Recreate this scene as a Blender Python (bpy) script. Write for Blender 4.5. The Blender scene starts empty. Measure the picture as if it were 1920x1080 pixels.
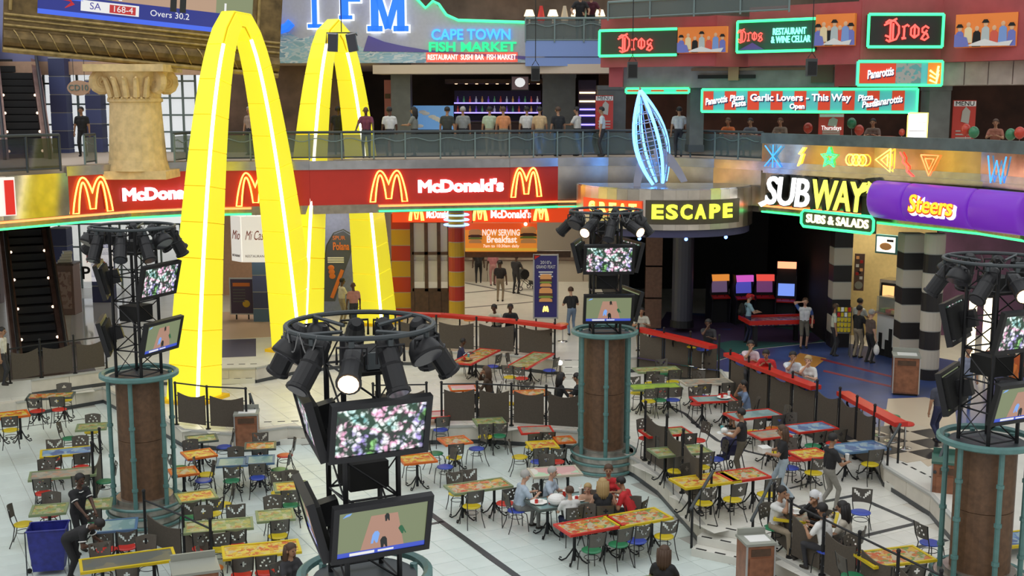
import bpy, bmesh, math, random
import numpy as np
from mathutils import Vector, Matrix
random.seed(7)
SC = bpy.context.scene
COL = SC.collection
# ---------------------------------------------------------------- camera, world, exposure
CZ = 9.4                      # eye height above the sunken court (m)
FPX = 2250.0                  # focal length in pixels of a 1920 px wide frame
PIT = math.radians(8.84)      # camera looks down by this much
cam_d = bpy.data.cameras.new('camera'); cam = bpy.data.objects.new('camera', cam_d); COL.objects.link(cam)
cam_d.sensor_width = 36; cam_d.lens = FPX/1920*36; cam_d.clip_end = 400
cam.location = (0, 0, CZ); cam.rotation_euler = (math.pi/2-PIT, 0, 0)
SC.camera = cam
w = bpy.data.worlds.new('sky'); SC.world = w; w.use_nodes = True
bg = w.node_tree.nodes['Background']; bg.inputs[0].default_value = (0.95, 0.98, 1.0, 1); bg.inputs[1].default_value = 1.0
SC.view_settings.view_transform = 'Standard'; SC.view_settings.look = 'None'
SC.view_settings.gamma = 1; SC.view_settings.exposure = 0.0; SC.view_settings.use_curve_mapping = False
# sunlight falling through the glazed atrium roof, softened by the roof glass
sun_d = bpy.data.lights.new('sun', 'SUN'); sun_d.energy = 0.6; sun_d.angle = math.radians(60); sun_d.color = (1, .97, .92)
sun = bpy.data.objects.new('sun', sun_d); COL.objects.link(sun); sun.rotation_euler = (math.radians(22), math.radians(-14), 0)

# ---------------------------------------------------------------- helpers: survey of the place
def gp(px, py, z=0.0):        # where a sight line meets the level z
    a = math.atan((py-540)/FPX)+PIT
    Y = (CZ-z)/math.tan(a)
    d = Y*math.cos(PIT)+(CZ-z)*math.sin(PIT)
    return Vector(((px-960)/FPX*d, Y, z))
def zp(px, py, Y):            # where a sight line meets the distance Y
    a = math.atan((py-540)/FPX)+PIT
    z = CZ-Y*math.tan(a)
    d = Y*math.cos(PIT)+(CZ-z)*math.sin(PIT)
    return Vector(((px-960)/FPX*d, Y, z))

# ---------------------------------------------------------------- helpers: materials
MT = {}
def mat(name, col, rough=.6, metal=0, emit=0, ecol=None, noise=0.0, nscale=8, alpha=1, trans=0, bump=0, spec=.5):
    if name in MT: return MT[name]
    m = bpy.data.materials.new(name); m.use_nodes = True; nt = m.node_tree; b = nt.nodes['Principled BSDF']
    c = (*col, 1)
    b.inputs['Base Color'].default_value = c; b.inputs['Roughness'].default_value = rough; b.inputs['Metallic'].default_value = metal
    b.inputs['Specular IOR Level'].default_value = spec
    if emit:
        b.inputs['Emission Color'].default_value = (*(ecol or col), 1); b.inputs['Emission Strength'].default_value = emit
    if alpha < 1: b.inputs['Alpha'].default_value = alpha
    if trans: b.inputs['Transmission Weight'].default_value = trans
    if noise or bump:
        tc = nt.nodes.new('ShaderNodeTexCoord'); n = nt.nodes.new('ShaderNodeTexNoise'); n.inputs['Scale'].default_value = nscale; n.inputs['Detail'].default_value = 4
        nt.links.new(tc.outputs['Object'], n.inputs['Vector'])
        if noise:
            r = nt.nodes.new('ShaderNodeValToRGB'); r.color_ramp.elements[0].position = .3; r.color_ramp.elements[1].position = .7
            r.color_ramp.elements[0].color = tuple(max(0, x*(1-noise)) for x in col)+(1,)
            r.color_ramp.elements[1].color = tuple(min(1, x*(1+noise)) for x in col)+(1,)
            nt.links.new(n.outputs['Fac'], r.inputs['Fac']); nt.links.new(r.outputs['Color'], b.inputs['Base Color'])
        if bump:
            bp = nt.nodes.new('ShaderNodeBump'); bp.inputs['Strength'].default_value = bump; nt.links.new(n.outputs['Fac'], bp.inputs['Height']); nt.links.new(bp.outputs['Normal'], b.inputs['Normal'])
    MT[name] = m; return m
def glow(name, col, s): return mat(name, tuple(min(1, c*.8) for c in col), .5, 0, s, col)
def patt(name, cols, scale=6, kind='voronoi', emit=0, rough=.35, rnd=True, stretch=(1, 1, 1)):
    """flat printed pattern: cells of a few colours"""
    if name in MT: return MT[name]
    m = bpy.data.materials.new(name); m.use_nodes = True; nt = m.node_tree; b = nt.nodes['Principled BSDF']
    tc = nt.nodes.new('ShaderNodeTexCoord'); mp = nt.nodes.new('ShaderNodeMapping'); mp.inputs['Scale'].default_value = stretch
    nt.links.new(tc.outputs['Object'], mp.inputs['Vector'])
    r = nt.nodes.new('ShaderNodeValToRGB'); r.color_ramp.interpolation = 'CONSTANT'
    el = r.color_ramp.elements
    while len(el) > 1: el.remove(el[-1])
    lo, hi = (.0, 1.) if kind == 'voronoi' else (.32, .68)
    for i, c in enumerate(cols):
        p = 0 if i == 0 else lo+(hi-lo)*i/len(cols)
        e = el[0] if i == 0 else el.new(p)
        e.color = (*c, 1)
    if kind == 'voronoi':
        n = nt.nodes.new('ShaderNodeTexNoise'); n.inputs['Scale'].default_value = scale*.7
        ad = nt.nodes.new('ShaderNodeMixRGB'); ad.inputs[0].default_value = .25
        nt.links.new(mp.outputs[0], n.inputs['Vector']); nt.links.new(mp.outputs[0], ad.inputs[1]); nt.links.new(n.outputs['Color'], ad.inputs[2])
        v = nt.nodes.new('ShaderNodeTexVoronoi'); v.inputs['Scale'].default_value = scale; nt.links.new(ad.outputs[0], v.inputs['Vector'])
        sp = nt.nodes.new('ShaderNodeSeparateColor'); nt.links.new(v.outputs['Color'], sp.inputs[0]); nt.links.new(sp.outputs[0], r.inputs['Fac'])
    else:
        n = nt.nodes.new('ShaderNodeTexNoise'); n.inputs['Scale'].default_value = scale; n.inputs['Detail'].default_value = 3
        nt.links.new(mp.outputs[0], n.inputs['Vector']); nt.links.new(n.outputs['Fac'], r.inputs['Fac'])
    nt.links.new(r.outputs[0], b.inputs['Base Color']); b.inputs['Roughness'].default_value = rough
    if emit: nt.links.new(r.outputs[0], b.inputs['Emission Color']); b.inputs['Emission Strength'].default_value = emit
    MT[name] = m; return m

# ---------------------------------------------------------------- helpers: objects
def tag(o, label=None, cat=None, group=None, kind=None):
    if label: o['label'] = label
    if cat: o['category'] = cat
    if group: o['group'] = group
    if kind: o['kind'] = kind
    return o
def empty(name, loc=(0, 0, 0), rz=0, label=None, cat=None, group=None, parent=None):
    o = bpy.data.objects.new(name, None); COL.objects.link(o); o.location = loc; o.rotation_euler = (0, 0, rz); o.empty_display_size = .1
    if parent: o.parent = parent
    return tag(o, label, cat, group)
def link(name, me, m=None, parent=None, loc=None, rot=None):
    o = bpy.data.objects.new(name, me); COL.objects.link(o)
    if m is not None and not me.materials: me.materials.append(m)
    if parent: o.parent = parent
    if loc is not None: o.location = loc
    if rot is not None: o.rotation_euler = rot
    return o
def over(o, m):                     # object-level material on shared mesh data
    o.material_slots[0].link = 'OBJECT'; o.material_slots[0].material = m; return o
def copy_tree(o, parent=None):
    c = o.copy(); COL.objects.link(c); c.parent = parent
    for ch in o.children: copy_tree(ch, c)
    return c
TMPS = bpy.data.scenes.new('workbench')      # empty side scene: evaluates single objects quickly
def evaluated_mesh(o):
    TMPS.collection.objects.link(o); vl = TMPS.view_layers[0]; vl.update()
    me = bpy.data.meshes.new_from_object(o.evaluated_get(vl.depsgraph)); bpy.data.objects.remove(o); return me
class MB:
    def __init__(s): s.v = []; s.f = []; s.sm = False
    def add(s, vs, fs):
        n = len(s.v); s.v += [tuple(v) for v in vs]; s.f += [tuple(i+n for i in f) for f in fs]; return s
    def box(s, c, d, rz=0, M=None):
        x, y, z = d[0]/2, d[1]/2, d[2]/2
        vs = [Vector((a*x, b*y, e*z)) for e in (-1, 1) for b in (-1, 1) for a in (-1, 1)]
        R = M if M is not None else Matrix.Rotation(rz, 3, 'Z')
        vs = [R @ v + Vector(c) for v in vs]
        return s.add(vs, [(0, 2, 3, 1), (4, 5, 7, 6), (0, 1, 5, 4), (2, 6, 7, 3), (0, 4, 6, 2), (1, 3, 7, 5)])
    def bar(s, p0, p1, w, h=None, up=(0, 0, 1)):
        p0, p1 = Vector(p0), Vector(p1); d = p1-p0; L = d.length
        if L < 1e-6: return s
        d = d/L; u = Vector(up)
        if abs(d.dot(u)) > .98: u = Vector((0, 1, 0))
        r = d.cross(u).normalized(); u = r.cross(d)
        return s.box((p0+p1)/2, (w, L, h or w), M=Matrix((r, d, u)).transposed())
    def tube(s, pts, r, n=6, closed=False, cap=True):
        pts = [Vector(p) for p in pts]; N = len(pts); rr = r if isinstance(r, (list, tuple)) else [r]*N
        base = len(s.v); up = None
        for i, p in enumerate(pts):
            if closed: t = pts[(i+1) % N]-pts[i-1]
            else: t = pts[min(i+1, N-1)]-pts[max(i-1, 0)]
            t = t.normalized() if t.length > 1e-9 else Vector((0, 0, 1))
            if up is None:
                up = Vector((0, 0, 1)) if abs(t.z) < .9 else Vector((1, 0, 0))
            a = up-t*up.dot(t)
            if a.length < 1e-6: a = t.orthogonal()
            a.normalize(); b = t.cross(a); up = a
            for k in range(n):
                an = 2*math.pi*k/n
                s.v.append(tuple(p+(a*math.cos(an)+b*math.sin(an))*rr[i]))
        for i in range(N if closed else N-1):
            j = (i+1) % N
            for k in range(n):
                l = (k+1) % n
                s.f.append((base+i*n+k, base+i*n+l, base+j*n+l, base+j*n+k))
        if cap and not closed:
            s.f.append(tuple(base+k for k in reversed(range(n)))); s.f.append(tuple(base+(N-1)*n+k for k in range(n)))
        return s
    def lathe(s, prof, n=20, c=(0, 0, 0), M=None):
        base = len(s.v); c = Vector(c)
        for (r, z) in prof:
            for k in range(n):
                a = 2*math.pi*k/n; v = Vector((r*math.cos(a), r*math.sin(a), z))
                s.v.append(tuple((M @ v if M is not None else v)+c))
        for i in range(len(prof)-1):
            for k in range(n):
                l = (k+1) % n; s.f.append((base+i*n+k, base+i*n+l, base+(i+1)*n+l, base+(i+1)*n+k))
        s.f.append(tuple(base+k for k in reversed(range(n)))); s.f.append(tuple(base+(len(prof)-1)*n+k for k in range(n)))
        return s
    def prism(s, poly, z0, z1):
        n = len(poly); vs = [(x, y, z0) for x, y in poly]+[(x, y, z1) for x, y in poly]
        A = sum(poly[i][0]*poly[(i+1) % n][1]-poly[(i+1) % n][0]*poly[i][1] for i in range(n))
        fs = [tuple(reversed(range(n))), tuple(range(n, 2*n))]+[(i, (i+1) % n, n+(i+1) % n, n+i) for i in range(n)]
        if A < 0: fs = [tuple(reversed(f)) for f in fs]
        return s.add(vs, fs)
    def slab(s, poly, y0, y1):          # outline in local X,Z pushed along Y (upright flat piece)
        b = MB().prism(poly, 0, 1)
        return s.add([(v[0], y0+(y1-y0)*(1-v[2]), v[1]) for v in b.v], b.f)
    def ball(s, c, r, n=10, m=6, M=None):
        rx = r if isinstance(r, (tuple, list)) else (r, r, r)
        b = MB()
        pr = [(max(1e-4, math.sin(math.pi*i/m)), -math.cos(math.pi*i/m)) for i in range(m+1)]
        b.lathe(pr, n)
        vs = []
        for v in b.v:
            q = Vector((v[0]*rx[0], v[1]*rx[1], v[2]*rx[2])); vs.append((M @ q if M is not None else q)+Vector(c))
        return s.add(vs, b.f)
    def mesh(s, name, smooth=False):
        me = bpy.data.meshes.new(name); me.from_pydata([tuple(v) for v in s.v], [], s.f); me.update()
        if smooth: me.polygons.foreach_set('use_smooth', [True]*len(me.polygons))
        return me
    def build(s, name, m, parent=None, loc=None, rot=None, smooth=False):
        return link(name, s.mesh(name, smooth), m, parent, loc, rot)
def struct(name, b, m, label=None, smooth=False):
    o = b.build(name, m, smooth=smooth); o['kind'] = 'structure'
    if label: o['label'] = label
    return o
# letters: local x right, z up, facing -y
def text(s, size, m, parent, loc=(0, 0, 0), ext=.02, bold=0, shear=0, width=None, neon=0, sp=1, name='lettering', align='CENTER', tilt=0):
    cu = bpy.data.curves.new('t', 'FONT'); cu.body = s; cu.size = size; cu.align_x = align; cu.align_y = 'CENTER'; cu.shear = shear; cu.space_character = sp
    cu.resolution_u = 3
    if neon: cu.fill_mode = 'NONE'; cu.bevel_depth = neon; cu.bevel_resolution = 0
    else: cu.extrude = ext; cu.offset = bold
    me = evaluated_mesh(bpy.data.objects.new('t', cu)); bpy.data.curves.remove(cu)
    me.materials.clear(); me.name = name
    n = len(me.vertices); co = np.empty(n*3); me.vertices.foreach_get('co', co); co = co.reshape(-1, 3)
    if width and n:
        w0 = co[:, 0].max()-co[:, 0].min(); co[:, 0] *= width/w0
    out = np.stack([co[:, 0], -co[:, 2], co[:, 1]], 1)
    me.vertices.foreach_set('co', out.ravel()); me.update()
    return link(name, me, m, parent, loc, (0, tilt, 0))
def frame2(pl, pr, yl, yr, top, bot, name, label, cat, group=None):
    """a thing on an upright face: pl/pr = left/right sight lines, yl/yr = distances, top/bot = sight lines at its middle. returns root, width, height"""
    ym = (yl+yr)/2; pm = (pl+pr)/2
    a, b = zp(pl, top, yl), zp(pr, top, yr)
    zt, zb = zp(pm, top, ym).z, zp(pm, bot, ym).z
    u = Vector((b.x-a.x, b.y-a.y, 0)); W = u.length
    r = empty(name, ((a.x+b.x)/2, (a.y+b.y)/2, zb), math.atan2(u.y, u.x), label, cat, group)
    return r, W, zt-zb
# ================================================================ materials
cream = mat('cream_stone', (.62, .58, .5), .55, noise=.08, nscale=3)
tile_m = mat('floor_tile', (.62, .70, .67), .32, noise=.05, nscale=2)  # bluish tint: part of the sky reflection is mixed into the tile colour
tile2 = mat('floor_tile_warm', (.68, .67, .61), .32, noise=.06, nscale=2)
grout = mat('grout', (.42, .42, .39), .8)
darkline = mat('dark_inlay', (.05, .055, .06), .4)
black = mat('black_metal', (.012, .012, .014), .45, spec=.4)
blackm = mat('black_matt', (.01, .01, .01), .8)
steel = mat('brushed_steel', (.55, .55, .56), .22, 1, noise=.12, nscale=4)
bronze = mat('bronze_panel', (.42, .36, .27), .25, 1, noise=.15, nscale=5)
teal = mat('teal_paint', (.10, .22, .21), .4, noise=.1)
tealrail = mat('grey_green_rail', (.16, .22, .22), .45)
darkrail = mat('dark_rail', (.045, .055, .06), .45)
glassm = mat('rail_glass', (.13, .17, .17), .08, 0, alpha=.55)
winglass = mat('window_glass', (.85, .92, .95), .05, 0, alpha=.18)
greyp = mat('grey_pillar', (.10, .105, .10), .5, noise=.15, nscale=3)
concrete = mat('concrete', (.26, .25, .24), .8, noise=.25, nscale=1.5)
redp = mat('red_plaster', (.38, .07, .075), .7, noise=.1, nscale=2)
redsign = mat('red_fascia', (.44, .024, .014), .4, noise=.06, nscale=2, emit=.09, ecol=(.5, .02, .01))
blueband = mat('blue_band', (.2, .29, .58), .6)
bluewall = mat('blue_wall', (.22, .26, .46), .7, noise=.08)
beige = mat('beige_soffit', (.55, .45, .36), .7)
peach = mat('peach_wall', (.60, .38, .26), .7, noise=.06)
darkwood = mat('dark_wood', (.085, .045, .025), .45, noise=.3, nscale=6)
wood = mat('cabinet_wood', (.25, .10, .05), .4, noise=.25, nscale=7)
nightm = mat('arcade_black', (.012, .011, .014), .7)
yellwall = mat('yellow_wall', (.62, .47, .20), .7, noise=.06)
meshm = mat('barrier_mesh', (.082, .066, .05), .85, noise=.1, nscale=30)
carpetb = patt('arcade_carpet', [(.02, .03, .06), (.03, .06, .17), (.02, .10, .09), (.05, .03, .09), (.03, .05, .2)], .5, 'voronoi', rough=.8)
bluefloor = mat('blue_floor', (.045, .075, .22), .3, noise=.2, nscale=1.2)
whitem = mat('white_paint', (.75, .75, .73), .5)
stone = mat('sandstone', (.72, .53, .26), .7, noise=.18, nscale=4, bump=.2)
def poly(pts, z): return [tuple(gp(x, y, z)[:2]) for x, y in pts]
Z1, Z2, L1, L2 = .5, 1.0, 7.45, 11.6
# ================================================================ floors
fl = struct('floor', MB().prism([(-30, 12), (30, 12), (30, 40), (-30, 40)], -.3, -.012), grout, 'pale tiled floor of the sunken food court')
A29 = math.radians(29); TS = .6
def tilefield(parent, z, inside, m, n_max=300, size=TS, name='floor_tile'):
    """square floor tiles, each a slab with a chamfered edge; the nearest are pieces of their own, the rest one part"""
    c, s = math.cos(A29), math.sin(A29); cells = []
    for i in range(-90, 90):
        for j in range(-10, 110):
            x = c*i*size-s*j*size; y = s*i*size+c*j*size
            if inside(x, y): cells.append((x, y))
    cells.sort(key=lambda p: p[0]**2+p[1]**2)
    h = size/2-.006; k = h-.008
    def tv(): return [(-h, -h, -.012), (h, -h, -.012), (h, h, -.012), (-h, h, -.012), (-h, -h, -.004), (h, -h, -.004), (h, h, -.004), (-h, h, -.004), (-k, -k, 0), (k, -k, 0), (k, k, 0), (-k, k, 0)]
    fs = [(0, 1, 5, 4), (1, 2, 6, 5), (2, 3, 7, 6), (3, 0, 4, 7), (4, 5, 9, 8), (5, 6, 10, 9), (6, 7, 11, 10), (7, 4, 8, 11), (8, 9, 10, 11)]
    me = MB().add(tv(), fs).mesh(name); me.materials.append(m)
    for x, y in cells[:n_max]: link(name, me, None, parent, (x, y, z), (0, 0, A29))
    b = MB(); R = Matrix.Rotation(A29, 3, 'Z')
    for x, y in cells[n_max:]: b.add([R @ Vector(v)+Vector((x, y, z)) for v in tv()], fs)
    if cells[n_max:]: b.build(name+'_field', m, parent)['kind'] = 'stuff'
def pip(pt, pl):
    x, y = pt; r = False; n = len(pl)
    for i in range(n):
        x1, y1 = pl[i]; x2, y2 = pl[i-1]
        if (y1 > y) != (y2 > y) and x < (x2-x1)*(y-y1)/(y2-y1)+x1: r = not r
    return r
F1 = poly([(-260, 822), (32, 784), (195, 755), (300, 812), (345, 838), (440, 846), (540, 832), (700, 834), (900, 830), (1085, 842), (1190, 895), (1235, 928), (1300, 1003)], 0)
F1 += [(4.08, 24.45), (5.15, 23.8), (5.2, 22.8), (6.6, 19.7), (9.0, 15), (11, 12)]
B1 = poly([(-260, 770), (60, 742), (200, 722), (330, 722), (480, 718), (560, 700), (700, 683), (830, 686), (960, 693), (1040, 702), (1110, 704), (1200, 696), (1285, 712), (1350, 722), (1372, 752), (1418, 776), (1530, 822), (1577, 840), (1640, 878), (1658, 912), (1745, 968), (1850, 1090)], Z1)
B1 += [(11.2, 15), (13, 12)]
court = [(-30, 12)]+[F1[-1]]+F1[::-1]+[(-30, F1[0][1])]
tilefield(fl, 0, lambda x, y: y > 21.5 and abs(x) < .45*y+1 and pip((x, y), court), tile_m)
tier1 = F1+[(13, 12), (30, 12), (30, 46), (-30, 46)]
t1 = struct('floor_terrace', MB().prism(tier1, -.25, Z1-.012), cream, 'raised middle terrace of the food court')
ring = F1+B1[::-1]
tilefield(t1, Z1, lambda x, y: abs(x) < .45*y+1 and pip((x, y), ring) , tile2)
tier2 = B1+[(30, 12), (30, 70), (-5, 70), (-20, 130), (-60, 130), (-30, B1[0][1])]
prom = struct('floor_promenade', MB().prism(tier2, 0, Z2), tile2, 'ground floor promenade around the food court')
def along(pts, step):
    out = []; acc = 0
    for a, b in zip(pts, pts[1:]):
        a, b = Vector(a), Vector(b); L = (b-a).length; t = -acc if False else 0
        n = max(1, round(L/step))
        for i in range(n): out.append((a.lerp(b, i/n), a.lerp(b, (i+1)/n)))
    return out
def plinth(pts, z, h, nm, par):
    b = MB()
    for a, c in along(pts, 99): b.bar((a.x, a.y, z+.05), (c.x, c.y, z+.05), .07, .11)
    b.build('plinth', darkline, par)
    me = None
    for a, c in along(pts, .95):             # cream stone riser panels with open joints
        MB().bar((a.x, a.y, z+h*.55), (c.x*.985+a.x*.015, c.y*.985+a.y*.015, z+h*.55), .05, h*.72).build('riser_panel', cream, par)
    b = MB()
    for a, c in along(pts, 99): b.bar((a.x, a.y, z+h-.02), (c.x, c.y, z+h-.02), .1, .05)
    b.build('coping', grout, par)
plinth(F1[1:14], 0, Z1, 'a', t1); plinth(F1[14:], 0, Z1, 'b', t1)
plinth(B1[1:], Z1, .5, 'c', prom)
# dark inlaid strips in the tiling
def strip(pts, z, par, wdt=.11):
    P = [gp(x, y, z) for x, y in pts]; b = MB()
    for a, c in zip(P, P[1:]): b.bar((a.x, a.y, z-.003), (c.x, c.y, z-.003), wdt, .012)
    b.build('inlay_strip', darkline, par)
strip([(780, 940), (805, 962), (975, 1085)], 0, fl, .16); strip([(795, 985), (832, 978)], 0, fl, .12)
strip([(0, 806), (190, 781)], 0, fl, .06)
strip([(1255, 762), (1285, 776), (1310, 800), (1345, 826), (1400, 846), (1450, 858)], Z1, t1, .12)
strip([(1500, 950), (1602, 929), (1720, 981), (1615, 1006)], Z1, t1, .13); strip([(1640, 1048), (1775, 1012)], Z1, t1, .13)
strip([(871, 530), (1000, 556)], Z2+.005, prom, .14); strip([(871, 577), (1000, 566)], Z2+.005, prom, .12); strip([(872, 549), (960, 541)], Z2+.005, prom, .12)
strip([(1478, 873), (1525, 888)], Z1, t1, .1); strip([(1480, 916), (1530, 903)], Z1, t1, .08)
# ---------------------------------------------------------------- stairs
def stairs(name, left, right, back, n, z0, zt, label):
    """left/right: ends of the lowest nosing; back: unit direction of climb"""
    r = empty(name, (0, 0, 0), 0, label, 'stairs'); r['kind'] = 'structure'
    left, right, back = Vector(left), Vector(right), Vector(back); h = (zt-z0)/n; u = (right-left).normalized(); L = (right-left).length
    for i in range(n):
        g = .30
        a = left+back*g*i; c = right+back*g*i
        e = back*(g*(n-i))
        pl = [tuple(a), tuple(c), tuple(c+e), tuple(a+e)]
        st = MB().prism(pl, z0+h*i, z0+h*(i+1)-.002).build('step', tile2, r)
        k = max(2, int(L/.36)); b = MB()
        for j in range(k):
            p = a+u*(L*(j+.2)/k)+back*.05; q = a+u*(L*(j+.75)/k)+back*.05
            b.bar((p.x, p.y, z0+h*(i+1)), (q.x, q.y, z0+h*(i+1)), .05, .012)
        b.build('grip_strip', blackm, st)
    return r
def nrm(x, y): L = math.hypot(x, y); return (x/L, y/L)
stairs('front_stairs', (3.75, 23.95), (4.82, 23.28), (.515, .857), 3, 0, Z1, 'cream stairs with black grip strips beside the bin in the foreground')
g2 = lambda x, y, z: Vector(gp(x, y, z)[:2])
stairs('side_stairs', g2(1658, 915, Z1), g2(1745, 963, Z1), nrm(.75, .66), 3, Z1, Z2, 'cream stairs climbing to the diamond tiled floor on the right')
stairs('court_stairs', g2(482, 836, 0), g2(585, 833, 0), (0, 1), 3, 0, Z1, 'cream stairs behind the wooden bin near the yellow arch')
stairs('rear_stairs', g2(345, 722, Z1), g2(478, 719, Z1), (.05, 1), 3, Z1, Z2, 'wide block stairs between the yellow arch legs')
stairs('middle_stairs', g2(1055, 712, Z1), g2(1105, 712, Z1), (0, 1), 3, Z1, Z2, 'narrow stairs left of the far column')
# ---------------------------------------------------------------- promenade floor finishes
def patch(name, pts, m, h=.004): MB().prism(poly(pts, Z2), Z2, Z2+h).build(name, m, prom)
patch('blue_floor_area', [(1300, 690), (1390, 700), (1500, 735), (1600, 775), (1660, 822), (1760, 800), (1920, 790), (1920, 700), (1700, 660), (1560, 640), (1420, 655)], bluefloor)
patch('carpet_area', [(1195, 672), (1300, 689), (1420, 654), (1560, 639), (1600, 600), (1250, 585)], carpetb)
patch('orange_floor_area', [(1468, 686), (1520, 696), (1550, 672), (1500, 662)], mat('orange_floor', (.45, .2, .04), .5), .007)
for pts, m in (([(1540, 672), (1700, 712), (1700, 715), (1538, 675)], 'r'), ([(1545, 694), (1690, 728), (1690, 731), (1543, 697)], 'r')):
    patch('red_floor_band', pts, mat('red_floor', (.22, .02, .04), .5), .008)
patch('pale_floor_area', [(1655, 815), (1665, 748), (1735, 745), (1790, 760), (1800, 850), (1740, 875), (1690, 835)], mat('pale_floor', (.55, .45, .33), .4), .006)
patch('dark_blue_floor_area', [(350, 673), (480, 668), (480, 635), (350, 640)], mat('dark_blue_floor', (.05, .045, .09), .35), .006)
patch('tan_floor_area', [(345, 640), (545, 630), (560, 585), (380, 585)], mat('tan_floor', (.56, .40, .29), .35), .005)
patch('painted_glare_area', [(130, 690), (200, 688), (240, 560), (135, 560)], mat('glare_white', (.75, .77, .8), .07), .005)  # white glossy patch: daylight glare from the entrance painted onto the floor
patch('brown_floor_area', [(0, 715), (180, 695), (150, 640), (0, 655)], mat('brown_floor', (.10, .07, .06), .35, noise=.3, nscale=.6), .006)
du = (g2(1740, 850, Z2)-g2(1690, 862, Z2)); dv = (g2(1700, 845, Z2)-g2(1690, 862, Z2))
ori = g2(1700, 868, Z2); e1 = Vector((.62, .28)); e2 = Vector((-.30, .62))
dia_k = mat('diamond_black', (.02, .018, .02), .3); dia_w = mat('diamond_cream', (.55, .47, .36), .3)
for i in range(4):
    for j in range(4):
        o = ori+e1*i+e2*j
        q = [tuple(o), tuple(o+e1*.97), tuple(o+e1*.97+e2*.97), tuple(o+e2*.97)]
        MB().prism(q, Z2, Z2+.012).build('diamond_tile', dia_k if (i+j) % 2 else dia_w, prom)
# ================================================================ level 1 edge
EP = [(-120, 344), (0, 337), (125, 330), (240, 324), (350, 320.5), (470, 319.5), (580, 318.5), (760, 316), (955, 313.5), (1045, 311.5), (1140, 310.5), (1250, 311), (1340, 314), (1430, 319.5), (1640, 332.5), (1840, 346), (1930, 355), (2050, 372)]
ZF = 7.12
E = [Vector(gp(x, y, ZF)[:2]) for x, y in EP]
d_arch = Vector((4.4, 10.0)).normalized(); n_arch = Vector((d_arch.y, -d_arch.x))
leg1 = Vector((-9.6, 35.3)); leg3 = leg1+d_arch*10.92
mid2 = leg1.lerp(leg3, .75)
# slab with a slot for the far arch
k = 6
slot = [mid2-d_arch*2.2+n_arch*-.95, mid2+d_arch*2.9+n_arch*-.95, mid2+d_arch*2.9+n_arch*.95, mid2-d_arch*1.6+n_arch*.95]
def edge_pts(a, b, off=.12):
    out = []
    for p in E[a:b]:
        out.append((p.x, p.y+off))
    return out
sl = edge_pts(0, 7)+[tuple(p) for p in slot]+edge_pts(7, 18)+[(30, 62), (-8, 62), (-8, 47.3), (-30, 47.3), (-30, 36)]
struct('floor_balcony', MB().prism(sl, ZF-.05, L1), beige, 'first floor balcony slab')
und = edge_pts(0, 7, .3)+[tuple(p) for p in slot]+edge_pts(7, 18, .3)+[(30, 62), (-11, 62), (-11, 54.2), (-30, 54.2), (-30, 36)]
struct('ceiling_ground', MB().prism(und, 5.7, ZF-.06), mat('shop_ceiling', (.2, .17, .14), .7), 'dark ceiling above the ground floor shops')
# fascia bands
def band(name, i0, i1, z0, z1, m, off=0, label=None, cat=None, thick=.12, kind='structure'):
    r = empty(name, (0, 0, 0), 0, label, cat)
    if kind: r['kind'] = kind
    for a, c in zip(E[i0:i1], E[i0+1:i1+1]):
        MB().bar((a.x, a.y+off, (z0+z1)/2), (c.x, c.y+off, (z0+z1)/2), thick, z1-z0).build('fascia_panel', m, r)
    return r
band('trim_slab', 2, 17, ZF, ZF+.3, steel, -.05, 'polished steel band along the balcony edge')
band('trim_red_fascia', 2, 9, 5.92, ZF, redsign, 0, 'long red fascia of the burger restaurant')
band('trim_metal_fascia', 0, 2, 5.92, ZF+.1, mat('mirror_panel', (.62, .56, .48), .12, 1, noise=.2, nscale=2), 0, 'mirror polished curved fascia left of the red fascia')
mirror2 = mat('steel_reflect', (.66, .60, .52), .28, 1, noise=.18, nscale=1.5, bump=.08)
band('trim_steel_fascia', 9, 13, 5.92, ZF, mirror2, 0.05, 'mirror polished steel fascia behind the rocket')
band('trim_icon_band', 13, 17, ZF+.1, 8.02, mat('bronze_reflect', (.58, .42, .25), .15, 1, noise=.25, nscale=1.5, bump=.1), 0, 'bronze mirrored band carrying small neon figures')
band('trim_right_fascia', 13, 17, 5.75, ZF, bronze, .25, 'bronze fascia under the sandwich and steak signs')
band('trim_lower', 0, 9, 5.62, 5.92, bronze, .05, 'bronze strip below the red fascia')
band('trim_right_ledge', 13, 17, ZF-.06, ZF+.1, steel, -.2, 'narrow steel ledge under the neon figures')
o_neon = glow('orange_neon', (1, .2, .06), 3); g_neon = glow('green_neon', (.05, 1, .28), 1.9)
def neonline(name, i0, i1, z, off, m, label, r=.032, a0=None):
    P = [(p.x, p.y+off, z) for p in E[i0:i1+1]]
    if a0: P[0] = tuple(Vector(P[0]).lerp(Vector(P[1]), a0))
    o = MB().tube(P, r, 6).build(name, m); tag(o, label, 'neon tube'); return o
neonline('neon_tube', 0, 5, 5.86, -.12, o_neon, 'orange neon tube under the left half of the red fascia')
neonline('neon_tube', 0, 5, 5.66, -.12, g_neon, 'green neon tube under the left half of the red fascia')
neonline('neon_tube', 6, 11, 5.86, -.12, o_neon, 'orange neon tube under the right half of the red fascia', a0=.72)
neonline('neon_tube', 6, 11, 5.68, -.12, g_neon, 'green neon tube under the right half of the red fascia', a0=.72)
neonline('neon_tube', 13, 17, 5.95, -.05, o_neon, 'orange neon tube running under the purple steak sign')
neonline('neon_tube', 13, 17, 5.75, -.05, g_neon, 'green neon tube running under the purple steak sign')
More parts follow.
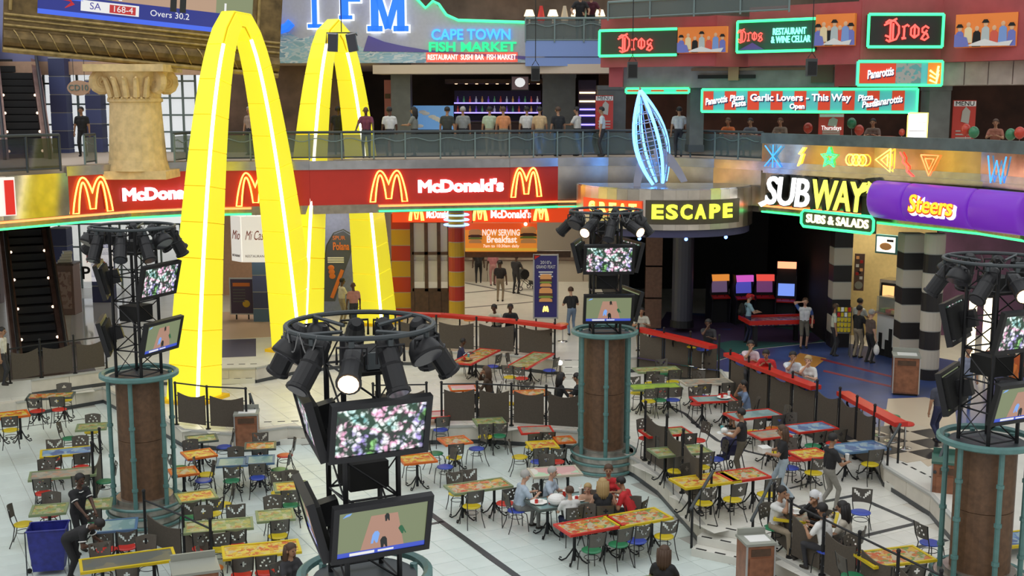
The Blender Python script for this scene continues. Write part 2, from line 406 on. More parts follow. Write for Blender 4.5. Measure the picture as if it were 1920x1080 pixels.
# ---------------------------------------------------------------- railings
def railing(name, pts, z, h, label, step=1.1, wave=True, pm=tealrail, rm=darkrail, gm=glassm):
    r = empty(name, (0, 0, 0), 0, label, 'railing')
    seg = along(pts, step)
    pme = MB().box((0, 0, h/2), (.05, .07, h)).mesh('post'); pme.materials.append(pm)
    P = [s[0] for s in seg]+[seg[-1][1]]
    for p in P: link('post', pme, None, r, (p.x, p.y, z))
    MB().tube([(p.x, p.y, z+h) for p in P], .045, 6).build('top_rail', rm, r)
    MB().tube([(p.x, p.y, z+.08) for p in P], .025, 4).build('bottom_rail', rm, r)
    if wave:
        W = []
        for a, b in seg:
            for i in range(6):
                q = a.lerp(b, i/6); W.append((q.x, q.y-.02, z+h*.72+.06*math.sin(i/6*2*math.pi)))
        MB().tube(W, .018, 4).build('wave_rail', pm, r)
    for a, b in seg:
        MB().bar((a.x, a.y+.03, z+h*.5), (b.x, b.y+.03, z+h*.5), .012, h*.82).build('glass_pane', gm, r)
    return r
def off(pts, dy): return [Vector((p.x, p.y+dy)) for p in pts]
dglass = mat('dark_glass', (.03, .04, .04), .08, 0, alpha=.62)
railing('balcony_railing', off(E[0:3], -.45), L1-.15, 1.1, 'dark glass railing bulging out by the escalator landing', .9, False, darkrail, darkrail, dglass)
colx = zp(258, 300, 38.9).x
Lr = [Vector((-13.9+.6, E[2].y+.35)), Vector((colx-1.15, 38.35))]
railing('balcony_railing', Lr, L1, .92, 'short railing left of the stone column')
railing('balcony_railing', [Vector((colx+1.2, 38.9))]+off(E[4:14], .1), L1, .92, 'long teal glass railing of the first floor balcony')
band('trim_right_rail', 13, 17, 8.02, 8.36, mat('green_stone', (.09, .12, .12), .5, noise=.3, nscale=2), .1, 'grey green parapet above the neon figures', thick=.2)
# ================================================================ level 2 and upper walls
struct('floor_upper', MB().prism([(-10, 47), (0.4, 47), (1.2, 44.6), (3.6, 44.6), (3.8, 46), (30, 46), (30, 62), (-10, 62)], 10.9, L2), beige, 'second floor slab')
bl, W, H = frame2(985, 1128, 44.5, 44.5, 76, 124, 'trim_blue_band', 'blue painted band below the upper railing', None); bl['kind'] = 'structure'
MB().box((0, 0, H*.68), (W, .2, H*.62)).build('upper_strip', blueband, bl); MB().box((0, .01, H*.17), (W, .16, H*.34)).build('lower_strip', blueband, bl)
bl, W, H = frame2(700, 1145, 45.6, 44.3, 121, 138, 'trim_soffit', 'cream lip of the ceiling over the first floor', None); bl['kind'] = 'structure'
MB().box((0, .6, H*.5), (W, 1.4, H)).build('lip', beige, bl)
a = zp(985, 40, 44.4); b = zp(1150, 38, 44.4)
railing('upper_railing', [Vector((a.x, a.y)), Vector((b.x, b.y))], L2-.08, .85, 'grey railing of the upper floor right of the fish market sign', .95, True, tealrail, tealrail)
a = zp(1140, 15, 41.5); b = zp(1480, 0, 37.5)
railing('upper_railing', [Vector((a.x, a.y)), Vector((b.x, b.y))], 12.1, .6, 'grey railing on top of the red wall', 1.5, False, tealrail, tealrail)
# red wall in bays: (left, right, distance left/right, top, bottom)
def wall(name, pl, pr, yl, yr, top, bot, m, th=.3, label=None):
    r, W, H = frame2(pl, pr, yl, yr, top, bot, name, label, None); r['kind'] = 'structure'
    MB().box((0, th/2, H/2), (W, th, H)).build('wall_face', m, r); return r, W, H
wall('wall_red_1', 1127, 1345, 42, 40.2, 33, 125, redp, label='dark red wall bay on the left of the grill signs')
wall('wall_red_2', 1343, 1408, 40.2, 41, 30, 125, redp, label='dark red return wall between sign bays')
wall('wall_red_3', 1406, 1622, 40.6, 38, 8, 122, redp, label='dark red wall bay with the wine cellar sign')
wall('wall_red_4', 1618, 1772, 38, 38.2, -10, 112, redp, label='dark red wall bay with the gothic sign')
wall('wall_red_5', 1770, 1950, 38.2, 35.5, -14, 114, redp, label='dark red wall bay on the far right')
wall('wall_red_6', 1142, 1168, 42.2, 42.1, 120, 163, redp, label='red stub below the left sign bay')
wall('wall_red_7', 1568, 1640, 39.5, 39.3, 105, 162, redp, label='red stub beside the pizza sign')
wall('wall_concrete_1', 1166, 1300, 42.4, 41.8, 122, 165, concrete, label='bare concrete beam above the pizza entrance')
r_, W_, H_ = wall('wall_concrete_2', 1298, 1572, 41.8, 40, 118, 164, concrete, label='bare concrete beam with pipes above the pizza sign')
MB().bar((-W_/2, -.1, H_*.75), (W_/2, -.1, H_*.75), .09).build('pipe', mat('pipe_brown', (.2, .13, .08), .6), r_)
MB().bar((-W_*.45, -.12, H_*.45), (-W_*.05, -.12, H_*.45), .12).build('duct', blackm, r_)
MB().box((-W_*.2, -.1, H_*.6), (.35, .2, .5)).build('bracket', mat('bracket_tan', (.35, .22, .12), .6), r_)
MB().box((W_*.4, -.08, H_*.55), (.7, .2, .6)).build('vent_box', mat('vent_dark', (.1, .08, .05), .6), r_)
r_, W_, H_ = wall('wall_stone_band', 1768, 1950, 38.4, 36, 114, 160, mat('stone_band', (.36, .30, .27), .7, noise=.2, nscale=2), label='stone band below the red wall on the far right')
for i in range(4): MB().box((-W_/2+W_*(i+.5)/4, -.02, H_/2), (W_/4-.04, .06, H_-.04)).build('stone_slab', mat('stone_band', (0, 0, 0)), r_)
# pillars of the first floor right
def pillar(pl, pr, Y, top, bot, m, name, label, depth=.9, cat='pillar'):
    a, b = zp(pl, bot, Y), zp(pr, bot, Y); t = zp(pl, top, Y).z
    r = empty(name, ((a.x+b.x)/2, Y+depth/2, a.z), 0, label, cat)
    w_ = b.x-a.x; h = t-a.z
    MB().box((0, 0, h/2), (w_, depth, h)).build('shaft', m, r)
    MB().box((0, 0, .12), (w_+.06, depth+.06, .24)).build('base', darkrail, r)
    MB().box((0, 0, h-.08), (w_+.05, depth+.05, .16)).build('cap', m, r)
    return r
zb = 300
pillar(735, 771, 46, 118, 303, greyp, 'grey_pillar', 'dark grey pillar behind the right leg of the far arch')
pillar(1017, 1078, 46, 138, 300, greyp, 'grey_pillar', 'wide dark pillar beside the bar on the first floor', .6)
pillar(1120, 1172, 44.5, 160, 300, greyp, 'grey_pillar', 'grey pillar beside the red and white poster', .8)
pillar(1292, 1318, 42, 163, 285, greyp, 'grey_pillar', 'grey pillar left of the garlic lovers sign', .8)
pillar(1738, 1778, 38.6, 160, 275, greyp, 'grey_pillar', 'grey pillar right of the pizza sign', .8)
# back walls (first floor)
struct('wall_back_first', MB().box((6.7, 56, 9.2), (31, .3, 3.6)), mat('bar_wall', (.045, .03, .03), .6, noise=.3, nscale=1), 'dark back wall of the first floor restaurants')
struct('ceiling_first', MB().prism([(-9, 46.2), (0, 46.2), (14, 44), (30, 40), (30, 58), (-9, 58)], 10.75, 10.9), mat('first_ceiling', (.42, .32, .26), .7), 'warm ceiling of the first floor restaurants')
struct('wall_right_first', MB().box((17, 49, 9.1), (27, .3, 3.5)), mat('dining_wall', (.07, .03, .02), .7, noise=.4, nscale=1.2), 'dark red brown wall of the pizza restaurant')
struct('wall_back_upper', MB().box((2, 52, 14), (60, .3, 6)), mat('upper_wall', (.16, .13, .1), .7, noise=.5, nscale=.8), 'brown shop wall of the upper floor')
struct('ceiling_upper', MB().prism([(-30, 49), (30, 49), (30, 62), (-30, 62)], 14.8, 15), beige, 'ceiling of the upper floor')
# ---------------------------------------------------------------- left: window wall
def window_wall(name, pl, pr, Y, top, bot, nx, nz, label, m=tealrail, door=False, par=None):
    a, b = zp(pl, bot, Y), zp(pr, bot, Y); t = zp(pl, top, Y).z; W = b.x-a.x; H = t-a.z
    r = empty(name, ((a.x+b.x)/2, Y, a.z), 0, label); r['kind'] = 'structure'
    for i in range(nx+1): MB().box((-W/2+W*i/nx, 0, H/2), (.07, .1, H)).build('mullion', m, r)
    for j in range(nz+1): MB().box((0, -.01, H*j/nz), (W, .09, .07)).build('transom', m, r)
    for i in range(nx):
        for j in range(nz): MB().box((-W/2+W*(i+.5)/nx, .02, H*(j+.5)/nz), (W/nx-.08, .012, H/nz-.08)).build('pane', winglass, r)
    return r
window_wall('window_1', 60, 215, 47, 118, 310, 5, 5, 'bright window wall behind the stone column on the left')
window_wall('window_2', 300, 372, 47, 120, 310, 3, 6, 'bright window wall between the column and the yellow arch')
window_wall('window_3', 120, 345, 54, 420, 590, 6, 4, 'bright entrance glazing behind the left tower')
struct('wall_left_upper', MB().prism([(-32, 46.8), (-12.0, 46.8), (-12.0, 47.2), (-32, 47.2)], zp(0, 135, 47).z, zp(0, -40, 47).z), mat('lilac_wall', (.22, .24, .45), .7), 'blue wall above the windows on the left')
struct('wall_peach_left', MB().box((-15.5, 46.6, zp(0, 128, 46.6).z), (9, .3, .5)), peach, 'peach lintel above the left windows')
struct('wall_left_mid', MB().box((-9.3, 47, 9.2), (5.4, .3, 3.8)), mat('mid_brown', (.12, .07, .05), .6, noise=.4, nscale=1.5), 'brown shopfront between the two arches')
struct('wall_far_left', MB().box((-26.5, 50, 6), (10, .4, 14)), mat('far_wall', (.3, .26, .28), .7), 'pale wall at the far left')
def bandcol(pl, pr, Y, top, bot, cols, n, name, label, round_=False, group=None):
    a, b = zp(pl, bot, Y), zp(pr, bot, Y); t = zp(pl, top, Y).z; w_ = b.x-a.x; H = t-a.z
    r = empty(name, ((a.x+b.x)/2, Y+w_/2, a.z), 0, label, 'column', group)
    for i in range(n):
        m = cols[i % len(cols)]; h = H/n
        bb = MB()
        if round_: bb.lathe([(w_/2, 0), (w_/2, h-.03)], 18)
        else: bb.box((0, 0, h/2-.015), (w_, w_, h-.03))
        bb.build('colour_band', m, r, (0, 0, h*i), smooth=False)
        (MB().lathe([(w_/2-.01, 0), (w_/2-.01, .04)], 18) if round_ else MB().box((0, 0, .02), (w_-.02, w_-.02, .05))).build('joint_ring', grout, r, (0, 0, h*i+h-.035))
    return r
b1, b2 = mat('band_blue', (.075, .095, .24), .6), mat('band_slate', (.05, .06, .15), .6)
bandcol(101, 131, 46, 108, 312, [b1, b2], 6, 'blue_banded_pillar', 'blue banded pillar left of the hanging oval sign')
bandcol(166, 195, 46.4, 150, 312, [b2, b1], 6, 'blue_banded_pillar', 'blue banded pillar just left of the stone column')
bandcol(178, 212, 50, 430, 640, [b2, b1], 6, 'blue_banded_pillar', 'blue banded pillar behind the left tower on the ground floor')
bandcol(100, 131, 51, 428, 560, [b1, b2], 4, 'blue_banded_pillar', 'blue banded pillar beside the escalator on the ground floor')
bandcol(477, 514, 45.5, 484, 640, [b1, mat('band_teal', (.08, .14, .24), .6), b2], 5, 'blue_banded_pillar', 'blue banded pillar below the white hexagonal sign')
ry, yy = mat('band_red', (.46, .03, .015), .4), mat('band_yellow', (.55, .33, .02), .4)
bandcol(736, 771, 46.9, 400, 606, [ry, yy], 7, 'red_yellow_column', 'red and yellow banded column beside the far arch', False)
bandcol(841, 871, 44.6, 398, 592, [yy, ry], 7, 'red_yellow_column', 'red and yellow banded column with blue neon rings', True)
blue_neon = glow('blue_neon', (.15, .3, 1), 5)
bn = zp(856, 410, 45.1)
for i in range(3):
    rr = .46+.0*i; o = MB().tube([(bn.x+rr*math.cos(t*.3927), bn.y-.05+rr*math.sin(t*.3927), zp(856, 404+i*9.5, 44.7).z) for t in range(16)], .03, 5, True).build('neon_ring', blue_neon)
    tag(o, ['top', 'middle', 'lowest'][i]+' blue neon ring around the red and yellow column', 'neon ring', 'blue neon rings')
cb, cc = mat('band_black', (.015, .013, .014), .5), mat('band_cream', (.55, .50, .42), .6)
bandcol(1557, 1591, 40.6, 432, 655, [cb, cc], 7, 'banded_column', 'black and cream banded column at the left edge of the sandwich shop')
bandcol(1684, 1724, 36.6, 440, 700, [cb, cc], 8, 'banded_column', 'square black and cream banded column right of the counter')
bandcol(1726, 1764, 35.6, 440, 728, [cb, cc], 8, 'banded_column', 'round black and cream banded column beside the wooden bin', True)
# ground floor shells
struct('wall_back_ground', MB().box((-1.2, 58, 3.4), (15, .3, 5)), mat('counter_wall', (.42, .38, .32), .7), 'pale back wall of the burger restaurant')
struct('wall_arcade_back', MB().box((8, 54, 3.4), (9, .3, 5)), nightm, 'black back wall of the arcade')
struct('wall_arcade_left', MB().box((4.2, 49, 3.4), (.3, 10, 5)), nightm, 'black left wall of the arcade')
struct('wall_arcade_right', MB().box((11.2, 46.5, 3.4), (.3, 10, 5)), nightm, 'black right wall of the arcade')
struct('wall_sandwich', MB().box((13.2, 43, 3.4), (4.2, .3, 5)), yellwall, 'warm yellow wall of the sandwich shop')
struct('wall_steak', MB().box((20, 43, 3.4), (9.5, .3, 5)), mat('steak_wall', (.12, .05, .10), .6, noise=.4, nscale=1), 'dark purple wall of the steak house')
r_, W_, H_ = wall('wall_blue_banner', 590, 684, 47.5, 47.5, 398, 620, bluewall, label='blue wall behind the feather banner')
r_, W_, H_ = wall('wall_peach', 400, 480, 52, 52, 398, 620, peach, label='peach wall behind the poster stand')
wall('wall_peach_right', 510, 592, 49, 49, 400, 620, mat('tan_wall', (.36, .27, .2), .7), label='tan wall behind the near arch leg')
# ================================================================ the two golden arches
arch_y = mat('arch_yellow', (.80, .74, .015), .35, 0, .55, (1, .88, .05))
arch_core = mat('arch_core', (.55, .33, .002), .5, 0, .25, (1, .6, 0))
tube_w = glow('arch_tube', (1, .93, .75), 5.5)
ZT = 11.95; ZB0 = .5
def arch(c0, c1, zb0, zb1, name, label):
    root = empty(name, (c0.x, c0.y, zb0), 0, label, 'sign')
    off_ = Vector((c0.x, c0.y, zb0))
    half = (c1-c0).length/2; cen = (c0+c1)/2
    N = 44; D = Vector((d_arch.x, d_arch.y, 0)); NN = Vector((n_arch.x, n_arch.y, 0))
    def P(t):            # t -1..1
        zb = zb0 if t < 0 else zb1
        return Vector((cen.x, cen.y, 0))+D*(half*t)+Vector((0, 0, ZT-(ZT-zb)*t*t))
    # even arc-length stations
    T = [-1+2*i/400 for i in range(401)]; L = [0]
    for a, b in zip(T, T[1:]): L.append(L[-1]+(P(b)-P(a)).length)
    def at(s): 
        s *= L[-1]; i = min(399, next((k for k in range(400) if L[k+1] >= s), 399)); return T[i]+(T[i+1]-T[i])*(s-L[i])/(L[i+1]-L[i])
    def station(s):
        t = at(s); p = P(t); q = (P(min(1, t+.004))-P(max(-1, t-.004))).normalized()
        m_ = q.cross(NN).normalized()           # in-plane normal
        if m_.z < 0 and abs(t) < .5: pass
        zb = zb0 if t < 0 else zb1
        k = .60+.62*((ZT-p.z)/(ZT-zb))**.8
        return p, NN, m_, k*.5, k*.5
    S = [station(i/N) for i in range(N+1)]
    nseg = 22; per = N//nseg
    # core
    b = MB()
    for i in range(N+1):
        p, a, m_, wa, wb = S[i]
        for sa, sb in ((-1, -1), (1, -1), (1, 1), (-1, 1)): b.v.append(tuple(p-off_+a*(wa-.05)*sa+m_*(wb-.05)*sb))
    for i in range(N):
        for k in range(4):
            l = (k+1) % 4; b.f.append((i*4+k, i*4+l, i*4+4+l, i*4+4+k))
    b.build('core', arch_core, root)
    # panels
    for g in range(nseg):
        for face in range(4):
            b = MB()
            for i in range(g*per, g*per+per+1):
                p, a, m_, wa, wb = S[i]
                if face in (0, 2): nd, td, wn, wt = a*(1 if face == 0 else -1), m_, wa, wb
                else: nd, td, wn, wt = m_*(1 if face == 1 else -1), a, wb, wa
                sh = 0
                if i == g*per: sh = .012
                if i == g*per+per: sh = -.012
                ax = (S[min(i+1, N)][0]-S[max(i-1, 0)][0]).normalized()*sh
                for e in (0, .045):
                    for sg in (-1, 1): b.v.append(tuple(p-off_+ax+nd*(wn-.05+e)+td*(wt-.075)*sg))
            R = per+1
            for i in range(per):
                o = i*4
                b.f += [(o+2, o+3, o+7, o+6), (o, o+2, o+6, o+4), (o+1, o+5, o+7, o+3)]
            b.f += [(0, 1, 3, 2), (per*4, per*4+2, per*4+3, per*4+1)]
            me = b.mesh('panel'); bm = bmesh.new(); bm.from_mesh(me); bmesh.ops.recalc_face_normals(bm, faces=bm.faces); bm.to_mesh(me); bm.free()
            link('panel', me, arch_y, root)
    hN = N//2-1
    for lo, hi, sb in ((0, hN, -1), (hN+3, N+1, 1)):
        b = MB(); b.tube([p-off_+a*(wa-.035)+m_*(wb-.035)*sb*SGN for p, a, m_, wa, wb in S[lo:hi]], .055, 6)
        b.build('light_tube', tube_w, root)
    for c, zb in ((c0, zb0), (c1, zb1)):
        MB().box((c.x-off_.x, c.y-off_.y, zb-off_.z+.05), (1.5, 1.5, .1), math.atan2(d_arch.y, d_arch.x)).build('foot_plate', arch_core, root)
    return root
SGN = 1
mid_leg = leg1.lerp(leg3, .5)
arch(leg1, mid_leg, Z1, Z2, 'yellow_arch', 'near giant yellow arch with glowing edge tubes rising from the court')
arch(mid_leg+d_arch*.25, leg3, Z2, Z2, 'yellow_arch', 'far giant yellow arch passing through the balcony')

# ================================================================ columns with display towers
brownc = mat('column_brown', (.13, .068, .035), .55, noise=.25, nscale=9)
drum_m = mat('drum_metal', (.45, .42, .38), .3, .8, noise=.2, nscale=5)
def column(x, y, z0, zt, label):
    r = empty('display_column', (x, y, z0), 0, label, 'column', 'brown columns under the screen towers'); h = zt-z0
    MB().lathe([(.80, 0), (.80, .48), (.78, .5), (.62, .5), (.62, .62), (.55, .62)], 32).build('base_drum', drum_m, r)
    for zz, rr in ((.08, .83), (.30, .83), (.5, .83)):
        MB().tube([(rr*math.cos(a*math.pi/16), rr*math.sin(a*math.pi/16), zz) for a in range(32)], .035, 5, True).build('drum_band', teal, r)
    for q, (za, zc) in enumerate(((.55, .55+(h-.6)*.5), (.56+(h-.6)*.5, h-.05))):
        MB().lathe([(.52, za), (.52, zc)], 28).build('shaft_drum', brownc, r, smooth=False)
    for kk in range(6):
        a = math.pi/6+kk*math.pi/3; px, py = .68*math.cos(a), .68*math.sin(a)
        rod = MB().tube([(px, py, .5), (px, py, h)], .05, 8).build('rod', teal, r)
        for zz in (.9, 1.6, 2.3): MB().lathe([(.07, 0), (.07, .06)], 8, (px, py, zz)).build('collar', teal, rod)
    MB().tube([(.80*math.cos(a*math.pi/20), .80*math.sin(a*math.pi/20), h) for a in range(40)], .065, 6, True).build('top_ring', teal, r)
    MB().lathe([(.55, h-.12), (.66, h-.1), (.66, h-.04)], 28).build('top_plate', darkrail, r)
    return r
scr_glow = .95
def flower_mat():
    m = bpy.data.materials.new('flower_screen'); m.use_nodes = True; nt = m.node_tree; b = nt.nodes['Principled BSDF']; N = nt.nodes.new; L = nt.links.new
    tc = N('ShaderNodeTexCoord'); n = N('ShaderNodeTexNoise'); n.inputs['Scale'].default_value = 3.2; n.inputs['Detail'].default_value = 2; L(tc.outputs['Object'], n.inputs['Vector'])
    r = N('ShaderNodeValToRGB'); e = r.color_ramp.elements; e[0].position = .3; e[0].color = (.12, .5, .5, 1); e[1].position = .72; e[1].color = (.2, .45, .15, 1)
    for p, c in ((.42, (.75, .85, .8)), (.5, (.8, .35, .55)), (.56, (.85, .85, .9)), (.64, (.35, .25, .65))): q = e.new(p); q.color = (*c, 1)
    L(n.outputs['Fac'], r.inputs['Fac'])
    v = N('ShaderNodeTexVoronoi'); v.inputs['Scale'].default_value = 15; n2 = N('ShaderNodeTexNoise'); n2.inputs['Scale'].default_value = 9; ad = N('ShaderNodeMixRGB'); ad.inputs[0].default_value = .12
    L(tc.outputs['Object'], n2.inputs['Vector']); L(tc.outputs['Object'], ad.inputs[1]); L(n2.outputs['Color'], ad.inputs[2]); L(ad.outputs[0], v.inputs['Vector'])
    r2 = N('ShaderNodeValToRGB'); r2.color_ramp.elements[0].position = .15; r2.color_ramp.elements[0].color = (1, 1, 1, 1); r2.color_ramp.elements[1].position = .62; r2.color_ramp.elements[1].color = (.02, .05, .03, 1)
    L(v.outputs['Distance'], r2.inputs['Fac']); mx = N('ShaderNodeMixRGB'); mx.blend_type = 'MULTIPLY'; mx.inputs[0].default_value = 1; L(r.outputs[0], mx.inputs[1]); L(r2.outputs[0], mx.inputs[2])
    b.inputs['Base Color'].default_value = (.02, .02, .02, 1); L(mx.outputs[0], b.inputs['Emission Color']); b.inputs['Emission Strength'].default_value = 1.7; return m
flower = flower_mat()
def E_(name, c, s=.95): return mat('pix_'+name, tuple(x*.1 for x in c), .4, 0, s, c)
px_field = E_('field', (.20, .235, .13)); px_pitch = E_('pitch', (.42, .235, .17)); px_blue = E_('blue', (.05, .09, .55)); px_white = E_('white', (.8, .8, .8))
px_navy = E_('navy', (.015, .015, .06)); px_sky = E_('skyblue', (.2, .4, .85)); px_dark = E_('dark', (.01, .012, .012)); px_green = E_('green', (.02, .12, .05)); px_red = E_('redpix', (.5, .03, .03))
def cricket(par, w_, h, y):
    """broadcast picture of a cricket match"""
    def q(nm, pts, m, d): MB().slab([(a*w_, b*h) for a, b in pts], y-d-.002, y-d).build(nm, m, par)
    q('field', [(-.5, -.5), (.5, -.5), (.5, .5), (-.5, .5)], px_field, 0)
    q('pitch', [(-.24, -.42), (.26, -.42), (.16, .34), (-.14, .34)], px_pitch, .003)
    q('score_bar', [(-.5, -.5), (.5, -.5), (.5, -.40), (-.5, -.40)], px_blue, .006)
    q('score_box', [(-.36, -.485), (-.08, -.485), (-.08, -.425), (-.36, -.425)], px_white, .009)
    q('score_text', [(-.04, -.475), (.14, -.475), (.14, -.435), (-.04, -.435)], px_white, .009)
    q('channel_mark', [(-.46, .38), (-.38, .42), (-.36, .47), (-.42, .45)], px_sky, .006)
    def fig(cx, cy, s, m, lean=0):
        q('player', [(cx-.03*s, cy-.16*s), (cx+.0*s, cy-.16*s), (cx+.01*s, cy-.06*s), (cx+.04*s, cy-.16*s), (cx+.06*s, cy-.15*s), (cx+.045*s+lean, cy+.08*s), (cx+.02*s+lean, cy+.15*s), (cx-.02*s+lean, cy+.15*s), (cx-.05*s+lean, cy+.06*s)], m, .006)
    fig(-.1, -.14, .85, px_sky, .03); fig(.02, -.28, .8, px_dark); fig(.04, .27, .55, px_dark); fig(.24, -.06, .6, px_green, -.03)
TVN = [0]
def television(root_loc, yaw, tilt, kind, label, w_=1.12, h=.63):
    r = empty('television', root_loc, 0, label, 'television', 'screens on the towers')
    r.rotation_euler = (tilt, 0, yaw)
    bz = .07
    b = MB(); b.box((0, .06, h/2+bz/2), (w_+2*bz, .1, bz)).box((0, .06, -h/2-bz/2), (w_+2*bz, .1, bz)).box((-w_/2-bz/2, .06, 0), (bz, .1, h)).box((w_/2+bz/2, .06, 0), (bz, .1, h))
    b.build('bezel', black, r); MB().box((0, .13, 0), (w_*.94, .09, h*.9)).build('back_shell', blackm, r)
    MB().box((0, .3, .0), (.2, .25, .3)).build('mount', black, r)
    if kind == 'f': MB().box((0, .06, 0), (w_, .04, h)).build('display', flower, r)
    else:
        d = MB().box((0, .06, 0), (w_, .04, h)).build('display', px_field, r); cricket(d, w_, h, .035)
    return r
lamp_on = glow('lamp_warm', (1, .62, .32), 7); lamp_off = mat('lamp_lens', (.05, .05, .06), .15)
def spotlight(loc, az, el, kind, lit, label):
    """can or bowl lamp hung from the lighting ring; az = azimuth it points to, el = how far below level"""
    r = empty('spotlight', loc, az, label, 'spotlight', 'stage lamps on the rings'); r.scale = (1.25, 1.25, 1.25)
    R = Matrix.Rotation(math.pi/2+el, 3, 'Y')
    MB().tube([(0, 0, 0), (0, 0, -.06)], .03, 6).build('clamp', darkrail, r)
    yk = MB(); yk.tube([(0, -.14, -.22), (0, -.14, -.06), (0, .14, -.06), (0, .14, -.22)], .014, 5); yk.build('yoke', black, r)
    c = (0, 0, -.22)
    if kind == 'can':
        MB().lathe([(.05, -.26), (.085, -.22), (.10, -.1), (.10, .02), (.115, .03), (.105, .05), (.105, .27), (.12, .28), (.12, .31), (.1, .31)], 14, c, R).build('housing', black, r, smooth=False)
        MB().lathe([(.095, .311), (.095, .318)], 14, c, R).build('lens', lamp_on if lit else lamp_off, r)
    else:
        MB().lathe([(.03, -.2), (.1, -.17), (.15, -.09), (.17, 0), (.17, .03)], 16, c, R).build('housing', black, r, smooth=True)
        MB().lathe([(.15, .031), (.15, .038)], 16, c, R).build('lens', lamp_on if lit else lamp_off, r)
    return r
def tower(x, y, zb, yaw, nm, tvs, lit=(), nspot=11, seed=1):
    rnd = random.Random(seed)
    zt = 6.7
    r = empty('lighting_tower', (x, y, zb), yaw, 'black truss tower with a lamp ring, '+nm, 'tower', 'truss towers')
    h = zt-zb; p = .34
    for a in (-1, 1):
        for c in (-1, 1): MB().tube([(a*p, c*p, -.05), (a*p, c*p, h-.05)], .035, 6).build('post', black, r)
    for i in range(6):
        z0 = h*i/6; z1 = h*(i+1)/6; b = MB()
        for (q0, q1) in (((-p, -p), (p, -p)), ((p, -p), (p, p)), ((p, p), (-p, p)), ((-p, p), (-p, -p))):
            b.tube([(q0[0], q0[1], z0+.02), (q1[0], q1[1], z0+.02)], .016, 4)
            A, B = (q0, q1) if i % 2 else (q1, q0); b.tube([(A[0], A[1], z0), (B[0], B[1], z1)], .013, 4)
        b.build('brace', black, r)
    MB().box((0, 0, h*.42), (.5, .5, .34)).build('equipment_box', blackm, r); MB().box((.03, 0, h*.86), (.46, .46, .3)).build('dimmer_box', blackm, r)
    MB().box((.1, -.36, h*.88), (.3, .08, .2)).build('junction_box', darkrail, r)
    MB().tube([(.9*math.cos(a*math.pi/20), .9*math.sin(a*math.pi/20), h) for a in range(40)], .032, 7, True).build('lamp_ring', darkrail, r)
    for kk in range(4):
        a = kk*math.pi/2+.4; MB().tube([(.3*math.cos(a), .3*math.sin(a), h-.05), (.9*math.cos(a), .9*math.sin(a), h)], .025, 5).build('spoke', darkrail, r)
    for kk in range(5):       # cable loops on the ring
        a = rnd.uniform(0, 6.28); pts = []
        for j in range(9):
            t = j/8; aa = a+t*.3; pts.append((.92*math.cos(aa), .92*math.sin(aa), h+.02-.25*math.sin(math.pi*t)))
        MB().tube(pts, .009, 4).build('cable', mat('cable_grey', (.2, .2, .2), .6), r)
    for j, (da, lev, kind, what) in enumerate(tvs):
        a = yaw+da; z = (4.3, 5.54)[lev]; rad = .72
        television((x+rad*math.sin(a), y-rad*math.cos(a), z), a, math.radians(14), kind, what)
    words = ['1st', '2nd', '3rd', '4th', '5th', '6th', '7th', '8th', '9th', '10th', '11th', '12th']
    for j in range(nspot):
        a = -math.pi/2+2*math.pi*j/nspot+rnd.uniform(-.08, .08)
        kind = 'bowl' if j in (2, 7, nspot-2) else 'can'
        loc = (x+.9*math.cos(a), y+.9*math.sin(a), zt-.03)
        spotlight(loc, a+(0 if j in lit else rnd.uniform(-.5, .5)), .38 if j in lit else rnd.uniform(.7, 1.15), kind, j in lit, '%s black %s lamp anticlockwise from the front of the ring on the %s' % (words[j], 'bowl' if kind == 'bowl' else 'can', nm.split(',')[0]))
    return r
TW = {'left': (-8.3, 26.1, 3.42, .0), 'far': (2.36, 30.0, 3.6, .0), 'right': (8.42, 20.6, 3.5, .5), 'near': (-2.0, 14.45, 3.5, 0)}
R_ = math.radians
column(-8.3, 26.1, 0, 3.42, 'brown column with teal rods in the lower left')
tower(-8.3, 26.1, 3.42, R_(68), 'left tower', [(0, 1, 'f', 'upper flower screen on the left tower, turned right'), (0, 0, 'c', 'lower cricket screen on the left tower, turned right'), (R_(-145), 1, 'f', 'upper screen on the left tower seen edge on'), (R_(-145), 0, 'c', 'lower screen on the left tower seen edge on')], (), 11, 2)
column(2.36, 30.0, 0, 3.62, 'brown column with teal rods in the middle of the court')
tower(2.36, 30.0, 3.62, R_(3), 'far tower', [(0, 1, 'f', 'upper flower screen on the far tower, facing the viewer'), (0, 0, 'c', 'lower cricket screen on the far tower, facing the viewer'), (R_(105), 1, 'f', 'upper right screen on the far tower seen edge on'), (R_(105), 0, 'c', 'lower right screen on the far tower seen edge on'), (R_(-105), 1, 'f', 'upper left screen on the far tower seen edge on')], (1, 10), 11, 5)
column(8.42, 20.6, Z1, 3.5, 'brown column with teal rods at the right edge')
tower(8.42, 20.6, 3.5, R_(25), 'right tower', [(0, 1, 'f', 'upper flower screen on the right tower, cut by the picture edge'), (0, 0, 'c', 'lower cricket screen on the right tower, cut by the picture edge'), (R_(-150), 1, 'f', 'upper screen on the right tower seen edge on'), (R_(-150), 0, 'c', 'lower screen on the right tower seen edge on')], (0,), 11, 8)
column(-1.86, 14.45, 0, 3.5, 'column with a teal top ring at the bottom of the picture')
tower(-1.86, 14.45, 3.5, R_(26), 'near tower', [(0, 1, 'f', 'large bright flower screen on the near tower'), (0, 0, 'c', 'large cricket screen on the near tower'), (R_(-98), 1, 'f', 'upper screen on the near tower seen edge on at left'), (R_(-98), 0, 'c', 'lower screen on the near tower seen edge on at left')], (0,), 11, 11)

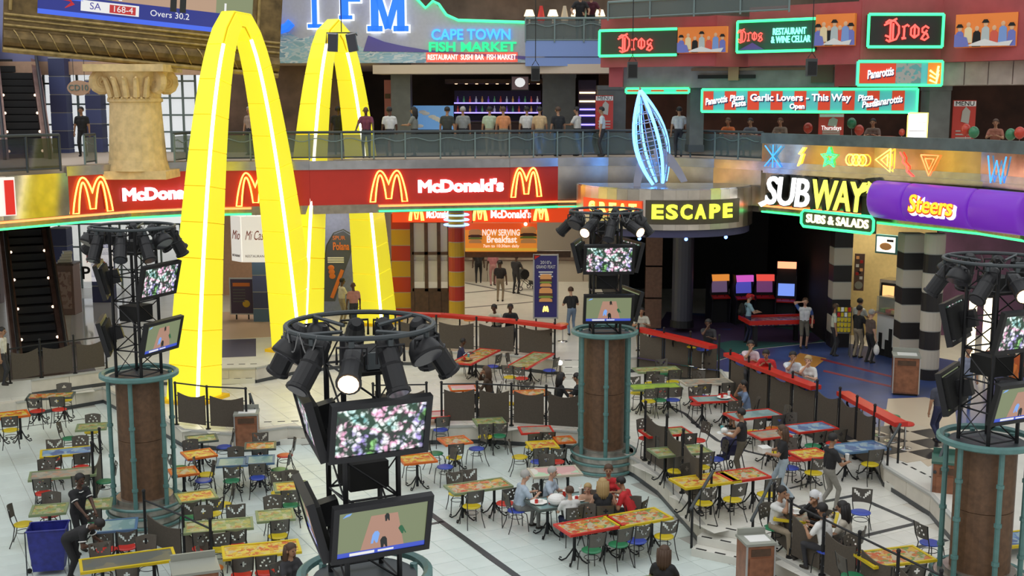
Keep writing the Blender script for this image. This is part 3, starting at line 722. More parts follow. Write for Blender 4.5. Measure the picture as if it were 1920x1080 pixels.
# ================================================================ barriers
def barrier(name, pts, label, ph=.85, rail=1.1, counter=None, post=1.2, gaps=(), rz=None):
    """pts: world (x,y,z) feet of the posts; dark mesh panels with a dipping top edge between them"""
    r = empty(name, pts[0], 0, label, 'barrier'); o = Vector(pts[0]); P = [Vector(p)-o for p in pts]
    pme = MB().tube([(0, 0, 0), (0, 0, post)], .032, 6).lathe([(.07, 0), (.07, .03)], 8).ball((0, 0, post), .045, 6, 4).mesh('post'); pme.materials.append(black)
    for p in P: link('post', pme, None, r, p)
    for i, (a, b) in enumerate(zip(P, P[1:])):
        if rail: MB().tube([a+Vector((0, 0, rail)), b+Vector((0, 0, rail))], .022, 5).build('hand_rail', black, r)
        if i in gaps: continue
        n = 8; bb = MB(); up = (b-a).normalized(); side = Vector((-up.y, up.x, 0))*.012
        for s in (-1, 1):
            for k in range(n+1):
                t = .07+.86*k/n; q = a.lerp(b, t); zt = ph-.10*math.sin(math.pi*k/n)
                bb.v.append(tuple(q+side*s+Vector((0, 0, .1)))); bb.v.append(tuple(q+side*s+Vector((0, 0, zt))))
        m = 2*(n+1)
        for k in range(n):
            j = 2*k; bb.f += [(j, j+2, j+3, j+1), (m+j, m+j+1, m+j+3, m+j+2), (j+1, j+3, m+j+3, m+j+1), (j, m+j, m+j+2, j+2)]
        bb.build('mesh_panel', meshm, r)
        for t in (.07, .93):
            q = a.lerp(b, t); pp = a if t < .5 else b
            for zz in (.2, ph-.1): MB().tube([q+Vector((0, 0, zz)), pp+Vector((0, 0, zz))], .012, 4).build('clip', darkrail, r)
    return r
def feet(pl, z, back=0): 
    out = []
    for x, y in pl:
        g = gp(x, y, z); out.append((g.x, g.y+back, z))
    return out
def inner(pts, n, z, inset):      # even posts on a polyline of world points, pushed inwards
    segs = [(Vector(a), Vector(b)) for a, b in zip(pts, pts[1:])]; L = sum((b-a).length for a, b in segs); out = []
    for k in range(n+1):
        s = L*k/n
        for a, b in segs:
            l = (b-a).length
            if s <= l+1e-6: q = a.lerp(b, s/l); break
            s -= l
        out.append((q.x+inset[0], q.y+inset[1], z))
    return out
barrier('court_barrier', inner(poly([(828, 831), (905, 830), (1090, 844)], 0), 4, Z1, (0, .15)), 'dark mesh barrier on the terrace edge left of the far column', 1.0, 1.15)
barrier('court_barrier', inner(poly([(700, 834), (800, 832)], 0), 2, Z1, (0, .15)), 'dark mesh barrier behind the near screen tower', 1.0, 1.15)
barrier('court_barrier', inner(poly([(1198, 900), (1235, 928), (1300, 1003)], 0), 3, Z1, (.14, .05)), 'dark mesh barrier descending beside the front stairs', 1.2, 0, post=1.5)
barrier('court_barrier', inner([(5.2, 23.5), (5.2, 22.8), (6.6, 19.7), (7.4, 18)], 6, Z1, (.15, .05)), 'dark mesh barrier in front of the four people in white', .9, 1.12)
barrier('court_barrier', inner(poly([(330, 832), (345, 838), (462, 845)], 0), 2, Z1, (0, .15)), 'dark mesh barrier at the foot of the near yellow arch', .95, 1.2)
barrier('court_barrier', inner(poly([(-40, 764), (60, 742), (150, 730), (200, 722)], Z1), 4, Z2, (0, .1)), 'dark mesh barrier in front of the lower escalator', .95, 1.05)
barrier('court_barrier', inner(poly([(742, 684), (830, 686), (960, 693), (1040, 702)], Z1), 4, Z2, (0, .12)), 'dark mesh barrier under the long red counter', 1.0, 0)
barrier('court_barrier', inner(poly([(1195, 696), (1285, 712), (1345, 721)], Z1), 3, Z1, (0, -.14)), 'dark mesh barrier under the red counter right of the far column', 1.34, 0, post=1.62)
barrier('court_barrier', inner(poly([(1369, 753), (1418, 776), (1530, 822)], Z1), 4, Z1, (-.06, -.14)), 'dark mesh barrier under the tilted middle red counter', 1.34, 0, post=1.62)
barrier('court_barrier', inner(poly([(1533, 823), (1577, 840), (1640, 878)], Z1), 3, Z1, (-.1, -.12)), 'dark mesh barrier under the rightmost red counter', 1.34, 0, post=1.62)
barrier('court_barrier', [(-7.85, 24.6, 0), (-6.75, 23.6, 0), (-6.0, 22.85, 0)], 'low dark barrier with a brown handrail in front of the left column', .7, 1.0)
barrier('court_barrier', feet([(178, 945), (192, 915)], 0), 'pair of tall black posts left of the left column', .9, 0, post=1.5)
redc = mat('red_counter', (.55, .02, .012), .4)
seatmats = {'y': mat('seat_yellow', (.62, .48, .015), .35), 'r': mat('seat_red', (.55, .03, .02), .35), 'b': mat('seat_blue', (.035, .07, .40), .35), 'g': mat('seat_green', (.02, .20, .085), .35), 'o': mat('seat_orange', (.62, .17, .02), .35)}
def counter(pts, label, z=Z2+.9):
    r = empty('red_counter', (pts[0].x, pts[0].y, z), 0, label, 'counter'); o = Vector((pts[0].x, pts[0].y, 0))
    for a, b in zip(pts, pts[1:]):
        a, b = a-o, b-o
        MB().bar((a.x, a.y, 0), (b.x, b.y, 0), .34, .11).build('top', redc, r)
        for t in (.25, .75):
            q = a.lerp(b, t); MB().tube([(q.x, q.y, -.05), (q.x, q.y+.1, -.22), (q.x, q.y-.08, -.3)], .03, 5).build('bracket', black, r)
    return r
def w2(pl, z, dy=0): return [Vector((gp(x, y, z).x, gp(x, y, z).y+dy, 0)) for x, y in pl]
ZC = Z2+.9
counter(w2([(742, 588), (830, 591), (960, 602), (1058, 614)], Z2+1.1), 'long thin red counter in front of the burger restaurant', Z2+1.1)
counter(w2([(1197, 617), (1285, 637), (1337, 651)], ZC), 'red counter with the man in a cream shirt right of the far column')
counter(w2([(1366, 664), (1418, 686), (1530, 727)], ZC), 'tilted red counter with four people eating')
counter(w2([(1580, 737), (1625, 762), (1690, 796)], ZC), 'empty red counter above the yellow and green stools')
def stool(px, py, col, label):
    g = gp(px, py, Z2+.62)
    r = empty('bar_stool', (g.x, g.y, Z2), 0, label, 'stool', 'stools along the red counters')
    MB().lathe([(.2, 0), (.215, .02), (.2, .05), (.12, .06)], 18, (0, 0, .6)).build('seat', seatmats[col], r)
    MB().tube([(0, 0, .02), (0, 0, .6)], .025, 6).build('stem', steel, r)
    MB().lathe([(.18, 0), (.17, .02), (.04, .04)], 16).build('base', steel, r)
for px, py, c, l in [(1268, 643, 'r', 'red round bar stool right of the far column'), (1300, 650, 'y', 'small yellow bar stool behind the right counter'), (1318, 655, 'b', 'blue bar stool at the right end of the counter'), (1030, 612, 'b', 'light blue stool below the blue poster stand'), (1055, 608, 'o', 'orange stool beside the person in jeans'), (1650, 772, 'y', 'yellow stool under the rightmost red counter'), (1672, 782, 'g', 'green stool at the end of the rightmost red counter'), (1618, 760, 'b', 'blue stool under the rightmost red counter'), (1698, 795, 'r', 'red stool beside the side stairs'), (880, 600, 'o', 'orange stool behind the long red counter')]:
    stool(px, py, c, l)
# handrails on stairs
def handrail(pts, label):
    P = [Vector(p) for p in pts]; o = P[0]; r = empty('stair_handrail', (o.x, o.y, o.z-.9), 0, label, 'handrail')
    Q = [p-o+Vector((0, 0, .9)) for p in P]
    MB().tube(Q, .035, 7).build('rail', darkrail, r)
    for q in (Q[0].lerp(Q[-1], .08), Q[-1].lerp(Q[0], .08)): MB().tube([(q.x, q.y, q.z-.92), (q.x, q.y, q.z)], .028, 6).build('post', black, r)
    return r
handrail([(3.72, 24.0, 1.0), (4.35, 25.0, 1.52)], 'sloping grey handrail on the left of the front stairs')
handrail([(4.85, 23.3, 1.0), (5.45, 24.3, 1.52)], 'sloping grey handrail on the right of the front stairs')
handrail([tuple(gp(482, 836, 0)+Vector((0, 0, .95))), tuple(gp(470, 800, Z1)+Vector((0, 0, .95)))], 'black handrail rising behind the wooden bin')
handrail([tuple(gp(1660, 912, Z1)+Vector((0, 0, .95))), tuple(gp(1685, 868, Z2)+Vector((0, 0, .95)))], 'grey handrail on the side stairs')
handrail([tuple(gp(1748, 965, Z1)+Vector((0, 0, .95))), tuple(gp(1770, 900, Z2)+Vector((0, 0, .95)))], 'grey handrail behind the large wooden bin')
# ================================================================ wooden bins
def bin_(x, y, z, w_, d, h, rz, label, top=mat('bin_top_grey', (.30, .31, .27), .4), tray=True):
    r = empty('waste_bin', (x, y, z), rz, label, 'bin', 'wooden waste bins')
    MB().box((0, 0, h/2+.03), (w_, d, h-.06)).build('body', wood, r); MB().box((0, 0, .03), (w_-.06, d-.06, .06)).build('plinth', blackm, r)
    dr = MB().box((0, -d/2-.01, h*.42), (w_*.82, .02, h*.66)).build('door', wood, r)
    MB().box((0, -d/2-.006, h*.86), (w_*.7, .012, .14)).build('flap', darkwood, r)
    for s in (-1, 1): MB().box((s*(w_/2), -d/2, h/2+.03), (.03, .03, h-.06)).build('corner_trim', mat('trim_alu', (.5, .5, .5), .35, .6), r)
    t = MB().box((0, 0, h+.02), (w_+.05, d+.05, .05)).build('top', top, r)
    if tray: MB().box((.02, -.02, h+.05), (w_*.75, d*.6, .012)).build('leaflet', whitem, t)
    MB().box((0, d/2-.03, h+.1), (w_, .05, .14)).build('rear_lip', top, r)
g = gp(461, 846, 0); bin_(g.x, g.y+.25, 0, .62, .6, 1.0, R_(8), 'wooden bin with a white leaflet at the court stairs')
bin_(4.72, 22.2, 0, .56, .56, 1.0, R_(10), 'wooden bin with a white leaflet beside the front stairs')
g = gp(1702, 742, Z2); bin_(g.x, g.y+.3, Z2, .72, .66, 1.12, R_(-14), 'wooden bin standing against the banded columns')
g = gp(1790, 968, Z1); bin_(g.x+.1, g.y+.3, Z1, 1.0, .7, 1.15, R_(-20), 'large wooden bin with green top at the side stairs', mat('bin_top_green', (.05, .13, .10), .4), False)
g = gp(365, 1062, 1.0); bin_(g.x, g.y, 0, .8, .7, .98, R_(20), 'wooden bin with a plain grey top at the bottom left', tray=False)
# blue janitor bag on a cart
g = gp(95, 1072, 0); r = empty('waste_bag_cart', (g.x, g.y, 0), R_(12), 'blue waste bag hanging in a cleaning cart frame', 'cleaning cart')
bl_ = mat('bag_blue', (.02, .025, .22), .45, noise=.25, nscale=8)
b = MB(); n = 16
for zz, k_ in ((.1, .8), (.3, .88), (.6, .95), (.95, 1.0)):
    for i in range(n):
        a = 2*math.pi*i/n; q = max(abs(math.cos(a)), abs(math.sin(a))); b.v.append((.36*k_*math.cos(a)/q*(1+.03*math.sin(5*a+zz*9)), .27*k_*math.sin(a)/q, zz))
for j in range(3):
    for i in range(n): l = (i+1) % n; b.f.append((j*n+i, j*n+l, (j+1)*n+l, (j+1)*n+i))
b.f.append(tuple(reversed(range(n)))); b.build('bag', bl_, r)
MB().tube([(-.37, -.28, .96), (.37, -.28, .96), (.37, .28, .96), (-.37, .28, .96)], .02, 6, True).build('rim', bl_, r)
for sx in (-1, 1):
    MB().tube([(sx*.4, -.25, .05), (sx*.39, -.28, .97)], .014, 5).build('leg', darkrail, r); MB().tube([(sx*.4, .25, .05), (sx*.39, .28, .97)], .014, 5).build('leg', darkrail, r)
    MB().lathe([(.05, -.02), (.05, .02)], 10, (sx*.4, 0, .05), Matrix.Rotation(math.pi/2, 3, 'X')).build('wheel', blackm, r)
# ================================================================ escalators
copper = mat('copper_side', (.36, .22, .18), .3, .7, noise=.2, nscale=3)
def escalator(px0, py0, z0, z1, u, label, wd=1.0, top=None):
    g = gp(px0, py0, z0) if top is None else zp(px0, py0, top); u = Vector((u[0], u[1], 0)).normalized(); s = Vector((u.y, -u.x, 0))
    r = empty('escalator', (g.x, g.y, z0), 0, label, 'escalator'); H = z1-z0; run = H/math.tan(R_(32)); 
    def Pt(t, lat, dz): return u*(run*t)+s*lat+Vector((0, 0, H*t+dz))
    n = int(run/.4)
    for i in range(n):
        t = i/n; c = Pt(t, 0, 0)
        MB().box(c+u*.2+Vector((0, 0, -.02)), (wd, .4, .23), M=Matrix((s, u, (0, 0, 1))).transposed()).build('step', mat('escalator_step', (.018, .018, .02), .5), r)
    for sg in (-1, 1):
        lat = sg*(wd/2+.16)
        b = MB(); b.bar(Pt(-.05, lat, -.25), Pt(1.02, lat, -.25), .3, .95); b.build('side_cladding', copper, r)
        MB().bar(Pt(-.06, lat, .55), Pt(1.0, lat, .55), .03, .75).build('balustrade', mat('dark_balustrade', (.06, .05, .06), .2, .3), r)
        MB().tube([Pt(-.1, lat, .55), Pt(-.08, lat, .9), Pt(-.03, lat, 1.0), Pt(1, lat, 1.0)], .06, 6).build('handrail', mat('hand_black', (.02, .018, .02), .4), r)
        for t in (.05, .18, .31, .44): MB().ball(Pt(t, lat-sg*.17, .2), .05, 6, 4).build('skirt_light', glow('skirt_glow', (1, .7, .5), 2.5), r)
    MB().bar(Pt(0, 0, -.6), Pt(1, 0, -.6), wd+.5, .5).build('underside', mat('dark_under', (.03, .028, .035), .6), r)
    return r
escalator(78, 668, Z2, L1-.05, (-.42, .9), 'lower dark escalator with copper sides at the left edge', 1.15)
escalator(48, 262, L1-.2, 12.2, (-.40, .9), 'upper dark escalator with copper sides above the balcony', 1.1, 41.5)
# ================================================================ stone column and framed giant screen
c = Vector((colx, 38.95)); zb0 = 6.95
r = empty('stone_column', (c.x, c.y, zb0), 0, 'sandstone column with carved scroll capital below the giant screen', 'column')
MB().box((0, 0, .13), (2.25, 1.7, .26)).build('plinth', stone, r)
zt = zp(258, 122, 38.9).z-zb0
MB().lathe([(.98, .26), (.94, .45), (.9, .6), (.80, zt-1.25), (.80, zt-1.18), (.86, zt-1.15), (.86, zt-1.05)], 28).build('shaft', stone, r, smooth=False)
cap = MB().lathe([(.80, zt-1.05), (.84, zt-.7), (.98, zt-.4), (1.05, zt-.22)], 24).build('capital', stone, r, smooth=False)
def scroll(sx, sy):
    b = MB(); pts = []; rad = []
    R0 = Matrix.Rotation(math.atan2(sy*.6, sx), 3, 'Z')
    for i in range(30):
        t = i/29*2.6*2*math.pi; rr = .30*(1-i/36); pts.append(R0 @ Vector((1.0+rr*math.sin(t), 0, zt-.55+rr*math.cos(t)))); rad.append(.15*(1-i/60))
    b.tube(pts, rad, 6); return b
for sx in (-1, 1):
    for sy in (-1, 1): scroll(sx, sy).build('volute', stone, cap)
for k_ in range(5):
    a = -math.pi/2+(k_-2)*.34; q = Vector((math.cos(a), math.sin(a), 0))
    MB().tube([q*.86+Vector((0, 0, zt-1.0)), q*.95+Vector((0, 0, zt-.7)), q*1.05+Vector((0, 0, zt-.45)), q*1.16+Vector((0, 0, zt-.4))], [.11, .10, .08, .03], 6).build('acanthus_leaf', stone, cap)
for k_ in range(11):
    a = -math.pi/2+(k_-5)*.17; MB().ball((.87*math.cos(a), .87*math.sin(a), zt-1.04), .045, 6, 4).build('bead', stone, cap)
MB().box((0, 0, zt-.11), (2.5, 2.2, .22)).build('abacus', stone, r)
# giant framed screen: bottom edge dips slightly to the right as in the photograph
a = zp(4, 97, 37.0); b = zp(520, 146, 40.4)
u = (b-a).normalized(); W = (b-a).length; v = Vector((0, 0, 1)); nn = u.cross(v).normalized(); v = nn.cross(u).normalized(); v = -v if v.z < 0 else v
r = empty('framed_screen', a, 0, 'giant television screen in an ornate bronze picture frame', 'screen')
r.matrix_world = Matrix.Translation(a) @ Matrix((u, -nn, v)).transposed().to_4x4()
if (r.matrix_world.to_3x3() @ Vector((0, -1, 0))).y > 0: r.matrix_world = Matrix.Translation(a) @ Matrix((u, nn, v)).transposed().to_4x4()
gold = mat('frame_bronze', (.16, .105, .04), .38, .55, noise=.45, nscale=3, bump=.3); gold2 = mat('frame_gold', (.34, .24, .09), .35, .6, noise=.3, nscale=5)
FH = 5.2; fw = 1.25
for nm, (x0, z0, x1, z1) in {'bottom_rail': (0, 0, W, fw), 'top_rail': (0, FH-fw, W, FH), 'left_rail': (0, fw, .95, FH-fw), 'right_rail': (W-.95, fw, W, FH-fw)}.items():
    rail = MB().box(((x0+x1)/2, .1, (z0+z1)/2), (x1-x0, .5, z1-z0)).build(nm, gold, r)
    if nm == 'bottom_rail':
        for zz, rr in ((.07, .09), (1.12, .05), (.98, .035), (.80, .05)): MB().tube([(0.02, -.17, zz), (W-.02, -.17, zz)], rr, 8).build('moulding', gold2, rail)
        MB().tube([(.02, -.12, .42), (W-.02, -.12, .42)], .26, 12).build('torus_moulding', gold, rail)
        for k_ in range(16):
            x = .3+k_*(W-.5)/16; pts = []
            for j in range(7):
                an = math.pi*(.15+.8*j/6); pts.append((x+.06*j, -.12-.275*math.sin(an), .42-.275*math.cos(an)*-1))
            MB().tube(pts, .022, 4).build('ribbon_twist', gold2, rail)
    else: MB().tube([((x0+x1)/2-(x1-x0)*.3 if 'rail' in nm and x1-x0 < 2 else x0, -.17, z0 if x1-x0 < 2 else (z0+z1)/2), ((x0+x1)/2-(x1-x0)*.3 if x1-x0 < 2 else x1, -.17, z1 if x1-x0 < 2 else (z0+z1)/2)], .06, 8).build('moulding', gold2, rail)
d = MB().box((W/2, .05, FH/2), (W-1.9, .3, FH-2*fw)).build('display', E_('bigfield', (.22, .25, .14), 1.0), r)
def bq(nm, x0, z0, x1, z1, m, dd): return MB().box(((x0+x1)/2, -.10-dd, (z0+z1)/2), (x1-x0, .006, z1-z0)).build(nm, m, d)
sw = W-1.9
bq('pitch', .95+sw*.33, fw+.62, .95+sw*.82, FH-fw, E_('bigpitch', (.44, .29, .2), 1), .004)
bq('score_bar', .95, fw, .95+sw, fw+.62, E_('barnavy', (.02, .03, .22), 1), .008)
bq('bar_glow', .95, fw, .95+sw, fw+.15, E_('barblue', (.06, .14, .8), 1), .012); bq('bar_top', .95, fw+.5, .95+sw*.2, fw+.62, E_('barblue', (0, 0, 0)), .012)
bq('score_box', .95+sw*.19, fw+.22, .95+sw*.455, fw+.55, px_white, .012)
bq('red_box', .95+sw*.32, fw+.25, .95+sw*.44, fw+.50, px_red, .016)
text('SA', .3, E_('sanavy', (.06, .05, .3), 1), d, (.95+sw*.255, -.122, fw+.385), .004)
text('168-4', .27, px_white, d, (.95+sw*.38, -.128, fw+.375), .004); text('Overs 30.2', .27, px_white, d, (.95+sw*.6, -.122, fw+.38), .004)
MB().tube([(.95+sw*.10, -.115, fw+.5), (.95+sw*.14, -.115, fw+.52), (.95+sw*.155, -.115, fw+.4), (.95+sw*.12, -.115, fw+.25)], [.02, .07, .07, .01], 5).build('channel_mark', px_red, d)
bq('umpire_leg', .95+sw*.60, fw+.5, .95+sw*.63, FH-fw, px_dark, .012); bq('umpire_leg', .95+sw*.645, fw+.5, .95+sw*.675, FH-fw, px_dark, .012)
bq('crease_mark', .95+sw*.36, fw+.65, .95+sw*.375, fw+1.1, px_white, .012); bq('crease_mark', .95+sw*.86, fw+.62, .95+sw*.87, fw+.95, px_white, .012)
# ================================================================ lamps in the shops (recessed ceiling panels)
panel_glow = glow('ceiling_panel_glow', (1, .88, .68), 15)
dim_glow = glow('bar_panel_glow', (1, .55, .32), 5)
def ceil_lamp(x, y, z, label, m=panel_glow, s=1.2):
    r = empty('ceiling_lamp', (x, y, z), 0, label, 'lamp', 'recessed ceiling lamps')
    MB().box((0, 0, -.03), (s, s, .05)).build('diffuser', m, r)
    b = MB()
    for sx, sy, dx, dy in ((0, 1, s+.1, .06), (0, -1, s+.1, .06), (1, 0, .06, s+.1), (-1, 0, .06, s+.1)): b.box((sx*s/2, sy*s/2, -.03), (dx, dy, .07))
    b.build('frame', whitem, r)
for x, y, l in [(-4.5, 49, 'behind the far arch'), (-1.5, 49, 'over the breakfast banner aisle'), (1.5, 49.5, 'over the blue poster stand'), (-4, 54, 'rear left over the burger counter'), (-.5, 54.5, 'rear middle over the burger counter'), (2.5, 54, 'rear right over the burger counter'), (-10.5, 47.5, 'over the poster stand passage'), (12.8, 41.3, 'over the sandwich counter'), (14.8, 40.2, 'over the steak house entrance'), (-7, 46, 'over the feather banner')]:
    ceil_lamp(x, y, 5.7, 'bright square ceiling lamp '+l)
for x, y, l in [(-3, 50, 'left'), (2, 50, 'middle'), (5, 47, 'right'), (9, 46.5, 'over the pizza tables'), (13.5, 44.5, 'far right')]:
    ceil_lamp(x, y, 10.75, 'warm ceiling lamp on the first floor, '+l, dim_glow, .8)
for x, y, l in [(0, 50.5, 'left'), (5, 50.5, 'right'), (-6, 50.5, 'far left')]: ceil_lamp(x, y, 14.8, 'warm ceiling lamp on the upper floor, '+l, dim_glow, .9)
# ================================================================ signs
def eY(px, z=6.5, o=0):
    best = None
    for a, c in zip(E, E[1:]):
        def pxof(p): d = p.y*math.cos(PIT)+(CZ-z)*math.sin(PIT); return 960+p.x/d*FPX
        pa, pc = pxof(a), pxof(c)
        if pa <= px <= pc: t = (px-pa)/(pc-pa); return a.y+(c.y-a.y)*t-o
    return E[-1].y-o
def on_edge(pl, pr, top, bot, name, label, cat, o=.12, group=None): return frame2(pl, pr, eY(pl, o=o), eY(pr, o=o), top, bot, name, label, cat, group)
y_neon = glow('yellow_neon', (1, .68, .1), 3.2); w_neon = glow('white_neon', (1, .75, .85), 3.4); r_neon = glow('red_neon', (1, .05, .04), 4); c_neon = glow('cyan_neon', (.05, .33, 1), 1.6); gr_neon = glow('letter_green', (.02, .75, .25), 1.1); b_neon2 = glow('letter_blue', (.02, .17, .95), .9)
def m_outline(w_, h, y=0):
    pts = []
    def curve(x0, x1, z0, z1, n=9, inv=False):
        for i in range(n):
            t = i/(n-1)
            if not inv: pts.append((x0+(x1-x0)*(1-math.sqrt(max(0, 1-t))) if False else x0+(x1-x0)*t, 0, z0+(z1-z0)*math.sin(t*math.pi/2)**.8))
            else: pts.append((x0+(x1-x0)*t, 0, z1+(z0-z1)*math.cos(t*math.pi/2)**.8))
    curve(0, .27, 0, 1); curve(.27, .5, 1, .55, inv=True); curve(.5, .73, .55, 1); curve(.73, 1, 1, 0, inv=True)
    pts.append((.86, 0, 0)); curve(.86, .73, 0, .86); curve(.73, .57, .86, .1, inv=True); curve(.43, .27, .1, .86); curve(.27, .14, .86, 0, inv=True)
    out = []
    for x, _, z in pts:
        q = Vector(((x-.5)*w_, y, z*h))
        if not out or (q-out[-1]).length > .01: out.append(q)
    return out
def m_logo(root, w_, h, loc=(0, 0, 0), r=.028, m=None, y=-.02):
    return MB().tube([p+Vector(loc) for p in m_outline(w_, h, y)], r, 5, True).build('neon_arches', m or y_neon, root)
for pl, pr, tp, bt, l in [(133, 208, 332, 398, 'first neon arches logo at the left end of the red fascia'), (441, 514, 324, 386, 'neon arches logo behind the near yellow arch'), (693, 763, 320, 378, 'neon arches logo left of the white lettering on the red fascia'), (958, 1015, 315, 369, 'neon arches logo at the right end of the red fascia')]:
    r, W, H = on_edge(pl, pr, tp, bt, 'arches_logo', l, 'neon sign', .1, 'yellow neon arches logos')
    m_logo(r, W, H); MB().slab([(p.x*.9, .06+p.z*.88) for p in m_outline(W, H)], .0, .03).build('backing', mat('logo_back', (.5, .06, .01), .5, 0, .25, (.6, .06, 0)), r)
for pl, pr, tp, bt, l in [(228, 388, 349, 378, 'white neon lettering half hidden behind the near arch'), (783, 944, 335, 364, 'white neon lettering on the right half of the red fascia')]:
    r, W, H = on_edge(pl, pr, tp, bt, 'neon_lettering', l, 'neon sign', .12)
    text("McDonald's", H*1.05, w_neon, r, (0, -.01, H*.5), neon=.03, width=W); 
    text("McDonald's", H*1.05, mat('letter_pink', (.7, .3, .35), .5, 0, .6, (1, .45, .5)), r, (0, .02, H*.5), .02, width=W)
def signbox(pl, pr, yl, yr, tp, bt, name, label, cat, m, frame=None, th=.18, nr=.035, group=None, sides='tblr'):
    r, W, H = frame2(pl, pr, yl, yr, tp, bt, name, label, cat, group)
    MB().box((0, th/2, H/2), (W, th, H)).build('panel', m, r)
    if frame:
        z0, z1, x0, x1 = .0, H, -W/2, W/2; e = -.04
        S_ = {'t': [(x0, e, z1), (x1, e, z1)], 'b': [(x0, e, z0), (x1, e, z0)], 'l': [(x0, e, z0), (x0, e, z1)], 'r': [(x1, e, z0), (x1, e, z1)]}
        for k_ in sides: MB().tube(S_[k_], nr, 6).build('neon_border', frame, r)
    return r, W, H
# inner burger restaurant sign
r, W, H = signbox(735, 1078, 46.3, 46.3, 384, 417, 'shop_sign', 'red illuminated shop sign below the balcony with white lettering', 'sign', mat('sign_red_lit', (.5, .05, .01), .5, 0, .75, (.8, .06, .01)))
for px in (780, 899, 1014): m_logo(r, .56, .52, ((px-906)/343*W, 0, .08), .03)
for px, w_ in ((822, .95), (957, 1.55)): text("McDonald's", .42, w_neon, r, ((px-906)/343*W, -.02, H*.45), .02, .01, width=w_)
banw = mat('banner_white', (.85, .8, .75), .5, 0, .7, (1, .9, .8))  # printed letters, given emission so they stand out on the banner
orangeg = mat('banner_orange', (.62, .2, .02), .5, 0, .5, (.9, .28, .03)); burger_b = mat('bun_brown', (.45, .2, .06), .6, 0, .3, (.6, .28, .1)); burger_r = mat('wrap_red', (.4, .05, .04), .6)
def burger(par, x, z, s, y=-.03):
    for nm, dz, hh, m in (('bun_bottom', 0, .28, burger_b), ('filling', .3, .16, mat('lettuce', (.25, .35, .06), .6)), ('patty', .46, .2, mat('patty', (.12, .04, .02), .6)), ('bun_top', .66, .42, burger_b)):
        k_ = .5 if 'bun' in nm else .54
        MB().slab([(x-s*k_, z+dz*s), (x+s*k_, z+dz*s), (x+s*k_*.96, z+(dz+hh*.7)*s), (x+s*.3, z+(dz+hh)*s), (x-s*.3, z+(dz+hh)*s), (x-s*k_*.96, z+(dz+hh*.7)*s)], y-.012, y).build(nm, m, par)
r, W, H = signbox(872, 1007, 46.0, 46.0, 418, 472, 'breakfast_banner', 'orange banner advertising breakfast over the restaurant entrance', 'banner', orangeg, None, .05)
for s_ in (-1, 1): MB().tube([(s_*W*.4, .1, H), (s_*W*.4, .1, H+1.2)], .015, 4).build('hanger', black, r)
MB().box((0, -.01, H*.88), (W, .02, H*.24)).build('top_strip', mat('banner_red', (.5, .05, .01), .5, 0, .6, (.85, .09, .01)), r); MB().box((0, -.01, H*.08), (W, .02, H*.1)).build('bottom_strip', mat('banner_yellow', (.7, .4, .03), .5, 0, .4, (.9, .5, .05)), r)
text('NOW SERVING', .34, banw, r, (0, -.02, H*.66), .01, .006, width=W*.52); text('Breakfast', .36, banw, r, (.02, -.02, H*.42), .01, .008, width=W*.42); text('7am to 10:30am daily', .16, banw, r, (0, -.02, H*.2), .01, width=W*.5)
burger(r, -W*.36, H*.3, .5); burger(r, W*.38, H*.3, .6)
MB().ball((W*.34, -.12, H*.97), .07, 8, 6).build('spot_lamp', lamp_on, r)
r, W, H = signbox(1001, 1046, 43.2, 43.2, 478, 596, 'poster_stand', 'tall dark blue standing poster with two burgers', 'poster', mat('poster_blue', (.035, .03, .16), .4), None, .06)
b = MB()
for sx in (-1, 1): b.box((sx*W/2, .03, H/2), (.05, .1, H+.06))
b.box((0, .03, H), (W, .1, .05)).box((0, .03, 0), (W, .1, .05)); b.build('frame', mat('trim_alu', (0, 0, 0)), r)
text("2010's", .16, whitem, r, (0, -.01, H*.88), .005); text('GRAND FEAST', .17, whitem, r, (0, -.01, H*.81), .005, width=W*.8)
for i in range(3): MB().box((0, -.01, H*(.73-.035*i)), (W*(.6-.1*(i == 1)), .01, .045)).build('text_line', whitem, r)
burger(r, 0, H*.5, .42); burger(r, 0, H*.26, .48); m_logo(r, .2, .2, (0, 0, H*.1), .015); MB().slab([(-W*.5, H*.92), (-W*.2, H), (-W*.5, H)], -.02, -.01).build('corner_flash', redc, r)
zl = Z2-r.location.z
for s_ in (-1, 1): MB().box((s_*W*.4, .03, zl/2), (.06, .08, -zl)).build('leg', black, r)
# restaurant door frames
r, W, H = frame2(772, 842, 46.6, 46.6, 415, 600, 'door_1', 'dark wooden shopfront doors behind the round banded column', None); r['kind'] = 'structure'
for x in (-.5, -.12, .22, .5): MB().box((W*x, 0, H/2), (.14, .12, H)).build('door_post', darkwood, r)
for z in (.0, .31, .68, 1): MB().box((0, 0, H*z), (W, .12, .12)).build('door_rail', darkwood, r)
for x0, x1 in ((-.5, -.12), (-.12, .22), (.22, .5)):
    for z0, z1 in ((.31, .68), (.68, 1)): MB().box((W*(x0+x1)/2, .02, H*(z0+z1)/2), (W*(x1-x0)-.14, .012, H*(z1-z0)-.12)).build('door_pane', winglass, r)
    MB().box((W*(x0+x1)/2, 0, H*.155), (W*(x1-x0)-.14, .06, H*.31-.12)).build('lower_panel', darkwood, r)
r, W, H = frame2(872, 1070, 46.5, 46.5, 470, 482, 'trim_lintel', 'dark wooden lintel under the breakfast banner', None); r['kind'] = 'structure'; MB().box((0, 0, H/2), (W, .2, H)).build('beam', darkwood, r)
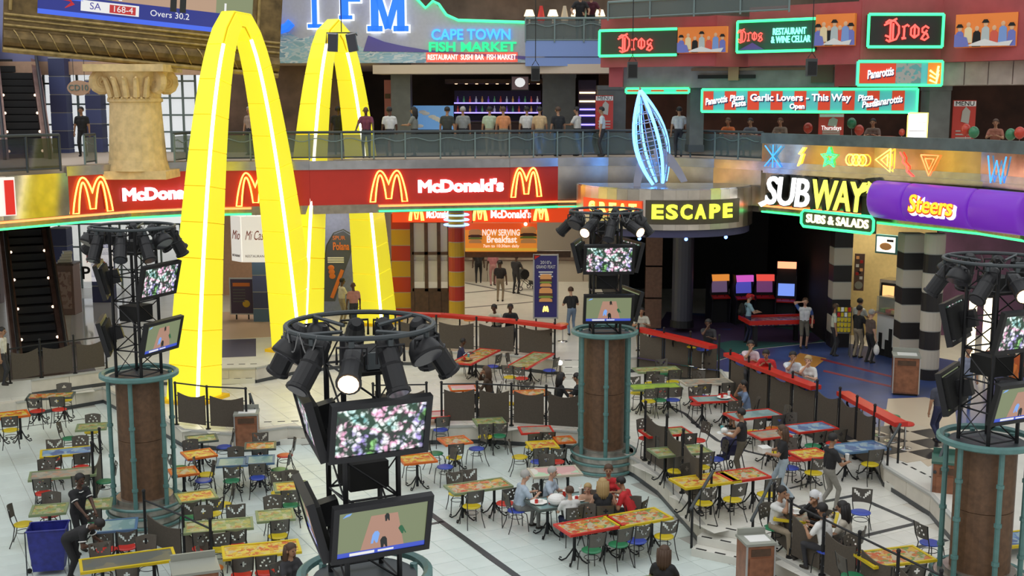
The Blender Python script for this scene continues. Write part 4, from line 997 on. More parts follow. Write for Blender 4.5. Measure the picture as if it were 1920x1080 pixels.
# burger counter at the back
r = empty('service_counter', (-.4, 56.3, Z2), 0, 'pale service counter at the back of the burger restaurant', 'counter')
for i in range(7): MB().box((-4.5+i*1.5, 0, .5), (1.47, .7, 1.0)).build('front_panel', mat('counter_front', (.5, .46, .38), .5), r)
MB().box((0, 0, 1.03), (10.6, .9, .06)).build('worktop', mat('counter_top', (.12, .08, .06), .4), r)
for i in range(4):
    o, W, H = frame2(880+i*33, 908+i*33, 56.5, 56.5, 466, 480, 'menu_board', 'lit menu board number %s from the left above the burger counter' % ['one', 'two', 'three', 'four'][i], 'menu board', 'menu boards over the counter')
    MB().box((0, .72, H-.03), (.06, 1.5, .06)).build('arm', black, o); MB().box((0, 0, H/2), (W, .1, H)).build('panel', mat('menu_lit', (.5, .4, .2), .5, 0, 1.2, (1, .8, .5)), o)
    for k_ in range(3): MB().box((0, -.06, H*(.25+.25*k_)), (W*.8, .01, H*.08)).build('text_line', redc, o)
# feather banner
r, W, H = frame2(601, 662, 46.6, 46.6, 433, 565, 'feather_banner', 'dark feather flag banner with orange writing', 'banner')
out = [(-.48, 0), (-.1, 0), (.1, .3), (.38, .62), (.5, .8), (.42, .93), (.2, 1.0), (-.1, .95), (-.3, .8), (-.42, .5)]
MB().slab([(x*W, z*H) for x, z in out], -.012, .012).build('flag', mat('flag_grey', (.06, .07, .11), .7), r)
MB().tube([(-.5*W, 0, -.6), (-.46*W, 0, 0), (-.44*W, 0, H*.5), (-.32*W, 0, H*.8), (-.1*W, 0, H*.97), (.2*W, 0, H*1.02), (.45*W, 0, H*.95)], .025, 6).build('pole', darkrail, r)
og = mat('print_orange', (.6, .16, .03), .6)
text('Polana', .42, og, r, (.12*W, -.02, H*.78), .004, .01, width=W*.5); text('SPUR', .22, og, r, (.06*W, -.02, H*.9), .004)
for i in range(3): MB().box((-.05*W, -.018, H*(.62-.03*i)), (W*.5, .01, .05)).build('text_line', whitem, r)
for i in range(3): MB().ball((-.2*W+.02*i, -.02, H*(.48-.06*i)), (.13, .02, .11), 8, 5).build('dish_picture', og, r)
MB().bar((-.2*W, -.02, H*.05), (.15*W, -.02, H*.45), .14, .01, (0, -1, 0)).build('address_line', og, r)
# poster stand left
r, W, H = frame2(429, 475, 46, 46, 521, 590, 'poster_stand', 'small framed menu poster on a stand between the arch legs', 'poster')
MB().box((0, .04, H/2), (W, .06, H)).build('frame', mat('trim_alu', (0, 0, 0)), r); MB().box((0, 0, H/2), (W-.1, .03, H-.1)).build('print', mat('poster_dark', (.06, .035, .08), .5), r)
MB().box((0, -.02, H*.82), (W*.7, .01, .14)).build('headline', og, r); MB().ball((W*.18, -.01, H*.3), (.16, .02, .15), 10, 6).build('round_badge', mat('band_yellow', (0, 0, 0)), r)
for i in range(5): MB().box((-W*.1, -.02, H*(.68-.08*i)), (W*.5, .01, .035)).build('text_line', greyp, r)
for sx in (-.25, .25): MB().tube([(sx*W, .05, -.85), (sx*W, .05, .1)], .03, 6).build('leg', black, r); MB().box((sx*W, .05, -.84), (.3, .4, .03)).build('foot', black, r)
# hexagonal white sign
lit_w = mat('sign_white_lit', (.75, .72, .68), .5, 0, .55, (1, .95, .88)); scr_r = mat('script_red', (.45, .08, .05), .6)
hx = zp(478, 447, 45); r = empty('hexagonal_sign', (hx.x, hx.y, zp(478, 490, 45).z), 0, 'white hexagonal hanging sign with red script lettering', 'sign')
h = zp(478, 405, 45).z-zp(478, 490, 45).z
for i, (x0, y0, x1, y1) in enumerate([(-.95, .25, -.45, -.25), (-.45, -.25, .6, -.25), (.6, -.25, 1.05, .3), (1.05, .3, .55, .9), (.55, .9, -.5, .9), (-.5, .9, -.95, .25)]):
    pn = empty('face', ((x0+x1)/2, (y0+y1)/2, 0), math.atan2(y1-y0, x1-x0), parent=r); L_ = math.hypot(x1-x0, y1-y0)
    MB().box((0, 0, h/2), (L_-.03, .04, h)).build('lit_panel', lit_w, pn)
    if i < 3:
        text('Mi Casa' if i == 1 else 'Mio', .5, scr_r, pn, (0, -.03, h*.58), .004, shear=.4, width=L_*.75); text('RESTAURANT', .13, darkwood, pn, (0, -.03, h*.13), .004, width=L_*.75)
MB().tube([(0, .3, h), (0, .3, h+.6)], .03, 5).build('hanger', black, r)
# parking sign behind the left tower
r, W, H = signbox(153, 208, 50, 50, 458, 528, 'parking_sign', 'white sign with red arrow and black letters behind the left tower', 'sign', lit_w)
text('P   E', .75, blackm, r, (0, -.03, H*.22), .006, .015); MB().slab([(-W*.35, H*.9), (W*.1, H*.9), (-.02, H*.75), (W*.3, H*.5), (W*.1, H*.42), (-W*.15, H*.65), (-W*.35, H*.5)], -.03, -.01).build('arrow', redc, r)
r, W, H = signbox(-12, 27, eY(0, o=.4), eY(27, o=.4), 333, 405, 'striped_sign', 'red and white vertical striped sign at the left edge', 'sign', lit_w, None, .15)
MB().box((W*.2, -.02, H*.48), (W*.45, .03, H*.9)).build('red_stripe', mat('stripe_red', (.5, .02, .01), .5, 0, .5, (.9, .03, .02)), r)
r, W, H = signbox(131, 166, 44.5, 44.5, 154, 176, 'oval_sign', 'peach oval hanging sign with short green letters', 'sign', peach, None, .05)
MB().lathe([(W*.62, 0), (W*.62, .07)], 20, (0, -.03, H/2), Matrix.Rotation(math.pi/2, 3, 'X') @ Matrix.Diagonal((1, .65, 1))).build('oval_board', peach, r); text('CD10', .3, teal, r, (0, -.12, H*.5), .004)
for s_ in (-1, 1): MB().tube([(s_*.2, 0, H), (s_*.2, 0, H+1.6)], .01, 4).build('chain', darkrail, r)
# ---------------------------------------------------------------- fish market sign
fm_grey = mat('fishmarket_grey', (.46, .46, .52), .5, noise=.05); YF = 45.9
r, W, H = frame2(470, 986, YF, YF-.6, -60, 118, 'fish_market_sign', 'big fish market fascia with blue letters, mural and green neon', 'sign')
def fx(px): return (px-728)/516*W
def fz(py): return (118-py)/178*H
MB().slab([(fx(470), 0), (fx(986), 0), (fx(986), fz(43)), (fx(860), fz(38)), (fx(838), fz(28)), (fx(812), fz(2)), (fx(798), fz(14)), (fx(780), fz(-4)), (fx(770), fz(-20)), (fx(740), fz(-60)), (fx(470), fz(-60))], 0, .3).build('board', fm_grey, r)
sea = patt('mural_sea', [(.25, .42, .5), (.45, .55, .6), (.3, .48, .58), (.6, .65, .68), (.2, .34, .45)], 2.2, 'noise', rough=.5, stretch=(.6, 1, 2))
MB().slab([(fx(520), 0), (fx(986), 0), (fx(986), fz(111)), (fx(800), fz(97)), (fx(690), fz(95)), (fx(640), fz(70)), (fx(600), fz(62)), (fx(560), fz(72)), (fx(530), fz(55)), (fx(520), fz(60))], -.02, 0).build('sea_mural', sea, r)
MB().slab([(fx(680), fz(96)), (fx(800), fz(98)), (fx(986), fz(112)), (fx(986), fz(106)), (fx(800), fz(94)), (fx(755), fz(86)), (fx(720), fz(78)), (fx(690), fz(66))], -.035, -.02).build('mountain_mural', mat('mural_violet', (.12, .1, .35), .6), r)
MB().tube([(fx(x), -.08, fz(y)) for x, y in ((770, -20), (781, -4), (799, 15), (813, 2), (824, 8), (838, 28), (860, 38), (986, 42.5))], .05, 6).build('green_neon', g_neon, r)
wb = glow('letter_white', (.9, .95, 1), 1.1)
def slabletter(ch, x0, x1, zb, zt, m, y, g=0):
    w_ = x1-x0; s_ = w_*.2; b = MB()
    def B(xa, xb, za, zc): b.box(((xa+xb)/2, y, (za+zc)/2), (xb-xa+2*g, .12, zc-za+2*g))
    cx = (x0+x1)/2
    if ch == 'T': B(cx-w_*.17, cx+w_*.17, zb, zt); B(x0, x1, zb, zb+.14); B(x0-.1, x1+.1, zt-.2, zt)
    if ch == 'F': B(x0, x0+w_*.34, zb, zt); B(x0-.05, x0+w_*.5, zb, zb+.14); B(x0, x1, zt-.2, zt); B(x0+w_*.3, x0+w_*.85, zb+(zt-zb)*.42, zb+(zt-zb)*.54)
    if ch == 'M':
        for xx in (x0+w_*.15, x1-w_*.15): B(xx-w_*.1, xx+w_*.1, zb, zt); B(xx-w_*.2, xx+w_*.2, zb, zb+.2)
        b.bar((x0+w_*.1, y, zt), (cx, y, zb+.1), w_*.17+2*g, .12, (0, 1, 0)); b.bar((x1-w_*.1, y, zt), (cx, y, zb+.1), w_*.17+2*g, .12, (0, 1, 0))
    b.build('letter_'+('face' if not g else 'halo'), m, r)
for ch, a, b_, zb_ in (('T', 578, 604, 52), ('F', 640, 684, 36), ('M', 694, 764, 59)):
    slabletter(ch, fx(a), fx(b_), fz(zb_), fz(-42), b_neon2, -.2); slabletter(ch, fx(a), fx(b_), fz(zb_), fz(-42), wb, -.08, .05)
MB().tube([(fx(555)+.75*math.cos(t)*.8-.55, -.2, fz(0)+1.05*math.sin(t)) for t in [math.radians(q) for q in range(50, 330, 20)]], .17, 6).build('letter_face', b_neon2, r)
text('CAPE TOWN', .54, c_neon, r, (fx(884), -.08, fz(66)), .03, .012, width=fx(958)-fx(810)); text('FISH MARKET', .47, gr_neon, r, (fx(886), -.08, fz(89)), .03, .012, width=fx(968)-fx(804)); text('RESTAURANT  SUSHI BAR  FISH MARKET', .27, glow('letter_rose', (1, .6, .5), 2), r, (fx(885), -.08, fz(108)), .02, .004, width=fx(968)-fx(802))
MB().box((fx(885), -.02, fz(107.5)), (fx(972)-fx(800), .03, .36)).build('red_backing', mat('rose_back', (.5, .08, .06), .5, 0, .5, (1, .15, .1)), r)
# ---------------------------------------------------------------- gothic grill signs
dark_green = mat('sign_dark_green', (.035, .045, .025), .5)
def gothic(root, x, z, s, m=r_neon, y=-.06):
    """blackletter word drawn with neon strokes"""
    S_ = {'D': [[(0, .1), (.15, 0), (.5, .12), (.62, .4), (.62, .75), (.4, 1.0), (.12, 1.05), (-.05, .92)], [(.2, .05), (.2, .95)], [(.33, .12), (.33, .9)], [(-.12, .8), (.1, .9), (.5, 1.12)], [(-.05, .3), (.16, .22)]],
          'r': [[(.0, .05), (.1, .1), (.1, .65), (.0, .6)], [(.1, .6), (.25, .7), (.34, .62)], [(.0, .02), (.2, .05)]],
          'o': [[(.2, .05), (.02, .2), (.02, .5), (.2, .68), (.4, .5), (.4, .2), (.2, .05)], [(.2, .1), (.2, .6)]],
          's': [[(.0, .1), (.2, .02), (.38, .15), (.3, .32), (.06, .42), (.06, .58), (.22, .7), (.38, .6)], [(.05, .12), (.3, .5)]]}
    for ch, dx, dz in (('D', 0, -.04), ('r', .78, .08), ('o', 1.2, .1), ('s', 1.72, .02)):
        b = MB()
        for st in S_[ch]: b.tube([(x+(dx+p-1.05)*s, y, z+(q+dz-.5)*s) for p, q in st], .028*s/.55, 5)
        b.build('neon_letter', m, root)
def painting(pl, pr, yl, yr, tp, bt, label):
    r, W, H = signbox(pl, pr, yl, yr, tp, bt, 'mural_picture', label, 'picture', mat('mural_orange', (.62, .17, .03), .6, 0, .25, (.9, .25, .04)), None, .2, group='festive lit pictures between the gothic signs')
    rnd = random.Random(int(pl)); cols = [(.12, .14, .4), (.6, .5, .3), (.65, .55, .1), (.35, .4, .4), (.5, .08, .05), (.15, .25, .5)]
    for i in range(7):
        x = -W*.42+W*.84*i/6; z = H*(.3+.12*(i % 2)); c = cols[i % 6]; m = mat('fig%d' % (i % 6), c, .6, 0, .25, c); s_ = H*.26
        MB().slab([(x-s_*.5, z-s_*1.1), (x+s_*.5, z-s_*1.1), (x+s_*.42, z+s_*.5), (x+s_*.15, z+s_*.75), (x-s_*.15, z+s_*.75), (x-s_*.42, z+s_*.5)], -.02-.004*(i % 2), -.001).build('painted_coat', m, r)
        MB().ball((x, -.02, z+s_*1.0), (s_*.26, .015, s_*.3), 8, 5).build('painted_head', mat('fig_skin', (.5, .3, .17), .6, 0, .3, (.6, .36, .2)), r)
        if i % 3 == 0: MB().slab([(x-s_*.45, z+s_*1.15), (x+s_*.45, z+s_*1.15), (x+s_*.2, z+s_*1.55), (x-s_*.2, z+s_*1.55)], -.045, -.03).build('painted_hat', mat('fig2', (0, 0, 0)), r)
    MB().slab([(-W*.3, H*.04), (W*.4, H*.02), (W*.45, H*.18), (W*.2, H*.12), (0, H*.24), (-W*.2, H*.12)], -.05, -.03).build('painted_cloth', wpap if 'wpap' in globals() else whitem, r)
    MB().slab([(-W*.5, H*.02), (-W*.25, H*.02), (-W*.3, H*.3), (-W*.5, H*.4)], -.05, -.03).build('painted_table', mat('fig0', (0, 0, 0)), r)
r, W, H = signbox(1125, 1270, 41.75, 40.6, 56, 104, 'grill_sign', 'dark green gothic sign open to the picture, leftmost of three', 'neon sign', dark_green, g_neon, .2, .045, 'gothic neon signs', 'tbl'); gothic(r, -.05, H*.48, .55)
painting(1271, 1363, 40.5, 39.8, 50, 99, 'orange picture of revellers right of the leftmost gothic sign')
r, W, H = signbox(1384, 1530, 40.5, 38.9, 38, 96, 'grill_sign', 'gothic restaurant and wine cellar sign in the middle', 'neon sign', mat('sign_green2', (.02, .1, .06), .5), g_neon, .2, .045, 'gothic neon signs', 'tbl')
gothic(r, -W*.32, H*.52, .40); text('RESTAURANT', .3, glow('letter_mint', (.2, 1, .7), 1.8), r, (W*.18, -.06, H*.62), .02, .006, width=W*.42); text('& WINE CELLAR', .3, glow('letter_mint', (0, 0, 0), 1), r, (W*.2, -.06, H*.36), .02, .006, width=W*.5)
MB().slab([(-W*.48, .06), (-W*.14, .06), (-W*.3, H*.3)], -.03, -.01).build('hill_motif', mat('mural_violet', (0, 0, 0)), r)
painting(1530, 1603, 38.7, 38.0, 26, 86, 'narrow orange picture of revellers right of the wine cellar sign')
r, W, H = signbox(1629, 1769, 37.8, 37.8, 27, 88, 'grill_sign', 'gothic sign with full green neon frame on the right', 'neon sign', mat('sign_black', (.015, .015, .012), .5), g_neon, .2, .045, 'gothic neon signs'); gothic(r, .05, H*.5, .62)
painting(1793, 1909, 37.2, 36, 25, 88, 'large orange picture of revellers at the far right')
# ---------------------------------------------------------------- pizza signs
pz_r, pz_t = mat('pizza_red', (.55, .05, .02), .5, 0, .4, (.85, .06, .02)), mat('pizza_teal', (.08, .4, .4), .5, 0, .4, (.1, .6, .6))
letw = mat('letter_plain_white', (.85, .85, .85), .5, 0, .9, (1, 1, 1)); letb = mat('letter_shadow', (.03, .03, .12), .6)
def pizza(pl, pr, yl, yr, tp, bt, label, n, words):
    r, W, H = signbox(pl, pr, yl, yr, tp, bt, 'pizza_sign', label, 'sign', pz_t, g_neon, .2, .04, 'red and teal pizza signs')
    for i in range(n):
        if i % 2 == 0: MB().box((-W/2+W*(i+.5)/n, -.015, H/2), (W/n, .02, H*.84)).build('red_stripe', pz_r, r)
    for s_, x, z, h, w_, sh, t in words:
        text(s_, h*H, letb, r, (W*x+.03, -.035, H*z-.03), .004, .012, sh, width=W*w_, tilt=t); text(s_, h*H, letw, r, (W*x, -.06, H*z), .01, .008, sh, width=W*w_, tilt=t)
    return r, W, H
pizza(1317, 1721, 41.2, 38.6, 167, 210, 'long striped pizza sign pointing garlic lovers this way', 18, [('Panarottis', -.43, .5, .42, .11, .3, -.15), ('Pizza', -.33, .62, .36, .07, .2, -.1), ('Pasta', -.32, .36, .36, .07, .2, -.1), ('Garlic Lovers - This Way', -.03, .62, .42, .47, 0, 0), ('Open', -.04, .24, .3, .07, 0, 0), ('Pizza', .27, .62, .36, .07, .2, -.1), ('Pasta', .29, .34, .36, .07, .2, -.1), ('Panarottis', .37, .48, .42, .13, .3, -.15)])
r, W, H = pizza(1609, 1767, 37.85, 37.85, 115, 160, 'short pizza sign with orange chevrons', 2, [('Panarottis', -.24, .5, .5, .32, .3, -.15)])
MB().box((W*.1, -.02, H/2), (W*.3, .03, H*.84)).build('picture', patt('waiter_print', [(.1, .3, .3), (.3, .3, .28), (.12, .25, .25)], 3, 'noise', emit=.3), r); MB().box((W*.41, -.03, H/2), (W*.16, .03, H*.88)).build('orange_field', orangeg, r)
for k_ in range(3): MB().tube([(W*.35, -.07, H*(.62-.2*k_)), (W*.43, -.07, H*(.42-.16*k_)), (W*.45, -.07, H*(.8-.16*k_))], .035, 5).build('chevron', glow('chevron_glow', (1, .6, .15), 4), r)
r, W, H = pizza(1174, 1292, 42.2, 41.8, 166, 174, 'thin red and teal strip sign over the pizza doorway', 5, [])
r, W, H = signbox(1703, 1740, 37.9, 37.7, 212, 262, 'lit_menu_box', 'overexposed white light box below the long pizza sign', 'light box', glow('white_box', (1, 1, 1), 2.2), None, .15)
for z in (.33, .66): MB().box((0, -.01, H*z), (W*.9, .02, .02)).build('divider', mat('divider_grey', (.4, .35, .35), .6), r)
MB().tube([(-W/2, -.03, 0), (-W/2, -.03, H*.9), (-W*.4, -.03, H), (W/2, -.03, H), (W/2, -.03, 0)], .025, 5, True).build('edge_tube', y_neon, r)
for pl, pr, tp, bt, Y, l in [(1536, 1583, 213, 258, 40.2, 'red thursday poster in the pizza restaurant'), (1788, 1831, 188, 268, 39, 'tall dark red poster at the far right of the first floor'), (1117, 1150, 179, 246, 43.9, 'red and white poster on the first floor pillar')]:
    r, W, H = signbox(pl, pr, Y, Y, tp, bt, 'red_poster', l, 'poster', mat('poster_red', (.35, .03, .02), .5, 0, .12, (.6, .04, .02)), None, .05)
    zl = L1-r.location.z
    if zl < -.05 and 'thurs' not in l: MB().box((0, .02, zl/2), (.08, .05, -zl)).build('leg', black, r)
    MB().box((0, -.01, H*.92), (W*.96, .02, H*.12)).build('header', wpap if 'wpap' in globals() else whitem, r)
    text('Thursdays' if 'thurs' in l else 'MENU', .2, letw if 'thurs' in l else blackm, r, (0, -.025, H*(.4 if 'thurs' in l else .92)), .004, width=W*.8)
    MB().slab([(-W*.15, H*.5), (W*.2, H*.45), (W*.25, H*.75), (W*.05, H*.85), (-W*.1, H*.75)], -.025, -.01).build('figure_print', mat('print_grey', (.4, .38, .34), .6), r)
    for k_ in range(3): MB().box((0, -.01, H*(.28-.08*k_)), (W*.7, .02, .04)).build('text_line', mat('print_grey', (0, 0, 0)), r)
# ---------------------------------------------------------------- canopy, escape sign and rocket
cx, cy = zp(1248, 350, 41.2).x, 41.6; RC = 3.0; zc0, zc1 = zp(1248, 432, 38.6).z, zp(1248, 357, 38.6).z
r = empty('round_canopy', (cx, cy, zc0), 0, 'round mirror steel canopy over the arcade entrance', 'canopy')
arc = [(-RC*1.0*math.cos(t*math.pi/24), -RC*math.sin(t*math.pi/24)) for t in range(25)]
for a_, c_ in zip(arc, arc[1:]): MB().bar((a_[0], a_[1], (zc1-zc0)/2), (c_[0], c_[1], (zc1-zc0)/2), .06, zc1-zc0).build('mirror_panel', mirror2, r)
MB().prism(arc, zc1-zc0-.02, zc1-zc0+.04).build('top_plate', steel, r); MB().prism([(x*.98, y*.98) for x, y in arc], -.25, 0).build('underside', mat('canopy_blue', (.05, .05, .12), .5), r)
for k_, t in enumerate((6, 9, 13, 17)): MB().ball((arc[t][0]*.97, arc[t][1]*.97, -.3), .06, 8, 5).build('blue_lamp', blue_neon, r)
def arctext(s, px0, px1, z, size, m, label, dy=.12, back=None, bw=.0):
    rr = empty('escape_lettering', (cx, cy, zc0), 0, label, 'neon sign')
    n = len(s)
    for i, ch in enumerate(s):
        px = px0+(px1-px0)*(i+.5)/n; x = (px-960)/FPX*39.6-cx; x = max(-RC*.95, min(RC*.95, x)); y = -math.sqrt(RC*RC-x*x)-dy
        o = text(ch, size, m, rr, (x, y, z), .03, .025, width=(px1-px0)/n/FPX*39.6*.82); o.rotation_euler = (0, 0, math.asin(x/RC)*.9); o.name = 'neon_letter'
    return rr
ya = glow('escape_yellow', (.75, .85, .05), 1.7)
arctext('ESCAPE', 1212, 1372, (zc1-zc0)*.45, .62, ya, 'yellow green escape lettering curving around the canopy')
r2 = arctext('GREAT', 1102, 1190, (zc1-zc0)*.52, .4, y_neon, 'yellow great lettering on red left of the escape lettering', .25)
xs = [(px-960)/FPX*39.6-cx for px in (1098, 1130, 1165, 1198)]
b = MB()
for xa, xb in zip(xs, xs[1:]):
    f_ = lambda x: -math.sqrt(max(.2, RC*RC-min(abs(x), RC*.97)**2))-.13
    b.bar((max(xa, -RC*.98), f_(xa), (zc1-zc0)*.52), (xb, f_(xb), (zc1-zc0)*.52), .05, .52)
b.build('red_backing', mat('sign_red_lit', (0, 0, 0)), r2)
xs = [(px-960)/FPX*39.6-cx for px in range(1205, 1386, 12)]
b = MB()
for xa, xb in zip(xs, xs[1:]): b.bar((xa, f_(xa)+.06, (zc1-zc0)*.45), (xb, f_(xb)+.06, (zc1-zc0)*.45), .04, .78)
b.build('dark_backing', mat('escape_back', (.10, .085, .06), .4, .5), r2)
# rocket
base = zp(1240, 348, 39.6); r = empty('neon_rocket', (base.x, 39.9, zc1+.02), 0, 'leaning silver rocket sculpture outlined in blue neon on the canopy', 'sculpture')
r.rotation_euler = (R_(4), R_(-13), 0)
Hh = 3.25; sil = mat('rocket_silver', (.4, .4, .48), .3, .8); ib = glow('ice_blue', (.12, .4, 1), 4)
def prof(t): return .60*math.sin(math.pi*min(1, .12+.88*t))**.9 if t < 1 else .01
for k_ in range(4):
    a = k_*math.pi/2+.35; q = Vector((math.cos(a), math.sin(a), 0))
    MB().tube([q*prof(i/12)+Vector((0, 0, .15+i/12*(Hh-.15))) for i in range(13)], .05, 6).build('neon_edge', ib, r)
    MB().tube([q*(prof(i/12)*.86)+Vector((0, 0, .15+i/12*(Hh-.3))) for i in range(13)], .022, 5).build('neon_edge_inner', ib, r)
for k_ in range(8):
    a = k_*math.pi/4+.1; q = Vector((math.cos(a), math.sin(a), 0)); MB().tube([q*prof(i/10)*.9+Vector((0, 0, .15+i/10*(Hh-.3))) for i in range(11)], .02, 4).build('hull_rib', sil, r)
for i in range(1, 10):
    z = .15+i/10*(Hh-.3); rr = prof(i/10)*.9
    MB().tube([(rr*math.cos(t*math.pi/6), rr*math.sin(t*math.pi/6), z) for t in range(12)], .015, 4, True).build('hull_ring', sil, r)
for s_, a in ((-1, .2), (1, -.1), (.3, 1.6)):
    q = Vector((s_, a*.5, 0)).normalized()
    b = MB(); pts = [q*.35+Vector((0, 0, 1.25)), q*.62+Vector((0, 0, .9)), q*.8+Vector((0, 0, .45)), q*.92+Vector((0, 0, 0)), q*.7+Vector((0, 0, 0)), q*.5+Vector((0, 0, .5)), q*.25+Vector((0, 0, .8))]
    sd = Vector((-q.y, q.x, 0))*.06; n = len(pts)
    b.v = [tuple(p+sd) for p in pts]+[tuple(p-sd) for p in pts]; b.f = [tuple(range(n)), tuple(reversed(range(n, 2*n)))]+[(i, n+i, n+(i+1) % n, (i+1) % n) for i in range(n)]
    b.build('fin', sil, r)
MB().lathe([(.02, Hh+.12), (.06, Hh-.05), (.10, Hh-.2)][::-1], 10).build('nose_cone', mat('nose_tan', (.35, .25, .18), .5), r)
# ---------------------------------------------------------------- sandwich sign
sw_y = glow('sub_yellow', (.95, .95, .12), 1.15); sw_w = glow('sub_white', (1, 1, 1), 1.25); bkm = mat('sign_edge_black', (.012, .015, .012), .5)
r, W, H = on_edge(1432, 1638, 338, 397, 'sandwich_sign', 'large italic white and yellow sandwich shop sign with arrows', 'sign', .45)
text('SUBWAY', H*1.32, bkm, r, (-W*.02, .12, H*.52), .16, .05, .12, width=W*.93, sp=.92)
def part_letters(s, x, w_, m): return text(s, H*1.3, m, r, (x, -.07, H*.52), .03, .018, .12, width=w_, sp=.92)
part_letters('SUB', -W*.26, W*.42, sw_w); part_letters('WAY', W*.205, W*.47, sw_y)
MB().slab([(W*.40, H*.68), (W*.47, H*.82), (W*.46, H*.72), (W*.53, H*.92), (W*.47, H*1.08), (W*.47, H*.98), (W*.38, H*.82)], -.1, -.04).build('arrow_tail', sw_y, r)
MB().slab([(-W*.50, H*.0), (-W*.42, H*.18), (-W*.44, H*.28), (-W*.53, H*.12)], -.1, -.04).build('arrow_tail', sw_w, r)
MB().slab([(W*.36, H*.6), (W*.5, H*.62), (W*.56, H*.92), (W*.5, H*1.2), (W*.43, H*1.16), (W*.36, H*.9)], .02, .3).build('arrow_box', bkm, r); MB().box((W*.43, .2, H*.35), (.35, .2, .7)).build('bracket', bkm, r)
r, W, H = on_edge(1504, 1640, 400, 431, 'salads_sign', 'green neon oval sign for subs and salads', 'neon sign', .5)
MB().box((0, .06, H/2), (W, .1, H)).build('panel', dark_green, r); text('SUBS & SALADS', H*.72, glow('cream_neon', (1, .9, .5), 2), r, (0, -.02, H*.5), .02, .008, width=W*.86)
MB().tube([(-W/2+.1, -.03, H), (W/2-.1, -.03, H), (W/2, -.03, H*.8), (W/2, -.03, H*.2), (W/2-.1, -.03, 0), (-W/2+.1, -.03, 0), (-W/2, -.03, H*.2), (-W/2, -.03, H*.8)], .045, 6, True).build('neon_border', g_neon, r)
# purple steak sign
purp = mat('steak_purple', (.14, .02, .38), .35, 0, .38, (.22, .03, .62))
r, W, H = on_edge(1646, 1935, 349, 424, 'steak_sign', 'bulging purple illuminated sign in three drums', 'sign', .35)
for x0, x1 in ((-.5, -.25), (-.245, .19), (.195, .5)):
    b = MB(); n = 10; seg = []
    for xx, k_ in ((x0, .82), (x0+.02, 1), (x1-.02, 1), (x1, .82)):
        seg.append([(xx*W, -.05-.45*k_*math.sin(math.pi*i/n), H/2-H/2*(.9+.1*k_)*math.cos(math.pi*i/n)) for i in range(n+1)])
    for s_ in seg: b.v += s_
    for j in range(3):
        for i in range(n): a_ = j*(n+1)+i; b.f.append((a_, a_+n+1, a_+n+2, a_+1))
    b.f += [tuple(range(n+1)), tuple(reversed(range(3*(n+1), 4*(n+1))))]
    b.build('purple_drum', purp, r, smooth=True)
MB().box((0, .05, H/2), (W, .12, H)).build('back_plate', bkm, r)
for m, dx, dz, bo, y in ((letw, .05, -.05, .05, -.52), (mat('steak_red', (.5, .04, .01), .5, 0, .5, (.8, .08, .01)), -.02, .0, .03, -.55), (glow('steak_yellow', (1, .55, .03), 1.2), 0, .02, .006, -.58)):
    text('Steers', H*.62, m, r, (-.02*W+dx, y, H*.5+dz), .02, bo, .15, width=W*.29+bo*2)
# neon figures on the bronze band
def icon(px, py, strokes, m, label, s=.34):
    Yk = eY(px, 7.5, .22); p = zp(px, py, Yk); pa, pb = Vector((zp(px-20, py, eY(px-20, 7.5)).x, eY(px-20, 7.5))), Vector((zp(px+20, py, eY(px+20, 7.5)).x, eY(px+20, 7.5)))
    r = empty('neon_figure', (p.x, p.y, p.z), math.atan2(pb.y-pa.y, pb.x-pa.x), label, 'neon figure', 'small neon figures on the bronze band')
    for st in strokes: MB().tube([(a*s, 0, c*s) for a, c in st], .022, 5).build('neon_stroke', m, r)
star = [(math.sin(i*math.pi/5)*(1 if i % 2 == 0 else .45), math.cos(i*math.pi/5)*(1 if i % 2 == 0 else .45)) for i in range(11)]
circ = lambda cx_, cz_, rr: [(cx_+rr*math.cos(i*math.pi/5), cz_+rr*math.sin(i*math.pi/5)) for i in range(11)]
icon(1449, 293, [[(-1, 1), (1, -1)], [(-1, -1), (1, 1)], [(0, 1.1), (0, -1.1)]], c_neon, 'blue crossed neon rods at the left end of the bronze band')
icon(1500, 294, [[(.4, 1), (-.2, .3), (.2, .2), (-.3, -1)], [(.6, 1), (.1, .4), (.4, .3), (0, -.8)]], y_neon, 'yellow neon lightning bolt', .3)
icon(1554, 296, [star, [(a*.6, c*.6) for a, c in star]], g_neon, 'green neon star on the bronze band'); icon(1605, 300, [circ(-.7, 0, .5), circ(0, 0, .5), circ(.7, 0, .5)], y_neon, 'yellow neon linked rings')
icon(1657, 300, [[(.7, 1), (-.9, 0), (.7, -1), (.7, 1)], [(.4, .5), (-.3, 0), (.4, -.5), (.4, .5)]], y_neon, 'yellow neon triangle pointing left'); icon(1699, 308, [[(-.7, 1), (-.3, .5), (-.4, .2), (.1, -.2), (.1, -.6), (.7, -1)]], r_neon, 'red neon zigzag on the bronze band')
icon(1742, 309, [[(-.9, .8), (.9, .8), (0, -.9), (-.9, .8)], [(-.45, .5), (.45, .5), (0, -.4), (-.45, .5)]], o_neon, 'orange neon triangle pointing down'); icon(1868, 318, [[(-.9, .9), (-.5, -.9), (0, .6), (.5, -.9), (.9, .9)]], c_neon, 'blue neon wave at the right end of the bronze band', .4)
